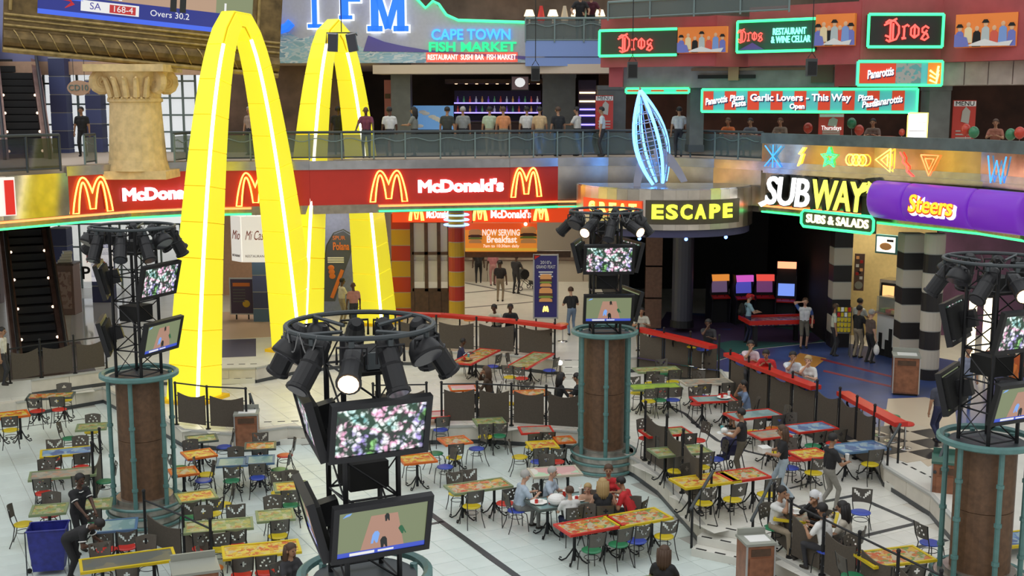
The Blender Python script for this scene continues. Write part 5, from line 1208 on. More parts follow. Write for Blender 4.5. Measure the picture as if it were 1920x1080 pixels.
# ---------------------------------------------------------------- hanging speakers and lamps
def hung(px, pt, pb, Y, w_, label, name='hanging_speaker', cat='speaker', tilt=0):
    a, b_ = zp(px, pt, Y), zp(px, pb, Y); h = a.z-b_.z
    r = empty(name, (a.x, Y, b_.z), tilt, label, cat)
    MB().box((0, 0, h/2), (w_, w_*.8, h)).build('cabinet', mat('speaker_grey', (.045, .05, .05), .6), r); MB().box((0, -w_*.41, h*.45), (w_*.85, .02, h*.75)).build('grille', blackm, r)
    MB().tube([(-w_*.4, 0, h+.02), (0, 0, h+.18), (w_*.4, 0, h+.02)], .012, 4).build('bracket', black, r); MB().tube([(0, 0, h+.15), (0, 0, h+6)], .012, 4).build('cable', black, r)
hung(1004, 124, 152, 36, .25, 'grey speaker hanging on a cable in front of the bar television'); hung(1186, 116, 147, 33, .26, 'grey speaker hanging on a cable left of the rocket tip'); hung(1522, 110, 143, 33, .27, 'grey speaker hanging on a cable in front of the wine cellar sign')
a = zp(640, 60, 35); r = empty('lamp_pair', (a.x, 35, a.z), 0, 'pair of black lamps hanging in front of the far arch', 'lamp')
MB().tube([(0, 0, 0), (0, 0, 5)], .015, 5).build('rod', black, r); MB().tube([(-.45, 0, -.35), (-.42, 0, -.02), (.4, 0, -.02), (.45, 0, -.1)], .018, 5).build('yoke', black, r)
for x, t in ((-.25, .05), (.3, -.18)): MB().box((x, 0, -.3), (.26, .26, .5), M=Matrix.Rotation(t, 3, 'Y')).build('lamp_head', mat('head_grey', (.04, .04, .05), .5), r); MB().box((x, 0, -.05), (.27, .27, .04), M=Matrix.Rotation(t, 3, 'Y')).build('lamp_rim', steel, r)
# ================================================================ tables and chairs
chair_grey = mat('chair_back_grey', (.115, .105, .09), .42, .35, noise=.1, nscale=10)
legm = mat('chair_leg_dark', (.035, .035, .035), .4, .5)
ironm = mat('cast_iron', (.012, .013, .016), .5, .3)
def back_mesh(style):
    nx, nz = 11, 8; wd, z0, z1 = .42, .60, .90; b = MB()
    holes = set()
    if style == 'dots': holes = {(2, 2), (4, 5), (5, 2), (8, 2), (7, 4), (6, 6), (3, 4)}
    if style == 'bull': holes = {(1, 5), (2, 4), (2, 5), (3, 3), (3, 4), (4, 2), (9, 5), (8, 4), (8, 5), (7, 3), (7, 4), (6, 2), (1, 6), (9, 6)}
    if style == 'moon': holes = {(5, 5), (4, 4), (5, 4), (6, 4), (5, 3)}
    def P(i, k, s):
        u = -1+2*i/nx; z = z0+(z1-z0)*k/nz
        wz = wd/2*(.86+.14*k/nz); 
        if style == 'bull' and k == nz: z -= .03*(1-abs(u))+(.0)
        if style != 'bull' and k == nz: z -= .02*u*u
        return (u*wz, -.20-.06*(1-u*u)-.05*(z-z0)/.3+s*.006, z)
    idx = {}
    for s in (0, 1):
        for i in range(nx+1):
            for k in range(nz+1): idx[(s, i, k)] = len(b.v); b.v.append(P(i, k, s))
    for i in range(nx):
        for k in range(nz):
            if (i, k) in holes: continue
            b.f.append((idx[0, i, k], idx[0, i+1, k], idx[0, i+1, k+1], idx[0, i, k+1])); b.f.append((idx[1, i, k], idx[1, i, k+1], idx[1, i+1, k+1], idx[1, i+1, k]))
    for i in range(nx): b.f.append((idx[0, i, nz], idx[0, i+1, nz], idx[1, i+1, nz], idx[1, i, nz]))
    me = b.mesh('backrest'); me.materials.append(chair_grey); return me
BACK = {k: back_mesh(k) for k in ('dots', 'bull', 'moon')}
SEAT = MB().lathe([(.17, 0), (.205, .012), (.205, .03), (.17, .045), (.05, .05)], 20, (0, 0, .435)).mesh('seat'); SEAT.materials.append(seatmats['y'])
def legmesh(sx, sy):
    if sy > 0: return MB().tube([(sx*.12, .12, .43), (sx*.17, .17, .40), (sx*.19, .20, .18), (sx*.20, .21, 0)], .011, 5)
    return MB().tube([(sx*.20, -.255, .88), (sx*.19, -.21, .62), (sx*.16, -.15, .44), (sx*.18, -.19, .2), (sx*.21, -.27, 0)], .011, 5)
LEGS = []
for sx in (-1, 1):
    for sy in (-1, 1): me = legmesh(sx, sy).mesh('leg'); me.materials.append(legm); LEGS.append(me)
RINGM = MB().tube([(.15*math.cos(a*math.pi/6), .15*math.sin(a*math.pi/6), .30) for a in range(12)], .008, 4, True).mesh('stretcher'); RINGM.materials.append(legm)
CNAME = {'y': 'yellow', 'r': 'red', 'b': 'blue', 'g': 'green', 'o': 'orange'}
CHN = [0]
def chair(x, y, z, rz, col, label, style=None):
    CHN[0] += 1
    style = style or ('dots', 'moon', 'bull', 'dots', 'moon')[(CHN[0]*7) % 5]
    r = empty('cafe_chair', (x, y, z), rz, label, 'chair', 'metal cafe chairs of the food court')
    s = link('seat', SEAT, None, r); over(s, seatmats[col])
    link('backrest', BACK[style], None, r)
    for me in LEGS: link('leg', me, None, r)
    link('stretcher', RINGM, None, r)
    return r
fruit = patt('table_fruit', [(.45, .40, .28), (.5, .06, .02), (.55, .35, .05), (.16, .26, .06), (.5, .14, .03), (.40, .36, .25), (.5, .42, .22)], 13)
tealt = patt('table_teal', [(.16, .28, .28), (.24, .36, .36), (.2, .32, .33), (.3, .4, .36)], 5)
yellt = patt('table_yellow', [(.6, .42, .03), (.55, .28, .02), (.5, .08, .02), (.62, .48, .08), (.5, .4, .2)], 12)
greent = patt('table_green', [(.28, .34, .16), (.4, .4, .26), (.18, .26, .1), (.36, .34, .1), (.34, .16, .07)], 12)
greyt = patt('table_grey', [(.30, .29, .24), (.36, .33, .26), (.24, .24, .20), (.4, .26, .18)], 9)
limet = patt('table_lime', [(.30, .44, .05), (.36, .5, .07), (.26, .38, .08)], 8)
bluet = patt('table_blue', [(.12, .2, .38), (.18, .3, .46), (.3, .4, .45), (.1, .15, .3)], 6)
pastel = patt('table_pastel', [(.65, .45, .42), (.4, .6, .42), (.65, .65, .6), (.6, .35, .35)], 4)
foos = patt('table_dark', [(.13, .13, .09), (.17, .16, .11), (.11, .12, .11)], 4)
TOPS = dict(fr=fruit, tl=tealt, ye=yellt, gn=greent, gy=greyt, li=limet, bl=bluet, pa=pastel, dk=foos)
BORD = {'r': mat('edge_red', (.55, .025, .015), .4), 'y': mat('edge_yellow', (.62, .46, .01), .4), 'g': mat('edge_green', (.2, .26, .13), .4), 'k': mat('edge_dark', (.08, .1, .09), .4), 'o': mat('edge_orange', (.6, .12, .01), .4), 'b': mat('edge_blue', (.08, .16, .28), .4), 'w': mat('edge_cream', (.5, .46, .36), .4)}
BASEM = MB()
BASEM.tube([(0, 0, .04), (0, 0, .70)], .035, 8)
def footmesh(a):
    q = Vector((math.cos(a), math.sin(a), 0)); pts = [(0, 0, .34), q*.08+Vector((0, 0, .2)), q*.17+Vector((0, 0, .07)), q*.27+Vector((0, 0, .012)), q*.33+Vector((0, 0, .04)), q*.31+Vector((0, 0, .08)), q*.27+Vector((0, 0, .07))]
    return MB().tube(pts, .017, 5)
POSTM = BASEM.mesh('pedestal'); POSTM.materials.append(ironm)
FOOTM = [footmesh(math.pi/4+i*math.pi/2).mesh('foot') for i in range(4)]
for m_ in FOOTM: m_.materials.append(ironm)
TABLES = {}
RIMC = {}
def table(key, px, py, z, L, W, bord, top, desc, chairs='', yaw=28, dirv=None):
    g = gp(px, py, z+.74); ya = R_(yaw)
    r = empty('cafe_table', (g.x, g.y, z), ya, desc, 'table', 'cafe tables of the food court')
    e = .055
    k_ = (L, W)
    if k_ not in RIMC:
        b = MB().box((0, W/2-e/2, .73), (L, e, .05)).box((0, -W/2+e/2, .73), (L, e, .05)).box((L/2-e/2, 0, .73), (e, W-2*e, .05)).box((-L/2+e/2, 0, .73), (e, W-2*e, .05))
        me = b.mesh('edge_band'); me.materials.append(BORD['r']); me2 = MB().box((0, 0, .725), (L-2*e, W-2*e, .035)).mesh('table_top'); me2.materials.append(fruit); RIMC[k_] = (me, me2)
    over(link('edge_band', RIMC[k_][0], None, r), BORD[bord]); over(link('table_top', RIMC[k_][1], None, r), TOPS[top])
    xs = [0] if L < .95 else [-L*.27, L*.27]
    for x in xs:
        pd = link('pedestal', POSTM, None, r, (x, 0, 0))
        for m_ in FOOTM: link('foot', m_, None, pd)
    TABLES[key] = (g.x, g.y, z, ya, L, W)
    c, s = math.cos(ya), math.sin(ya)
    side_n = {'n': 'front', 'f': 'rear', 'l': 'left end', 'r': 'right end'}
    for tok in chairs.split():
        sd, of, col = tok[0], tok[1], tok[2]; st = {'d': 'dots', 'b': 'bull', 'm': 'moon'}.get(tok[3:4])
        o = {'-': -1, '0': 0, '+': 1}[of]; jig = random.uniform(-.05, .05); gap = .16+random.uniform(-.05, .10)
        if sd == 'n': lx, ly, a = o*L*.25, -W/2-gap, 0
        elif sd == 'f': lx, ly, a = o*L*.25, W/2+gap, math.pi
        elif sd == 'l': lx, ly, a = -L/2-gap, o*W*.2, -math.pi/2
        else: lx, ly, a = L/2+gap, o*W*.2, math.pi/2
        lx += jig
        wh = side_n[sd] + {-1: ' left', 0: '', 1: ' right'}[o] + ' of the '
        chair(g.x+c*lx-s*ly, g.y+s*lx+c*ly, z, ya+a+random.uniform(-.15, .15), col, CNAME[col]+' chair, '+wh+desc, st)
    return r
T = table
D2 = 1.25
# lower left of the court
T('a1', 240, 1050, 0, 1.75, .72, 'y', 'dk', 'long yellow edged table with dark top', 'f-r f+r n0g', 22)
T('a2', 125, 847, 0, D2, .7, 'y', 'bl', 'yellow edged blue table at far left', 'f-rb f+r n-rb n+r', 20)
T('a3', 118, 888, 0, 1.5, .7, 'g', 'gy', 'pale green table behind the standing cleaner', 'f-rd n-r n+g r0g', 18)
T('a4', 92, 955, 0, .75, .7, 'g', 'gn', 'small green table left of the cleaner', 'f0r l0y', 15)
T('a5', 178, 945, 0, .72, .7, 'g', 'gn', 'small green table beside the left column', 'n0g', 15)
T('a6', 218, 985, 0, .85, .75, 'b', 'tl', 'pale blue table under the left column', 'n-r n+r', 15)
T('a7', 368, 930, 0, .85, .7, 'g', 'ye', 'yellow and green table right of the left column', 'n+yb n-gb r0y', 25)
T('a8', 373, 851, 0, .75, .72, 'o', 'ye', 'orange table with yellow fruit print', 'f0b l0g', 30)
T('a9', 410, 985, 0, 1.4, .7, 'g', 'gn', 'long green table near the bottom left', 'f+gb f-y n-r n0y n+r', 14)
T('a10', 344, 884, 0, .65, .65, 'o', 'fr', 'orange table close to the left column', 'r0b', 25)
T('a11', 490, 1030, 0, 1.5, .72, 'y', 'ye', 'yellow edged table of the long haired girl', 'n-r l0o n0r', 16)
T('a12', 436, 866, 0, .75, .72, 'b', 'tl', 'left pale teal table by the bin', 'n0gb f0y l0y', 10)
T('a13', 486, 862, 0, .75, .72, 'b', 'tl', 'right pale teal table by the bin', 'r0gb n0b', 10)
T('a14', 488, 836, 0, .8, .7, 'k', 'fr', 'fruit print table at the court stairs', 'f0r n0r r0r', 10)
T('a15', 516, 966, 0, .8, .72, 'g', 'gn', 'green table left of the near tower', 'n0y f0d'.replace('f0d', 'f0y'), 15)
T('a16', 378, 822, 0, .8, .7, 'k', 'gn', 'dark edged table below the arch barrier', 'r0b', 20)
T('a17', 545, 912, 0, .75, .7, 'g', 'ye', 'yellow table behind the near tower', 'f0y f-yb n0g', 15)
T('a18', 16, 778, Z1, 1.0, .7, 'o', 'ye', 'orange table at the left picture edge', 'n0y', 30)
T('a19', 95, 742, Z1, D2, .7, 'k', 'fr', 'fruit print table below the escalator', 'n-r n+r f+y', 12)
T('a20', 172, 800, 0, .8, .7, 'g', 'gn', 'green table just left of the left column', 'l0g f0y', 15)
# middle of the court
T('b1', 897, 911, 0, 1.45, .7, 'g', 'fr', 'fruit table between near and far towers', 'f-yb f0rb n-y n+r', 24)
T('b2', 853, 826, 0, .75, .72, 'o', 'fr', 'orange edged table below the court barrier', 'n-y r0b l0g', 22)
T('b3', 782, 860, 0, .85, .75, 'o', 'ye', 'orange table right of the near tower', 'r0b f0o', 20)
T('b4', 918, 790, 0, .85, .7, 'g', 'gn', 'green table against the terrace wall', 'n-y n+g f0g', 12)
T('b5', 1005, 806, 0, .9, .7, 'r', 'gy', 'red edged grey table at the terrace wall', 'n-y n+r', 8)
T('b6', 1017, 834, 0, .75, .7, 'y', 'ye', 'yellow table left of the far column', 'n-b n+r l0y', 12)
T('b7', 1058, 824, 0, .5, .6, 'o', 'fr', 'brown table close to the far column', '', 12)
T('b8', 817, 777, 0, .7, .7, 'r', 'pa', 'small red table by the barrier post', 'n0b', 15)
T('b9', 892, 668, Z1, .75, 2.4, 'r', 'fr', 'long red edged table of the boy', 'r0b', -22)
T('b10', 995, 675, Z1, .75, 2.4, 'r', 'gn', 'long red and green terrace table', 'n-y n+r r0b l0g', -22)
T('b11', 868, 727, Z1, .8, .7, 'o', 'pa', 'salmon table behind the mesh barrier', 'r0y', 10)
T('b12', 995, 737, Z1, .95, .7, 'o', 'fr', 'peach table behind the mesh barrier', 'l0y f0g', 10)
T('b13', 1105, 985, 0, 1.3, .75, 'r', 'fr', 'long red table in the foreground', 'n-g n+g f+y', 26)
T('b14', 1196, 970, 0, 1.3, .75, 'y', 'fr', 'long yellow table in the foreground', 'n-bb n+y f+y', 26)
T('b15', 1062, 938, 0, 1.7, .8, 'k', 'tl', 'crowded table of the family', '', 24)
T('b16', 1040, 884, 0, 1.2, .75, 'w', 'pa', 'pastel table behind the old couple', 'f0g', 12)
T('b17', 1238, 1092, 0, .9, .7, 'g', 'gn', 'table at the bottom edge', '', 20)
# right terrace
T('c1', 1228, 725, Z1, 1.5, .7, 'g', 'li', 'lime green table right of the far column', 'n-y n0g f-y f+r n+b', 10)
T('c2', 1232, 693, Z1, 1.4, .7, 'g', 'gn', 'green table under the mesh barrier', 'n-y n+y f+g', 10)
T('c3', 1325, 716, Z1, 1.5, .7, 'w', 'gy', 'beige table under the mesh barrier corner', 'n-b n+r f0y', 10)
T('c4', 1338, 748, Z1, 1.2, .7, 'r', 'tl', 'red edged teal table of the man in blue', 'n+y f-r', 10)
T('c5', 1412, 777, Z1, 1.4, .75, 'r', 'tl', 'red edged teal table behind the vest man', 'n-y n+o r0b', 20)
T('c6', 1442, 814, Z1, .9, .72, 'r', 'gy', 'red edged grey table beside the walking woman', 'n-y n+g', 20)
T('c7', 1520, 801, Z1, 1.2, .75, 'r', 'bl', 'red edged blue table under the middle counter', 'n-g n+r f0b', 20)
T('c8', 1518, 851, Z1, .85, .75, 'r', 'ye', 'red table behind the man in grey trousers', 'f0r n-y l0b', 20)
T('c9', 1610, 838, Z1, 1.3, .75, 'b', 'bl', 'blue table beside the side stairs', 'n0y', 18)
T('c10', 1248, 810, Z1, 1.2, .7, 'r', 'gn', 'red edged green table by the terrace corner', 'f-rd r0r n-r n+g', 16)
T('c11', 1275, 845, Z1, 1.4, .72, 'g', 'gn', 'green and yellow table on the terrace', 'n-y n+y r0b', 16)
T('c12', 1322, 900, Z1, 1.4, .75, 'y', 'ye', 'yellow edged table above the front stairs', 'n-y n+y f0y', 22)
T('c13', 1393, 890, Z1, 1.0, .75, 'r', 'fr', 'red table with the blue stroller', 'n+y', 22)
T('c14', 1512, 968, Z1, 1.2, .8, 'y', 'gy', 'table of the four people in white', '', -20)
T('c15', 1676, 1043, Z1, 1.3, .75, 'y', 'fr', 'yellow edged table at the lower right', 'f-rd n-gb n0y l0g', 16)
T('c16', 1905, 1010, Z1, 1.0, .7, 'y', 'bl', 'yellow table behind the right column', '', 16)
# free chairs
def fchair(px, py, z, rz, col, label, st=None): g = gp(px, py, z); chair(g.x, g.y, z, R_(rz), col, label, st)
fchair(1742, 1060, Z1, -70, 'b', 'blue seated chair left of the right column')
fchair(1612, 1000, Z1, 160, 'b', 'chair pulled up behind the long haired woman', 'bull')
# things on tables
def on(key, lx, ly): x, y, z, a, L, W = TABLES[key]; return (x+math.cos(a)*lx-math.sin(a)*ly, y+math.sin(a)*lx+math.cos(a)*ly, z+.757), a
def cup(key, lx, ly, m, label):
    p, a = on(key, lx, ly); r = empty('paper_cup', p, a, label, 'cup', 'drinks on the tables')
    MB().lathe([(.03, 0), (.042, .13)], 12).build('body', m, r); MB().lathe([(.045, .13), (.045, .145), (.03, .15)], 12).build('lid', whitem, r); MB().tube([(0, 0, .14), (.02, 0, .22)], .004, 4).build('straw', redc, r)
def tray(key, lx, ly, m, label, stuffm):
    p, a = on(key, lx, ly); r = empty('food_tray', p, a, label, 'tray', 'trays of food')
    MB().lathe([(.14, 0), (.19, .015), (.2, .03), (.185, .03), (.15, .012)], 8).build('tray', m, r); MB().box((.03, .02, .04), (.11, .09, .06), .4).build('burger_box', stuffm, r); MB().box((-.07, -.03, .05), (.06, .04, .09), .1).build('fries_carton', redc, r)
wpap = mat('paper_white', (.8, .8, .76), .6); ypap = mat('food_yellow', (.62, .42, .1), .6); rpap = redc
for i, (k_, x, y, l) in enumerate([('b15', -.65, .05, 'old man'), ('b15', -.2, .15, 'old woman'), ('b15', .25, -.1, 'child in the family'), ('b15', .65, .1, 'woman in red at the family table'), ('c14', -.25, .1, 'man biting a burger'), ('c14', .25, -.1, 'man seen from behind in white'), ('c4', .3, 0, 'man in blue on the terrace'), ('b9', 0, -.7, 'boy in the navy jacket')]):
    tray(k_, x, y, [wpap, mat('tray_brown', (.2, .08, .03), .5)][i % 2], 'tray of wrapped food in front of the '+l, [wpap, ypap][i % 2])
for i, (k_, x, y, m_, l) in enumerate([('b15', -.45, -.1, redc, 'red paper cup beside the old man'), ('b15', .05, .2, redc, 'red paper cup beside the old woman'), ('b15', .45, .2, wpap, 'white paper cup near the woman in red'), ('b9', -.1, -.35, mat('cup_teal', (.1, .4, .42), .4), 'teal paper cup on the table of the boy'), ('c4', .5, .15, wpap, 'white cup near the man in blue'), ('c14', 0, .25, wpap, 'white cup on the table of the people in white')]):
    cup(k_, x, y, m_, l)
p, a = on('b15', -.35, -.22); o = MB().ball((0, 0, 0), (.2, .17, .13), 12, 8).build('shopping_bag', whitem, None, (p[0], p[1], p[2]+.12)); tag(o, 'bulging white plastic bag on the family table', 'bag')
# ================================================================ people
def ik(S, T, a, b, pole):
    d = T-S; L = min(d.length, (a+b)*.995); dn = d.normalized(); x = (a*a-b*b+L*L)/(2*L); h = math.sqrt(max(0, a*a-x*x))
    p = pole-dn*pole.dot(dn); p = p.normalized() if p.length > 1e-5 else Vector((0, 0, 1))
    return S+dn*x+p*h, S+dn*L
SKIN = {'p': mat('skin_pale', (.55, .32, .22), .55), 't': mat('skin_tan', (.36, .19, .11), .55), 'd': mat('skin_dark', (.09, .042, .024), .5)}
HAIRC = {'k': mat('hair_black', (.012, .010, .010), .6), 'b': mat('hair_brown', (.07, .035, .018), .6), 'l': mat('hair_blond', (.38, .26, .11), .6), 'g': mat('hair_grey', (.36, .35, .33), .6)}
DARKF = mat('eye_dark', (.01, .008, .008), .4); LIPM = mat('lip', (.25, .07, .06), .5)
def cloth(c):
    k = 'cloth_%d_%d_%d' % tuple(int(x*100) for x in c); return mat(k, c, .8, noise=.12, nscale=9)
def capsule(b, p0, p1, r0, r1, n=8):
    p0, p1 = Vector(p0), Vector(p1); d = p1-p0; L = d.length
    if L < 1e-4: d = Vector((0, 0, 1)); L = 1e-4
    d = d/L; q = d.to_track_quat('Z', 'Y').to_matrix(); pr = []
    for i in range(4): a = math.pi/2*(i/3); pr.append((max(1e-3, r0*math.sin(a)), -r0*math.cos(a)))
    for i in range(4): a = math.pi/2*(i/3); pr.append((max(1e-3, r1*math.cos(a)), L+r1*math.sin(a)))
    b.lathe(pr, n, p0, q)
NP = [0]
def person(pos, z, face, mode, skin, top, bottom, hair, label, hs='short', arms='hang', lean=None, s=1.0, sleeve='short', legs='long', py=None, Y=None, shoes=(.03, .025, .02), cat='person', group=None, turn=0, stride=0.0, female=False, trim=False, sleevecol=None, seat=None):
    NP[0] += 1; rnd = random.Random(NP[0]*13)
    V = Vector
    sit = mode in ('sit', 'stool')
    hp = {'stand': .92, 'walk': .90, 'sit': .53, 'stool': .74, 'bend': .90}[mode]
    ln = R_(lean if lean is not None else {'stand': 2, 'walk': 4, 'sit': 10, 'stool': 14, 'bend': 70}[mode])
    P0 = V((0, 0, hp)); u = V((0, math.sin(ln), math.cos(ln))); f = V((0, math.cos(ln), -math.sin(ln)))
    chest = P0+u*.33; neck = P0+u*.52; hl = ln*.45 if mode != 'bend' else ln*.9; uh = V((0, math.sin(hl), math.cos(hl))); fh = V((0, math.cos(hl), -math.sin(hl)))
    tr = Matrix.Rotation(R_(turn), 3, 'Z'); fh = tr @ fh
    head = neck+uh*.185+fh*.025; sh = .17 if female else .19
    prims = []   # p0,p1,r0,r1,mat   0 skin 1 top 2 bottom 3 shoes
    def C(a, b, r0, r1, m): prims.append((V(a), V(b), r0, r1, m))
    X = V((1, 0, 0))
    # torso
    C(P0+X*.06+u*.02, P0-X*.06+u*.02, .115, .115, 2)
    for q in (-1, 1): C(P0+X*q*.055+u*.1, chest+X*q*.075, .10 if female else .112, .115, 1)
    C(chest+u*.11+X*(sh-.03), chest+u*.11-X*(sh-.03), .085, .085, 1)
    if female: 
        for q in (-1, 1): C(chest+X*q*.075+f*.07, chest+X*q*.075+f*.075, .075, .07, 1)
    C(neck-u*.03, neck+uh*.09, .055, .052, 0)
    # head
    C(head+uh*.03, head+uh*.045-fh*.01, .095, .095, 0); C(head-uh*.05+fh*.025, head-uh*.02+fh*.02, .065, .08, 0)
    # legs
    for q in (-1, 1):
        hip = P0+X*q*.085-V((0, 0, .02))
        if mode == 'sit': ft = V((q*.11, .40+.04*q, .075))
        elif mode == 'stool': ft = V((q*.10, .30, .22))
        elif mode == 'walk': ft = V((q*.09, q*stride, .075+(.05 if q < 0 else 0)))
        else: ft = V((q*.10, .03*q, .075))
        kn, an = ik(hip, ft, .43, .43, V((q*.12, 1, .15)))
        sk = 2 if legs == 'long' else 0
        C(hip, kn, .092, .064, 2); 
        if legs == 'short': C(kn, kn.lerp(hip, .25), .066, .07, 2)
        C(kn, an, .060 if sk == 2 else .055, .045 if sk == 2 else .038, sk)
        C(an+V((0, -.03, -.035)), an+V((0, .13, -.045)), .042, .036, 3)
    # arms
    hands = []; cuffs = []
    for q in (-1, 1):
        S = P0+u*.44+X*q*sh
        if arms == 'hang': Tt = V((q*.27, .06, S.z-.52))
        elif arms == 'table': Tt = V((q*.12, .40, max(.80, hp+.25)))+V((0, .02*q, 0))
        elif arms == 'mouth': Tt = head+fh*.15-uh*.10 if q > 0 else V((-.10, .38, hp+.27))
        elif arms == 'phone': Tt = head+X*.13+fh*.03 if q > 0 else V((-.26, .05, S.z-.5))
        elif arms == 'carry': Tt = V((q*.14, .36, hp+.20))
        elif arms == 'rail': Tt = V((q*.30, .38, .98))
        elif arms == 'work': Tt = V((q*.10, .55 if mode != 'bend' else .62, .82))
        el, wr = ik(S, Tt, .28, .25, V((q*.7, -.5, -.7)))
        m2 = {'long': 1, 'short': 0, 'none': 0}[sleeve]
        C(S, el, .056, .045, 0 if sleeve == 'none' else m2)
        if sleeve == 'short': C(S, S.lerp(el, .6), .066, .062, 6 if sleevecol else 1)
        cuffs.append((S.lerp(el, .6), (el-S).normalized()))
        C(el, wr, .044 if m2 == 0 else .05, .031 if m2 == 0 else .038, m2)
        hd = (wr-el).normalized(); C(wr, wr+hd*.065, .033, .036, 0); hands.append((wr, hd, q))
    b = MB()
    for p in prims: capsule(b, p[0], p[1], p[2], p[3])
    me = b.mesh('tmp'); o = bpy.data.objects.new('tmp', me)
    md = o.modifiers.new('r', 'REMESH'); md.mode = 'VOXEL'; md.voxel_size = .024
    sm = o.modifiers.new('s', 'SMOOTH'); sm.factor = .5; sm.iterations = 2
    body = evaluated_mesh(o); bpy.data.meshes.remove(me)
    nv = len(body.vertices); co = np.empty(nv*3, np.float32); body.vertices.foreach_get('co', co); co = co.reshape(-1, 3)
    nf = len(body.polygons); ls = np.empty(nf, np.int32); body.polygons.foreach_get('loop_start', ls); lv = np.empty(len(body.loops), np.int32); body.loops.foreach_get('vertex_index', lv)
    fc = (co[lv[ls]]+co[lv[ls+2]])*.5
    best = np.full(nf, 1e9); mi = np.zeros(nf, np.int32)
    for p0, p1, r0, r1, m in prims:
        a = np.array(p0); d = np.array(p1-p0); L2_ = max(1e-8, float(d @ d)); t = np.clip(((fc-a) @ d)/L2_, 0, 1); dist = np.linalg.norm(fc-a-t[:, None]*d, axis=1)-(r0+(r1-r0)*t)
        k = dist < best; best[k] = dist[k]; mi[k] = m
    # small facial pieces and fingers, welded into the same mesh data
    ex = MB(); em = []
    def addp(bb, m): ex.add(bb.v, bb.f); em.extend([m]*len(bb.f))
    rt = fh.cross(uh).normalized()
    addp(MB().tube([head+fh*.095+uh*.03, head+fh*.125-uh*.012, head+fh*.095-uh*.02], [.008, .016, .012], 5), 0)
    for q in (-1, 1):
        addp(MB().ball(head+fh*.088+rt*q*.034+uh*.02, .012, 6, 4), 4); addp(MB().ball(head+rt*q*.098, (.014, .028, .034), 6, 4), 0)
    addp(MB().tube([head+fh*.088-uh*.052-rt*.025, head+fh*.096-uh*.054, head+fh*.088-uh*.052+rt*.025], .008, 5), 5)
    for wr, hd, q in hands:
        side = hd.cross(V((0, 0, 1))); side = side.normalized() if side.length > .1 else V((0, 1, 0)); dn = hd.cross(side).normalized(); dn = dn if dn.z < 0 else -dn
        base = wr+hd*.085
        for k, (o_, L) in enumerate(((-.027, .058), (-.009, .068), (.009, .064), (.026, .05))):
            p = base+side*o_; addp(MB().tube([p, p+hd*L*.55+dn*.006, p+hd*L*.85+dn*.026], [.0095, .0085, .007], 5), 0)
        p = wr+hd*.035+side*.03*(1 if q < 0 else -1); addp(MB().tube([p, p+side*.028*(1 if q < 0 else -1)+hd*.025, p+side*.03*(1 if q < 0 else -1)+hd*.055+dn*.01], [.011, .010, .008], 5), 0)
    vs = np.concatenate([co, np.array([tuple(v) for v in ex.v], np.float32)]); faces = []
    lt = np.empty(nf, np.int32); body.polygons.foreach_get('loop_total', lt)
    faces = [tuple(lv[a:a+n]) for a, n in zip(ls.tolist(), lt.tolist())]+[tuple(i+nv for i in fce) for fce in ex.f]
    bpy.data.meshes.remove(body)
    fm = bpy.data.meshes.new('body'); fm.from_pydata(vs.tolist(), [], [tuple(map(int, f_)) for f_ in faces])
    fm.polygons.foreach_set('material_index', mi.tolist()+em); fm.polygons.foreach_set('use_smooth', [True]*len(faces))
    for m in (SKIN[skin], cloth(top), cloth(bottom), cloth(shoes), DARKF, LIPM, cloth(sleevecol or top)): fm.materials.append(m)
    rz = R_(face); R = Matrix.Rotation(rz, 3, 'Z')
    if Y is not None: g = V((zp(pos[0], 200, Y).x, Y, z))
    else:
        hw = gp(pos[0], pos[1], z+head.z*s); off_ = R @ (head*s); g = V((hw.x-off_.x, hw.y-off_.y, z))
    r = empty('person', g, rz, label, cat, group); r.scale = (s, s, s)
    link('body', fm, None, r)
    if trim:
        for c_, d_ in cuffs:
            q_ = d_.to_track_quat('Z', 'Y').to_matrix(); MB().tube([c_+q_ @ V((.069*math.cos(t*math.pi/5), .069*math.sin(t*math.pi/5), 0)) for t in range(10)], .011, 5, True).build('sleeve_trim', wpap, r)
        MB().tube([neck-u*.03+X*(.085*math.cos(t*math.pi/6))+f*(.085*math.sin(t*math.pi/6))-u*.03*math.sin(t*math.pi/6) for t in range(12)], .011, 5, True).build('collar_trim', wpap, r)
    nm_ = label.split(' ')
    who = label if len(nm_) <= 8 else ' '.join(nm_[:8])
    while who.split(' ')[-1] in ('in', 'a', 'the', 'of', 'at', 'and', 'with', 'by', 'on', 'behind', 'beside', 'over', 'from', 'left', 'under', 'right', 'resting'): who = who.rsplit(' ', 1)[0]
    if mode == 'sit' and z < 2 and seat is not False: chair(g.x+(R @ V((0, -.03, 0))).x, g.y+(R @ V((0, -.03, 0))).y, z, rz, seat or 'ybrg'[NP[0] % 4], 'cafe chair occupied by the '+who)
    if mode == 'stool' and z < 2: 
        sr = empty('bar_stool', (g.x, g.y, z), 0, 'bar stool under the '+who, 'stool', 'stools along the red counters'); MB().lathe([(.2, 0), (.215, .02), (.2, .05), (.12, .06)], 18, (0, 0, .56)).build('seat', seatmats['ybrg'[NP[0] % 4]], sr); MB().tube([(0, 0, .02), (0, 0, .56)], .025, 6).build('stem', steel, sr); MB().lathe([(.18, 0), (.17, .02), (.04, .04)], 16).build('base', steel, sr)
        MB().tube([(.16*math.cos(t*math.pi/6), .16*math.sin(t*math.pi/6), .14) for t in range(12)], .012, 5, True).build('foot_ring', steel, sr)
    # hair
    hm = HAIRC[hair] if isinstance(hair, str) else cloth(hair)
    Mh = Matrix((rt, fh, uh)).transposed()
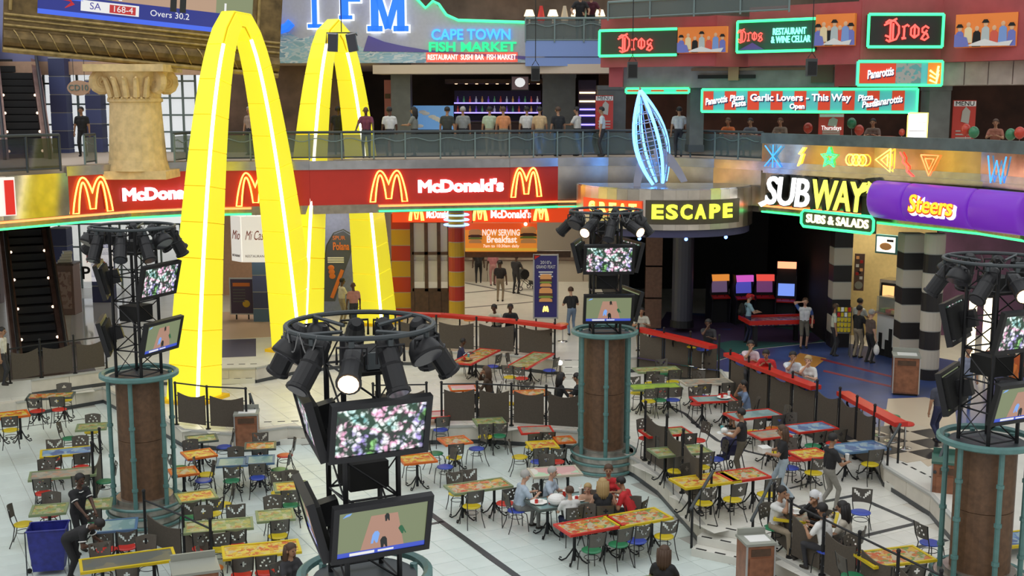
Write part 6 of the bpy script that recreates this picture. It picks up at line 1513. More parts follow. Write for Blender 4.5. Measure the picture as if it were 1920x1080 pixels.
    if hs != 'bald':
        hb = MB(); c = head+uh*.045-fh*.012; n, m = 14, 8
        base_ = 0
        for i in range(m+1):
            for k in range(n):
                an = 2*math.pi*k/n; front = max(0, math.sin(an)); el0 = -.55 if hs != 'scarf' else -1.2
                lim = math.pi/2-(el0+(.95 if hs != 'scarf' else 1.1)*front**1.2)
                th = lim*i/m; q = V((math.sin(th)*math.cos(an)*.106, math.sin(th)*math.sin(an)*.111, math.cos(th)*.108)); hb.v.append(tuple(c+Mh @ q))
        for i in range(m):
            for k in range(n): l = (k+1) % n; hb.f.append((i*n+k, (i+1)*n+k, (i+1)*n+l, i*n+l))
        if hs in ('long', 'scarf'):
            L = .34 if hs == 'long' else .24
            for k in range(7):
                a = math.pi+math.pi*(k+.5)/7; q = c+Mh @ V((.098*math.cos(a), .10*math.sin(a), .0))
                hb.tube([q+uh*.03, q-uh*.10-fh*.01, q-uh*L*.7-fh*.015, q-uh*L-fh*.005], [.04, .048, .045, .02], 6)
        if hs == 'pony': hb.tube([c-fh*.10+uh*.02, c-fh*.17-uh*.03, c-fh*.16-uh*.2], [.03, .04, .015], 6)
        if hs == 'cap': hb.tube([c+fh*.09+uh*.02, c+fh*.19+uh*.005], [.07, .05], 8)
        hb.build('cap' if hs == 'cap' else 'headscarf' if hs == 'scarf' else 'hair', hm, r, smooth=True)
    return r
W_ = (.62, .62, .6); K_ = (.014, .014, .016); NV = (.02, .025, .07); GR = (.2, .2, .19); JN = (.16, .22, .32); LB = (.38, .46, .55); RD = (.5, .02, .025); BR = (.09, .05, .03); KH = (.28, .23, .16); DK = (.03, .03, .035)
Q = person
# cleaners
Q((150, 900), 0, -125, 'stand', 'd', K_, K_, 'k', 'cleaner in black with white trim standing behind the blue bag', arms='work', lean=12, trim=True)
pc = Q((184, 984), 0, -95, 'bend', 'd', K_, K_, 'k', 'cleaner in black bending over beside the blue bag', arms='work', lean=66, trim=True)
# foreground
Q((546, 1032), 0, -130, 'sit', 't', DK, K_, 'b', 'long haired girl seated at the bottom beside the near tower', 'long', 'table', female=True)
Q((1246, 1036), 0, -20, 'sit', 't', K_, K_, 'b', 'dark haired woman in black seated at the bottom edge', 'long', 'table', female=True)
# family
Q((985, 893), 0, -70, 'sit', 'p', LB, GR, 'g', 'grey haired man in a pale blue shirt at the family table', 'short', 'table', lean=14)
Q((1036, 886), 0, -110, 'sit', 'p', LB, GR, 'g', 'grey haired woman in pale blue at the family table', 'short', 'table', female=True)
Q((1068, 922), 0, 15, 'sit', 'p', W_, NV, 'b', 'brown haired child in white and navy seen from behind', 'short', 'table', s=.9)
Q((1102, 916), 0, 165, 'sit', 'p', (.5, .3, .2), DK, 'l', 'blond child in peach at the family table', 'short', 'table', s=.85)
Q((1130, 908), 0, 5, 'sit', 'p', K_, DK, 'l', 'blond woman in a dark vest seen from behind', 'long', 'table', female=True, sleeve='none')
Q((1141, 882), 0, 175, 'sit', 't', RD, DK, 'b', 'woman in a red top facing the viewer at the family table', 'short', 'table', female=True)
Q((1164, 905), 0, 65, 'sit', 't', RD, DK, 'k', 'dark haired person in a red shirt leaning over the family table', 'short', 'table', lean=26)
# right terrace
vest = Q((1389, 776), Z1, 65, 'stand', 't', K_, (.10, .085, .06), 'k', 'man in a black vest carrying food on the terrace', 'short', 'carry', sleeve='none')
boxw = Q((1466, 808), Z1, 80, 'walk', 't', K_, (.36, .44, .5), 'b', 'woman in a black top and pale jeans walking with a white box', 'long', 'carry', stride=.2, female=True)
cupm = Q((1562, 824), Z1, -75, 'walk', 't', K_, (.24, .23, .2), 'k', 'man in a black shirt and grey trousers carrying a cup', 'short', 'carry', stride=.14)
Q((1466, 924), Z1, -140, 'sit', 't', W_, KH, 'k', 'man in a white shirt biting a burger', 'short', 'mouth')
Q((1527, 932), Z1, 130, 'sit', 't', K_, DK, (.65, .65, .66), 'woman in a white headscarf and dark top', 'scarf', 'mouth', female=True, sleeve='long')
Q((1541, 956), Z1, 40, 'sit', 't', (.72, .72, .7), DK, 'k', 'black haired man in a white shirt seen from behind', 'short', 'table')
Q((1579, 952), Z1, 60, 'sit', 't', (.45, .41, .34), DK, 'k', 'woman with very long dark hair in a beige top', 'long', 'table', female=True)
Q((1394, 722), Z1, 85, 'sit', 't', (.14, .2, .32), (.35, .33, .3), 'k', 'man in a blue shirt and shorts eating at the red edged table', 'short', 'mouth', legs='short')
# middle terrace
Q((868, 641), Z1, -80, 'sit', 'd', NV, DK, 'k', 'boy in a navy jacket with white stripes at the long red table', 'short', 'table', s=.92, sleeve='long', trim=True)
Q((911, 695), Z1, 75, 'sit', 't', (.06, .035, .02), DK, 'b', 'woman with brown hair and brown top seen from behind', 'long', 'mouth', female=True, sleeve='long')
Q((1048, 727), Z1, -70, 'sit', 't', K_, DK, 'k', 'woman in a dark hooded top left of the far column', 'long', 'table', female=True, sleeve='long', Y=32.95)
Q((1094, 742), Z1, 70, 'sit', 't', K_, DK, 'k', 'person in black half hidden by the far column', 'short', 'table', Y=32.9)
# red counters
Q((1209, 594), Z2, 175, 'stool', 't', (.55, .53, .44), KH, 'k', 'man in a cream shirt at the red counter right of the far column', 'short', 'table', lean=20, Y=40.10)
Q((1340, 613), Z2, 160, 'stool', 'd', DK, DK, 'k', 'dark dressed person resting chin on hand behind the counter end', 'short', 'mouth', Y=37.70)
Q((1421, 645), Z2, 170, 'stool', 't', (.6, .48, .52), DK, 'k', 'man in a pale pink shirt with hand at mouth', 'short', 'mouth', Y=34.25)
Q((1458, 668), Z2, 155, 'stool', 't', RD, DK, 'k', 'person in red slumped over the tilted counter', 'short', 'table', lean=40, Y=33.72)
Q((1503, 670), Z2, 170, 'stool', 't', (.6, .64, .68), KH, 'k', 'man in a white tee eating at the tilted counter', 'short', 'mouth', Y=32.7)
Q((1537, 682), Z2, 150, 'stool', 'p', W_, DK, 'l', 'blond girl in white at the end of the tilted counter', 'pony', 'mouth', female=True, Y=32.15)
Q((931, 566), Z2, 160, 'stool', 'd', (.6, .58, .46), DK, 'k', 'person in a pale shirt at the long red counter', 'short', 'table', lean=24, Y=40.80)
Q((956, 563), Z2, 185, 'stool', 'd', K_, DK, 'k', 'person in a dark football shirt at the long red counter', 'short', 'table', Y=40.60)
# promenade
capm = Q((1405, 558), Z2, -80, 'stand', 'p', (.3, .48, .56), NV, RD, 'man with a red cap, blue shirt and backpack by the arcade', 'cap', 'carry')
Q((1510, 566), Z2, 178, 'stand', 'p', (.6, .62, .66), (.12, .11, .09), 'b', 'man in a white and blue tee and shorts holding a phone', 'short', 'phone', legs='short', sleevecol=(.04, .09, .3))
Q((1581, 566), Z2, -100, 'stand', 't', (.5, .55, .45), DK, 'b', 'man in a pale striped shirt behind the leaflet rack', 'short', Y=39.3)
Q((1612, 580), Z2, -60, 'stand', 't', K_, KH, 'k', 'man in black with khaki trousers queueing at the sandwich shop', 'short', 'carry')
Q((1628, 563), Z2, -50, 'stand', 't', (.5, .5, .46), DK, 'k', 'man in a pale shirt queueing at the sandwich shop', 'short', 'carry', Y=40.4)
bagw = Q((1635, 588), Z2, -75, 'stand', 'p', (.10, .07, .06), K_, 'g', 'woman with fair hair carrying a white shopping bag', 'short', female=True)
Q((1762, 712), Z2, 20, 'walk', 't', (.05, .055, .08), NV, 'k', 'man in dark jeans walking away near the right tower', 'short', stride=.15)
Q((1816, 658), Z2, 170, 'stand', 't', (.2, .22, .3), JN, 'k', 'person in blue jeans behind the right tower', 'short')
Q((1896, 668), Z2, 90, 'sit', 't', (.6, .16, .03), DK, 'k', 'person in orange seated behind the right tower', 'short', 'table')
Q((938, 494), Z2, -10, 'stand', 'd', K_, KH, 'k', 'man in a black tee and khaki trousers walking into the restaurant', 'short')
Q((897, 466), Z2, 0, 'stand', 'd', K_, K_, 'k', 'person in black standing at the burger counter', 'short')
Q((968, 482), Z2, -30, 'stand', 'd', DK, DK, 'k', 'person in dark clothes pushing a stroller', 'short', 'carry')
Q((924, 470), Z2, 10, 'stand', 'd', (.5, .2, .22), (.5, .25, .25), 'k', 'woman in pink trousers at the burger counter', 'short', female=True)
Q((642, 528), Z2, -60, 'stand', 'd', (.55, .5, .36), KH, 'k', 'man in a pale yellow shirt beside the feather banner', 'short', 'carry')
Q((662, 536), Z2, 30, 'stand', 'd', (.45, .2, .17), DK, 'k', 'man in a salmon shirt beside the feather banner', 'bald')
Q((1070, 545), Z2, 15, 'stand', 'p', K_, JN, 'b', 'person in black top and blue jeans left of the far tower', 'short', 'carry', lean=12)
Q((4, 622), Z2, -90, 'stand', 't', (.6, .6, .55), DK, 'k', 'person in white at the left edge near the escalator', 'short')
# first floor
GF = 'people on the first floor balcony'
for px, Y, fc, mode, sk, tp, bt, hr, st, ar, l in [
    (152, 43.2, 180, 'stand', 't', K_, K_, 'k', 'short', 'hang', 'man in a dark suit in front of the bright left windows'),
    (468, 44.2, 150, 'stand', 'p', (.4, .3, .25), DK, 'g', 'short', 'hang', 'grey haired person between the two arches'),
    (633, 44.6, 0, 'stand', 'd', K_, K_, 'k', 'short', 'hang', 'person in black between the legs of the far arch'),
    (686, 42.15, 178, 'stand', 'd', (.16, .035, .07), DK, 'k', 'bald', 'rail', 'man in a maroon shirt leaning on the balcony railing'),
    (730, 42.6, 20, 'stand', 'd', W_, DK, 'k', 'short', 'hang', 'woman in white right of the maroon man'),
    (777, 43.0, 75, 'stand', 't', (.2, .21, .19), DK, 'k', 'long', 'carry', 'woman in grey gesturing on the balcony'),
    (838, 43.4, -10, 'stand', 't', (.04, .045, .04), K_, 'k', 'short', 'hang', 'man in dark green black clothes left of the bar'),
    (868, 43.8, 10, 'stand', 't', (.25, .26, .25), DK, 'g', 'short', 'hang', 'grey dressed person low behind the railing'),
    (918, 43.5, 0, 'stand', 't', (.42, .5, .36), KH, 'k', 'short', 'hang', 'man in a pale green shirt seen from behind'),
    (944, 43.2, 15, 'stand', 't', (.6, .24, .1), KH, 'b', 'short', 'hang', 'person in an orange shirt on the balcony'),
    (988, 44, 0, 'stand', 't', W_, DK, 'k', 'short', 'hang', 'man in white seen from behind on the balcony'),
    (1012, 43.5, 5, 'stand', 't', (.55, .38, .2), KH, 'k', 'short', 'hang', 'man in a tan shirt seen from behind'),
    (1047, 43.4, 20, 'stand', 't', K_, K_, 'b', 'short', 'hang', 'woman in black left of the tall white shirted man'),
    (1083, 43.6, 60, 'stand', 't', (.6, .57, .52), DK, 'k', 'short', 'carry', 'tall man in a white shirt turned left'),
    (1130, 43.0, 80, 'stand', 't', (.5, .56, .62), DK, 'k', 'short', 'hang', 'man in a pale blue shirt near the poster pillar'),
    (1274, 42.9, 0, 'stand', 't', (.5, .5, .5), DK, 'k', 'short', 'hang', 'person in white behind the railing right of the rocket')]:
    Q((px, 0), L1, fc, mode, sk, tp, bt, hr, l, st, ar, Y=Y, group=GF)
for px, Y, tp, hr, l in [(1368, 44, (.5, .12, .03), 'b', 'orange dressed diner left in the pizza restaurant'), (1410, 43.2, (.12, .12, .14), 'k', 'dark grey diner under the pizza sign'), (1466, 43.8, (.16, .12, .09), 'b', 'brown dressed diner under the garlic lovers sign'), (1640, 42, (.15, .1, .08), 'k', 'diner right of the thursday poster'), (1870, 41, (.3, .12, .08), 'b', 'diner between balloons at the far right')]:
    Q((px, 0), L1, 150, 'sit', 't', tp, DK, hr, l, 'short', 'table', Y=Y, group='diners in the pizza restaurant')
for px, Y, tp, l in [(1086, 45.1, K_, 'person in black leaning on the upper railing'), (1106, 45.3, (.07, .01, .02), 'person in dark red leaning on the upper railing')]:
    Q((px, 0), L2, 180, 'stand', 't', tp, K_, 'k', l, 'short', 'rail', lean=18, Y=Y)
# white trim of the cleaners' uniform is printed piping: none added
# backpack, bags, stroller and held things
def held(px, py, Y, dims, m, name, label, cat, rz=0):
    p = zp(px, py, Y); r = empty(name, (p.x, Y, p.z-dims[2]/2), rz, label, cat); return r, dims
def at_person(pr, v, name, label, cat):
    q = Matrix.Rotation(pr.rotation_euler.z, 3, 'Z') @ (Vector(v)*pr.scale.x); return empty(name, pr.location+q, pr.rotation_euler.z, label, cat)
r = at_person(capm, (0, -.21, .98), 'backpack', 'black backpack on the man in the red cap', 'backpack'); d = (.3, .2, .45)
MB().ball((0, 0, d[2]/2), (.16, .11, .24), 12, 8).build('main_bag', blackm, r); MB().ball((0, -.09, d[2]*.35), (.11, .06, .12), 10, 6).build('front_pocket', black, r)
for s_ in (-1, 1): MB().tube([(s_*.1, .08, .4), (s_*.11, .16, .3), (s_*.1, .08, .08)], .015, 5).build('strap', black, r)
r = at_person(bagw, (.27, .1, .32), 'shopping_bag', 'white plastic bag hanging from the hand of the fair haired woman', 'bag')
MB().ball((0, 0, .16), (.13, .08, .18), 10, 7).build('bag', whitem, r); MB().tube([(-.06, 0, .3), (0, 0, .48), (.06, 0, .3)], .01, 5).build('handle', whitem, r)
def pram(x, y, z, rz, label, m):
    r = empty('stroller', (x, y, z), rz, label, 'stroller')
    b = MB(); b.v = [(-.2, .1, .45), (.2, .1, .45), (.2, -.15, .85), (-.2, -.15, .85), (-.2, .35, .4), (.2, .35, .4), (-.2, .42, .2), (.2, .42, .2)]; b.f = [(0, 1, 2, 3), (4, 5, 1, 0), (6, 7, 5, 4)]; b.build('seat', m, r)
    MB().lathe([(.23, -.2), (.26, 0), (.23, .2)], 10, (0, -.05, .72), Matrix.Rotation(math.pi/2, 3, 'Y')).build('hood', m, r)
    for s_ in (-1, 1):
        MB().tube([(s_*.22, -.5, 1.0), (s_*.22, -.1, .5), (s_*.2, .4, .1)], .014, 5).build('frame_tube', black, r); MB().tube([(s_*.22, -.1, .5), (s_*.22, -.3, .1)], .014, 5).build('leg', black, r)
        for yy in (.4, -.3): MB().tube([(s_*.24, yy+.09*math.cos(t*math.pi/5), .1+.09*math.sin(t*math.pi/5)) for t in range(10)], .018, 5, True).build('wheel', blackm, r)
    MB().tube([(-.22, -.5, 1.0), (.22, -.5, 1.0)], .018, 6).build('handle', black, r)
g = gp(982, 543, Z2); pram(g.x, g.y, Z2, R_(-60), 'dark stroller pushed towards the burger counter', black)
g = gp(1370, 888, Z1); pram(g.x, g.y, Z1, R_(20), 'navy stroller beside the man in the black vest', mat('pram_navy', (.03, .03, .09), .7))
def carried(pr, name, label, cat, fn): fn(at_person(pr, (0, .43, 1.10), name, label, cat))
carried(vest, 'food_tray', 'tray with wrapped food held by the man in the black vest', 'tray', lambda r: (MB().lathe([(.13, 0), (.18, .02)], 10).build('tray', whitem, r), MB().ball((0, 0, .08), (.09, .09, .07), 8, 5).build('wrapped_food', wpap, r), MB().lathe([(.03, .02), (.042, .16)], 10, (.08, .08, 0)).build('cup', MT['cup_teal'], r)))
carried(boxw, 'takeaway_box', 'white takeaway box held by the walking woman', 'box', lambda r: (MB().box((0, 0, .05), (.26, .22, .1), .4).build('box', wpap, r), MB().box((0, 0, .11), (.27, .23, .02), .4).build('lid', whitem, r)))
carried(cupm, 'paper_cup', 'white paper cup held by the man in grey trousers', 'cup', lambda r: (MB().lathe([(.032, 0), (.045, .13)], 12).build('body', wpap, r), MB().lathe([(.047, .13), (.047, .15)], 12).build('lid', whitem, r)))
# ================================================================ first floor bar
bar_purple = glow('bar_violet', (.25, .2, 1), 3); bar_warm = glow('bar_warm', (1, .6, .3), 4)
wine = mat('bar_front', (.07, .03, .03), .4, noise=.2)
def rowcenter(pl, pr, Y): return zp(pl, 200, Y).x, zp(pr, 200, Y).x
x0, x1 = rowcenter(850, 1015, 50)
r = empty('bar_unit', ((x0+x1)/2, 50, L1), 0, 'long bar with violet light strips behind the balcony crowd', 'bar'); W = x1-x0
MB().box((0, 0, .55), (W, .6, 1.1)).build('bar_front', wine, r); MB().box((0, -.05, 1.12), (W+.1, .8, .06)).build('bar_top', mat('counter_top', (0, 0, 0)), r)
for z in (1.45, 1.85): MB().box((0, .9, z), (W, .3, .04)).build('bottle_shelf', darkwood, r); MB().box((0, .74, z+.03), (W, .02, .05)).build('violet_strip', bar_purple, r)
MB().box((0, 1.1, 1.6), (W, .1, 1.6)).build('back_panel', mat('bar_back', (.05, .04, .09), .5), r)
MB().box((0, .1, 2.75), (W+.6, 1.6, .18)).build('canopy', darkwood, r)
for k in range(9): MB().lathe([(.05, 0), (.06, .02)], 8, (-W*.46+W*.92*k/8, -.5, 2.64)).build('downlight', bar_warm, r)
bcol = [mat('bottle_%d' % i, c, .2, 0, .25, c) for i, c in enumerate([(.5, .3, .08), (.1, .3, .12), (.5, .5, .5), (.2, .1, .5), (.5, .08, .05)])]
for z, n in ((1.47, 14), (1.87, 14)):
    for k in range(n):
        o = MB().lathe([(.04, 0), (.045, .16), (.018, .22), (.018, .29)], 8).build('bottle', bcol[(k*3+int(z*10)) % 5], None, ((x0+x1)/2-W*.46+W*.92*k/(n-1), 50.88, L1+z))
        tag(o, '%s small bottle from the left on the %s bar shelf' % (['first', 'second', 'third', 'fourth', 'fifth', 'sixth', 'seventh', 'eighth', 'ninth', 'tenth', 'eleventh', 'twelfth', 'thirteenth', 'last'][k], 'lower' if z < 1.6 else 'upper'), 'bottle', 'bottles on the bar shelves')
def strip_shop(pl, pr, Y, top, bot, label, m, name='lit_shopfront'):
    r, W, H = frame2(pl, pr, Y, Y, top, bot, name, label, 'shop display')
    MB().box((0, .1, H/2), (W, .2, H)).build('backing', m, r); return r, W, H
r, W, H = strip_shop(775, 850, 46.9, 198, 243, 'blue fish picture panel beside the dark pillar', mat('fish_blue', (.1, .22, .42), .4, 0, .5, (.12, .3, .6)))
for i in range(9):
    x = -W*.35+W*.8*((i*37) % 10)/10; z = H*(.15+.65*((i*53) % 10)/10); MB().ball((x, 0, z), (.16, .02, .07), 8, 5).build('fish_print', wpap, r)
MB().box((0, .05, -1.0+H*0), (W, .3, .3)).build('lower_rail', black, r)
zl = L1-r.location.z; MB().box((0, .1, zl/2), (W*.8, .15, -zl)).build('support', black, r)
r, W, H = strip_shop(958, 992, 46.5, 142, 170, 'bar television showing a white figure', black)
MB().box((0, -.02, H/2), (W*.9, .02, H*.86)).build('display', E_('tvdark', (.08, .05, .05)), r); MB().ball((0, -.03, H*.55), (.2, .01, .18), 10, 6).build('picture', px_white, r); MB().tube([(0, .1, H), (0, .1, H+1)], .03, 5).build('hanger', black, r)
r, W, H = strip_shop(1085, 1118, 47, 150, 245, 'bar alcove with violet and warm lights between the dark pillars', mat('bar_back', (0, 0, 0)))
for z, m in ((.12, bar_purple), (.3, bar_purple), (.42, bar_purple), (.58, bar_warm), (.75, bar_warm)): MB().box((0, -.02, H*z), (W*.9, .04, .06)).build('light_strip', m, r)
zl = L1-r.location.z; MB().box((0, .1, zl/2), (W*.8, .15, -zl)).build('support', black, r)
for pl, pr, c, l in [(560, 575, (.2, .35, .5), 'blue lit display panel between the arches'), (640, 660, (.1, .09, .3), 'violet lit display panel inside the far arch'), (720, 733, (.3, .1, .08), 'dark red curtain beside the dark pillar')]:
    r, W, H = strip_shop(pl, pr, 47.6, 150, 300, l, mat('disp_%d' % pl, c, .6, 0, .15, c)); MB().box((0, -.03, H*.5), (W*.8, .03, H*.1)).build('rail', darkwood, r); MB().box((0, -.03, H*.8), (W*.8, .03, H*.06)).build('shelf', darkwood, r)
for k, (px, py, Y, c, l) in enumerate([(1515, 240, 41, 'r', 'red balloon left of the thursday poster'), (1597, 231, 40.6, 'g', 'green balloon right of the thursday poster'), (1611, 244, 40.4, 'r', 'red balloon below the green balloon'), (1691, 248, 39, 'r', 'small red balloon beside the white light box'), (1811, 243, 37.6, 'r', 'red balloon in front of the tall poster'), (1826, 248, 37.3, 'g', 'dark green balloon in front of the tall poster'), (1895, 252, 36.5, 'g', 'green balloon near the right edge'), (1912, 249, 36.2, 'r', 'large red balloon at the right edge')]):
    p = zp(px, py, Y); s = .16 if k != 3 else .1; r = empty('balloon', (p.x, p.y, p.z), 0, l, 'balloon', 'party balloons')
    m = MT.get('balloon_'+c) or mat('balloon_'+c, {'r': (.5, .05, .03), 'g': (.04, .2, .1)}[c], .25)
    MB().ball((0, 0, 0), (s, s, s*1.15), 14, 9).build('skin', m, r, smooth=True); MB().lathe([(.03, -s*1.22), (.01, -s*1.12)], 6).build('knot', m, r); MB().tube([(0, 0, -s*1.2), (.03, 0, -s*1.2-.3), (0, 0, L1-p.z+.01)], .004, 4).build('string', whitem, r)
# dining tables seen behind the parapet
for px, Y, l in [(1388, 43.4, 'left dining table in the pizza restaurant'), (1440, 43.2, 'middle dining table in the pizza restaurant'), (1655, 41.6, 'right dining table in the pizza restaurant')]:
    x = zp(px, 200, Y).x; r = empty('dining_table', (x, Y, L1), 0, l, 'table', 'pizza restaurant tables')
    MB().box((0, 0, .74), (.9, .8, .04)).build('top', mat('cloth_red', (.4, .03, .02), .7), r); MB().tube([(0, 0, .03), (0, 0, .72)], .04, 6).build('pedestal', black, r); MB().lathe([(.25, 0), (.22, .03)], 12).build('foot', black, r)
# ================================================================ arcade
r, W, H = frame2(1262, 1302, 43.5, 43.5, 440, 612, 'arcade_pillar', 'round grey blue pillar at the arcade entrance', 'pillar')
MB().lathe([(W/2, 0), (W/2, H)], 20).build('shaft', mat('pillar_bluegrey', (.06, .06, .08), .4), r); MB().lathe([(W/2+.06, 0), (W/2+.04, .25)], 20).build('base', black, r)
r, W, H = frame2(1212, 1243, 44, 44, 440, 616, 'wooden_panel', 'brown wooden wall panel left of the arcade pillar', 'panel')
for z0, z1 in ((0, .32), (.33, .66), (.67, 1)): MB().box((0, .1, H*(z0+z1)/2), (W, .2, H*(z1-z0)-.03)).build('board', mat('panel_brown', (.16, .08, .05), .5, noise=.2), r)
def machine(px, py, face, label, c1, c2, h=1.9):
    g = gp(px, py, Z2); r = empty('arcade_machine', g, R_(face), label, 'arcade machine', 'arcade machines')
    side = [(-.35, 0), (.35, 0), (.35, h), (-.2, h), (-.3, h-.25), (-.12, h-.55), (-.1, 1.15), (-.45, .95), (-.42, .8)]
    for sx in (-.36, .36):
        b = MB().prism([(y, z) for y, z in side], sx-.015, sx+.015); b.v = [(v[2], v[0], v[1]) for v in b.v]; b.build('side_panel', mat('cabinet_black', (.02, .02, .03), .4), r)
    MB().box((0, .1, h/2), (.7, .4, h)).build('body', nightm, r); MB().box((0, -.2, h-.14), (.68, .12, .24)).build('marquee', glow('marq_'+label[:9].replace(' ', '_'), c1, 2.0), r)
    MB().box((0, -.12, 1.42), (.6, .03, .46), M=Matrix.Rotation(-.15, 3, 'X')).build('screen', glow('scrn_'+label[:9].replace(' ', '_'), c2, 1.2), r)
    MB().box((0, -.3, 1.03), (.68, .3, .05), M=Matrix.Rotation(.2, 3, 'X')).build('control_panel', redc, r)
    for k in (-.15, .15): MB().tube([(k, -.32, 1.05), (k, -.33, 1.14)], .012, 5).build('joystick', black, r)
machine(1472, 612, -15, 'red and green lit racing machine behind the raglan man', (1, .3, .15), (.15, .25, .7), 2.5)
machine(1390, 606, 10, 'dim violet arcade machine at the back', (.3, .05, .25), (.05, .05, .3)); machine(1345, 604, 10, 'dim amber arcade machine at the back', (.35, .12, .02), (.08, .05, .1)); machine(1430, 604, 0, 'dim red arcade machine left of the tall racing machine', (.4, .04, .03), (.1, .03, .1))
def hockey(px, py, rz, label):
    g = gp(px, py, Z2+.8); r = empty('game_table', (g.x, g.y, Z2), R_(rz), label, 'game table')
    MB().box((0, 0, .8), (2.2, 1.1, .1)).build('playfield', patt('play_print', [(.3, .05, .06), (.05, .05, .2), (.4, .3, .3), (.1, .02, .1)], 4, 'noise'), r)
    for sy in (-1, 1): MB().box((0, sy*.57, .86), (2.3, .08, .14)).build('side_rail', redc, r)
    for sx in (-1, 1): MB().box((sx*1.13, 0, .86), (.08, 1.2, .14)).build('end_rail', redc, r)
    for sx in (-1, 1):
        for sy in (-1, 1): MB().box((sx*.9, sy*.42, .38), (.14, .14, .76)).build('leg', black, r)
hockey(1455, 602, 8, 'red air hockey table in the arcade')
for px, py, c, l in [(1338, 432, (.05, .1, 1), 'blue'), (1600, 300, (1, 1, 1), '')][:1]:
    pass
# ================================================================ sandwich shop
r, W, H = frame2(1645, 1690, 39.6, 38.6, 590, 682, 'sandwich_counter', 'white sandwich counter with black skyline pattern', 'counter')
MB().box((0, .4, H/2), (W, .8, H)).build('body', whitem, r); MB().box((0, .35, H+.03), (W+.1, 1, .06)).build('worktop', steel, r)
for i, (x, h) in enumerate(((-.45, .5), (-.32, .75), (-.2, .35), (-.05, .6), (.1, .9), (.25, .45), (.4, .7))): MB().box((W*x, -.01, H*h*.4), (W*.13, .02, H*h*.8)).build('skyline_tile', blackm, r)
MB().box((0, .2, H+.3), (W, .5, .5)).build('sneeze_guard', mat('case_glass', (.3, .34, .33), .08, alpha=.4), r)
for k in range(4): MB().box((-W*.35+W*.23*k, .2, H+.1), (W*.18, .3, .08)).build('ingredient_tub', [mat('tub_green', (.15, .3, .06), .6), redc, mat('food_yellow', (0, 0, 0)), wpap][k], r)
r, W, H = frame2(1642, 1683, 41.2, 40.6, 441, 476, 'menu_lightbox', 'teal framed lit sandwich picture on the yellow wall', 'light box')
MB().box((0, .1, H/2), (W, .2, H)).build('frame', mat('frame_teal', (.05, .2, .2), .4), r); MB().box((0, -.01, H/2), (W*.84, .03, H*.8)).build('lit_face', glow('box_cream', (1, .9, .75), 1.3), r)
MB().ball((0, -.03, H*.4), (W*.28, .015, H*.2), 12, 6).build('sandwich_print', burger_b, r); MB().box((W*.2, -.03, H*.72), (W*.3, .01, H*.12)).build('dark_print', blackm, r); MB().box((0, 1.05, H*.5), (.2, 2.1, .2)).build('wall_bracket', black, r)
r, W, H = frame2(1650, 1686, 41.5, 41.0, 525, 585, 'bread_oven', 'steel bread oven with lit window behind the counter', 'oven')
MB().box((0, .35, H/2), (W, .7, H)).build('body', steel, r); MB().box((0, -.02, H*.65), (W*.8, .04, H*.5)).build('door', black, r); MB().box((0, -.05, H*.65), (W*.6, .02, H*.35)).build('window', glow('oven_glow', (1, .55, .2), 1.2), r)
zl = Z2-r.location.z; MB().box((0, .35, zl/2), (W*.9, .6, -zl)).build('stand', steel, r)
g = gp(1578, 668, Z2); r = empty('leaflet_rack', (g.x, g.y, Z2), R_(-8), 'tall rack of yellow leaflets beside the banded column', 'rack')
for sx in (-1, 1):
    for sy in (-1, 1): MB().tube([(sx*.24, sy*.15, 0), (sx*.24, sy*.15, 1.7)], .014, 5).build('upright', darkrail, r)
for k in range(5):
    MB().box((0, -.05, .85+.17*k), (.48, .28, .015)).build('shelf', darkrail, r)
    for j in range(4): MB().box((-.17+.113*j, -.16, .93+.17*k), (.09, .02, .14)).build('leaflet', [MT['seat_yellow'], wpap, MT['seat_yellow'], redc][(j+k) % 4 if k > 2 else 0], r)
r, W, H = frame2(1603, 1622, 41.4, 41.3, 476, 545, 'notice_board', 'narrow board with snapshots and a round badge on the yellow wall', 'notice board')
MB().box((0, .05, H/2), (W, .1, H)).build('board', mat('board_brown', (.14, .08, .06), .6), r)
for k in range(6): MB().box((W*.2*(-1 if k % 2 else 1), -.01, H*(.35+.11*k)), (W*.3, .02, H*.08)).build('snapshot', [wpap, redc, burger_b][k % 3], r)
MB().lathe([(W*.4, 0), (W*.4, .03)], 14, (0, 0, H*.15), Matrix.Rotation(math.pi/2, 3, 'X')).build('badge', mat('badge_grey', (.3, .3, .25), .5), r); MB().box((0, .76, H*.5), (.1, 1.53, .1)).build('wall_arm', black, r)
# steak house
for px, Y, l in [(1826, 38.5, 'left'), (1854, 38.2, 'right')]:
    r, W, H = frame2(px-7, px+7, Y, Y, 552, 676, 'light_column', l+' tall glowing light column behind the right tower', 'lamp', 'glowing light columns'); MB().lathe([(W/2, .1), (W/2, H-.1)], 14).build('diffuser', glow('column_glow', (1, .85, .55), 3), r)
    for z in (0, H-.1): MB().lathe([(W/2+.03, z), (W/2+.03, z+.1)], 14).build('cap', black, r)
    zl = Z2-r.location.z; MB().lathe([(W/2+.05, zl), (W/2+.05, .02)], 12).build('pedestal', darkwood, r)
def orange_chair(px, py, rz, label):
    g = gp(px, py, Z2); r = empty('orange_chair', g, R_(rz), label, 'chair', 'orange plastic chairs of the steak house'); om = mat('orange_plastic', (.62, .12, .02), .35)
    MB().box((0, 0, .45), (.44, .42, .05)).build('seat', om, r); MB().box((0, -.2, .72), (.44, .05, .5), M=Matrix.Rotation(.12, 3, 'X')).build('backrest', om, r)
    for sx in (-1, 1):
        for sy in (-1, 1): MB().tube([(sx*.18, sy*.17, 0), (sx*.18, sy*.17, .44)], .016, 5).build('leg', steel, r)
orange_chair(1789, 735, 60, 'orange plastic chair left behind the right tower'); orange_chair(1845, 712, 30, 'orange plastic chair in the middle behind the right tower'); orange_chair(1905, 722, 0, 'orange plastic chair at the right picture edge')
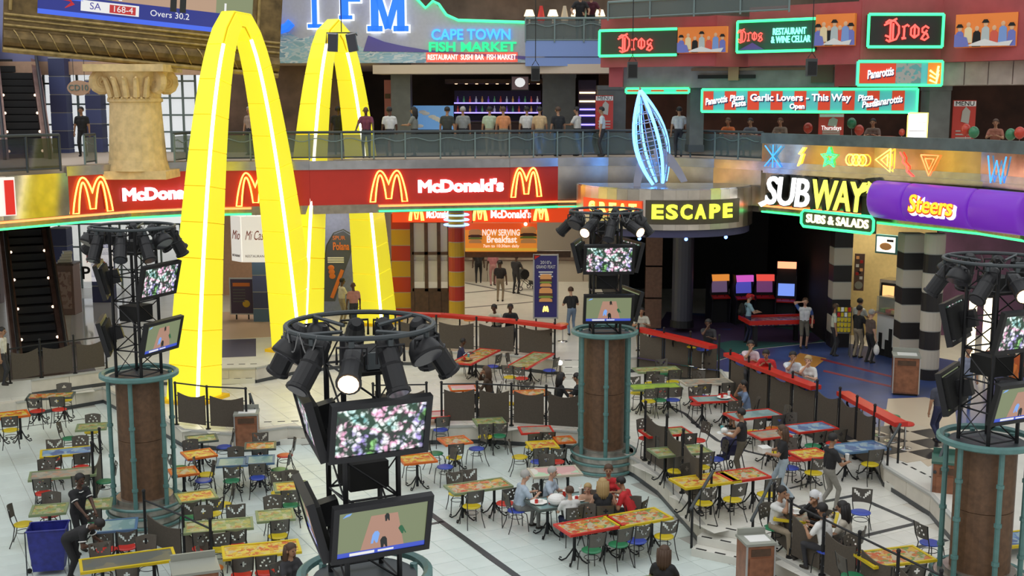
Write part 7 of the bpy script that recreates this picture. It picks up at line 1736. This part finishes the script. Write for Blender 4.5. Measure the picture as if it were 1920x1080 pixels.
# neon glow strips and kiosk on the left
r, W, H = frame2(100, 136, 47, 47, 498, 590, 'kiosk_cabinet', 'brown patterned kiosk cabinet with white goods beside the escalator', 'kiosk')
MB().box((0, .4, H/2), (W, .8, H)).build('body', mat('kiosk_brown', (.2, .12, .1), .5), r); MB().box((0, -.02, H*.5), (W*.75, .03, H*.75)).build('print', patt('kiosk_print', [(.25, .15, .12), (.35, .24, .2), (.2, .1, .08)], 3, 'noise'), r); MB().box((0, .4, H+.04), (W+.1, .9, .08)).build('top', darkwood, r)
zl = Z2-r.location.z
if zl < 0: MB().box((0, .4, zl/2), (W, .8, -zl)).build('plinth', darkwood, r)
o = empty('paper_stack', (r.location.x, r.location.y+.4, r.location.z+H+.08), .2, 'pile of white papers on the kiosk cabinet', 'papers')
for k in range(4): MB().box((.03*k-.05, .02*k, .06+.11*k), (.5-.06*k, .4, .1), .1*k).build('bundle', whitem, o)
# low globe lamp on the middle stairs post
g = gp(1050, 712, Z1); r = empty('globe_lamp', g, 0, 'small bright globe lamp on a post by the middle stairs', 'lamp')
MB().tube([(0, 0, 0), (0, 0, .5)], .02, 6).build('post', black, r); MB().ball((0, 0, .56), .08, 10, 7).build('globe', glow('globe_white', (1, .95, .8), 5), r)
# the atrium's other sides, behind and beside the viewer
# upper floor shop: shelf of goods with shaded lamps
x0, x1 = rowcenter(985, 1130, 48.5); r = empty('upper_shelf', ((x0+x1)/2, 48.5, L2), 0, 'long shelf of decorations in the upper floor shop', 'shelf'); W = x1-x0
for z in (.35, .8): MB().box((0, 0, z), (W, .5, .05)).build('board', darkwood, r)
for k in range(5): MB().box((-W/2+W*k/4, 0, .4), (.06, .5, .8)).build('divider', darkwood, r)
for k in range(7):
    x = (x0+x1)/2-W*.45+W*.9*k/6
    if k % 2 == 0:
        q = empty('table_lamp', (x, 48.5, L2+.825), 0, ['leftmost', '', 'second', '', 'third', '', 'rightmost'][k]+' glowing table lamp on the upper floor shelf', 'lamp', 'shaded lamps upstairs')
        MB().lathe([(.1, 0), (.05, .1), (.04, .3)], 10).build('foot', bronze, q); MB().lathe([(.22, .3), (.13, .55)], 14).build('shade', glow('shade_glow', (1, .8, .5), 1.6), q)
    else:
        q = MB().lathe([(.1, 0), (.16, .2), (.1, .5), (.06, .7)], 12).build('vase', [redc, mat('vase_cream', (.5, .42, .3), .4), mat('vase_green', (.1, .2, .15), .4)][k//2], None, (x, 48.5, L2+.825)); tag(q, ['red', 'cream', 'green'][k//2]+' tall vase on the upper floor shelf', 'vase')
atr = mat('atrium_wall', (.5, .47, .43), .8)
struct('wall_front', MB().box((0, -8, 8), (64, .4, 16)), atr, 'wall behind the viewer')
struct('wall_right', MB().box((32, 20, 8), (.4, 56, 16)), atr, 'right wall of the atrium outside the picture')
struct('wall_left', MB().box((-32, 17, 8), (.4, 50, 16)), atr, 'left wall of the atrium outside the picture')
bpy.data.scenes.remove(TMPS)
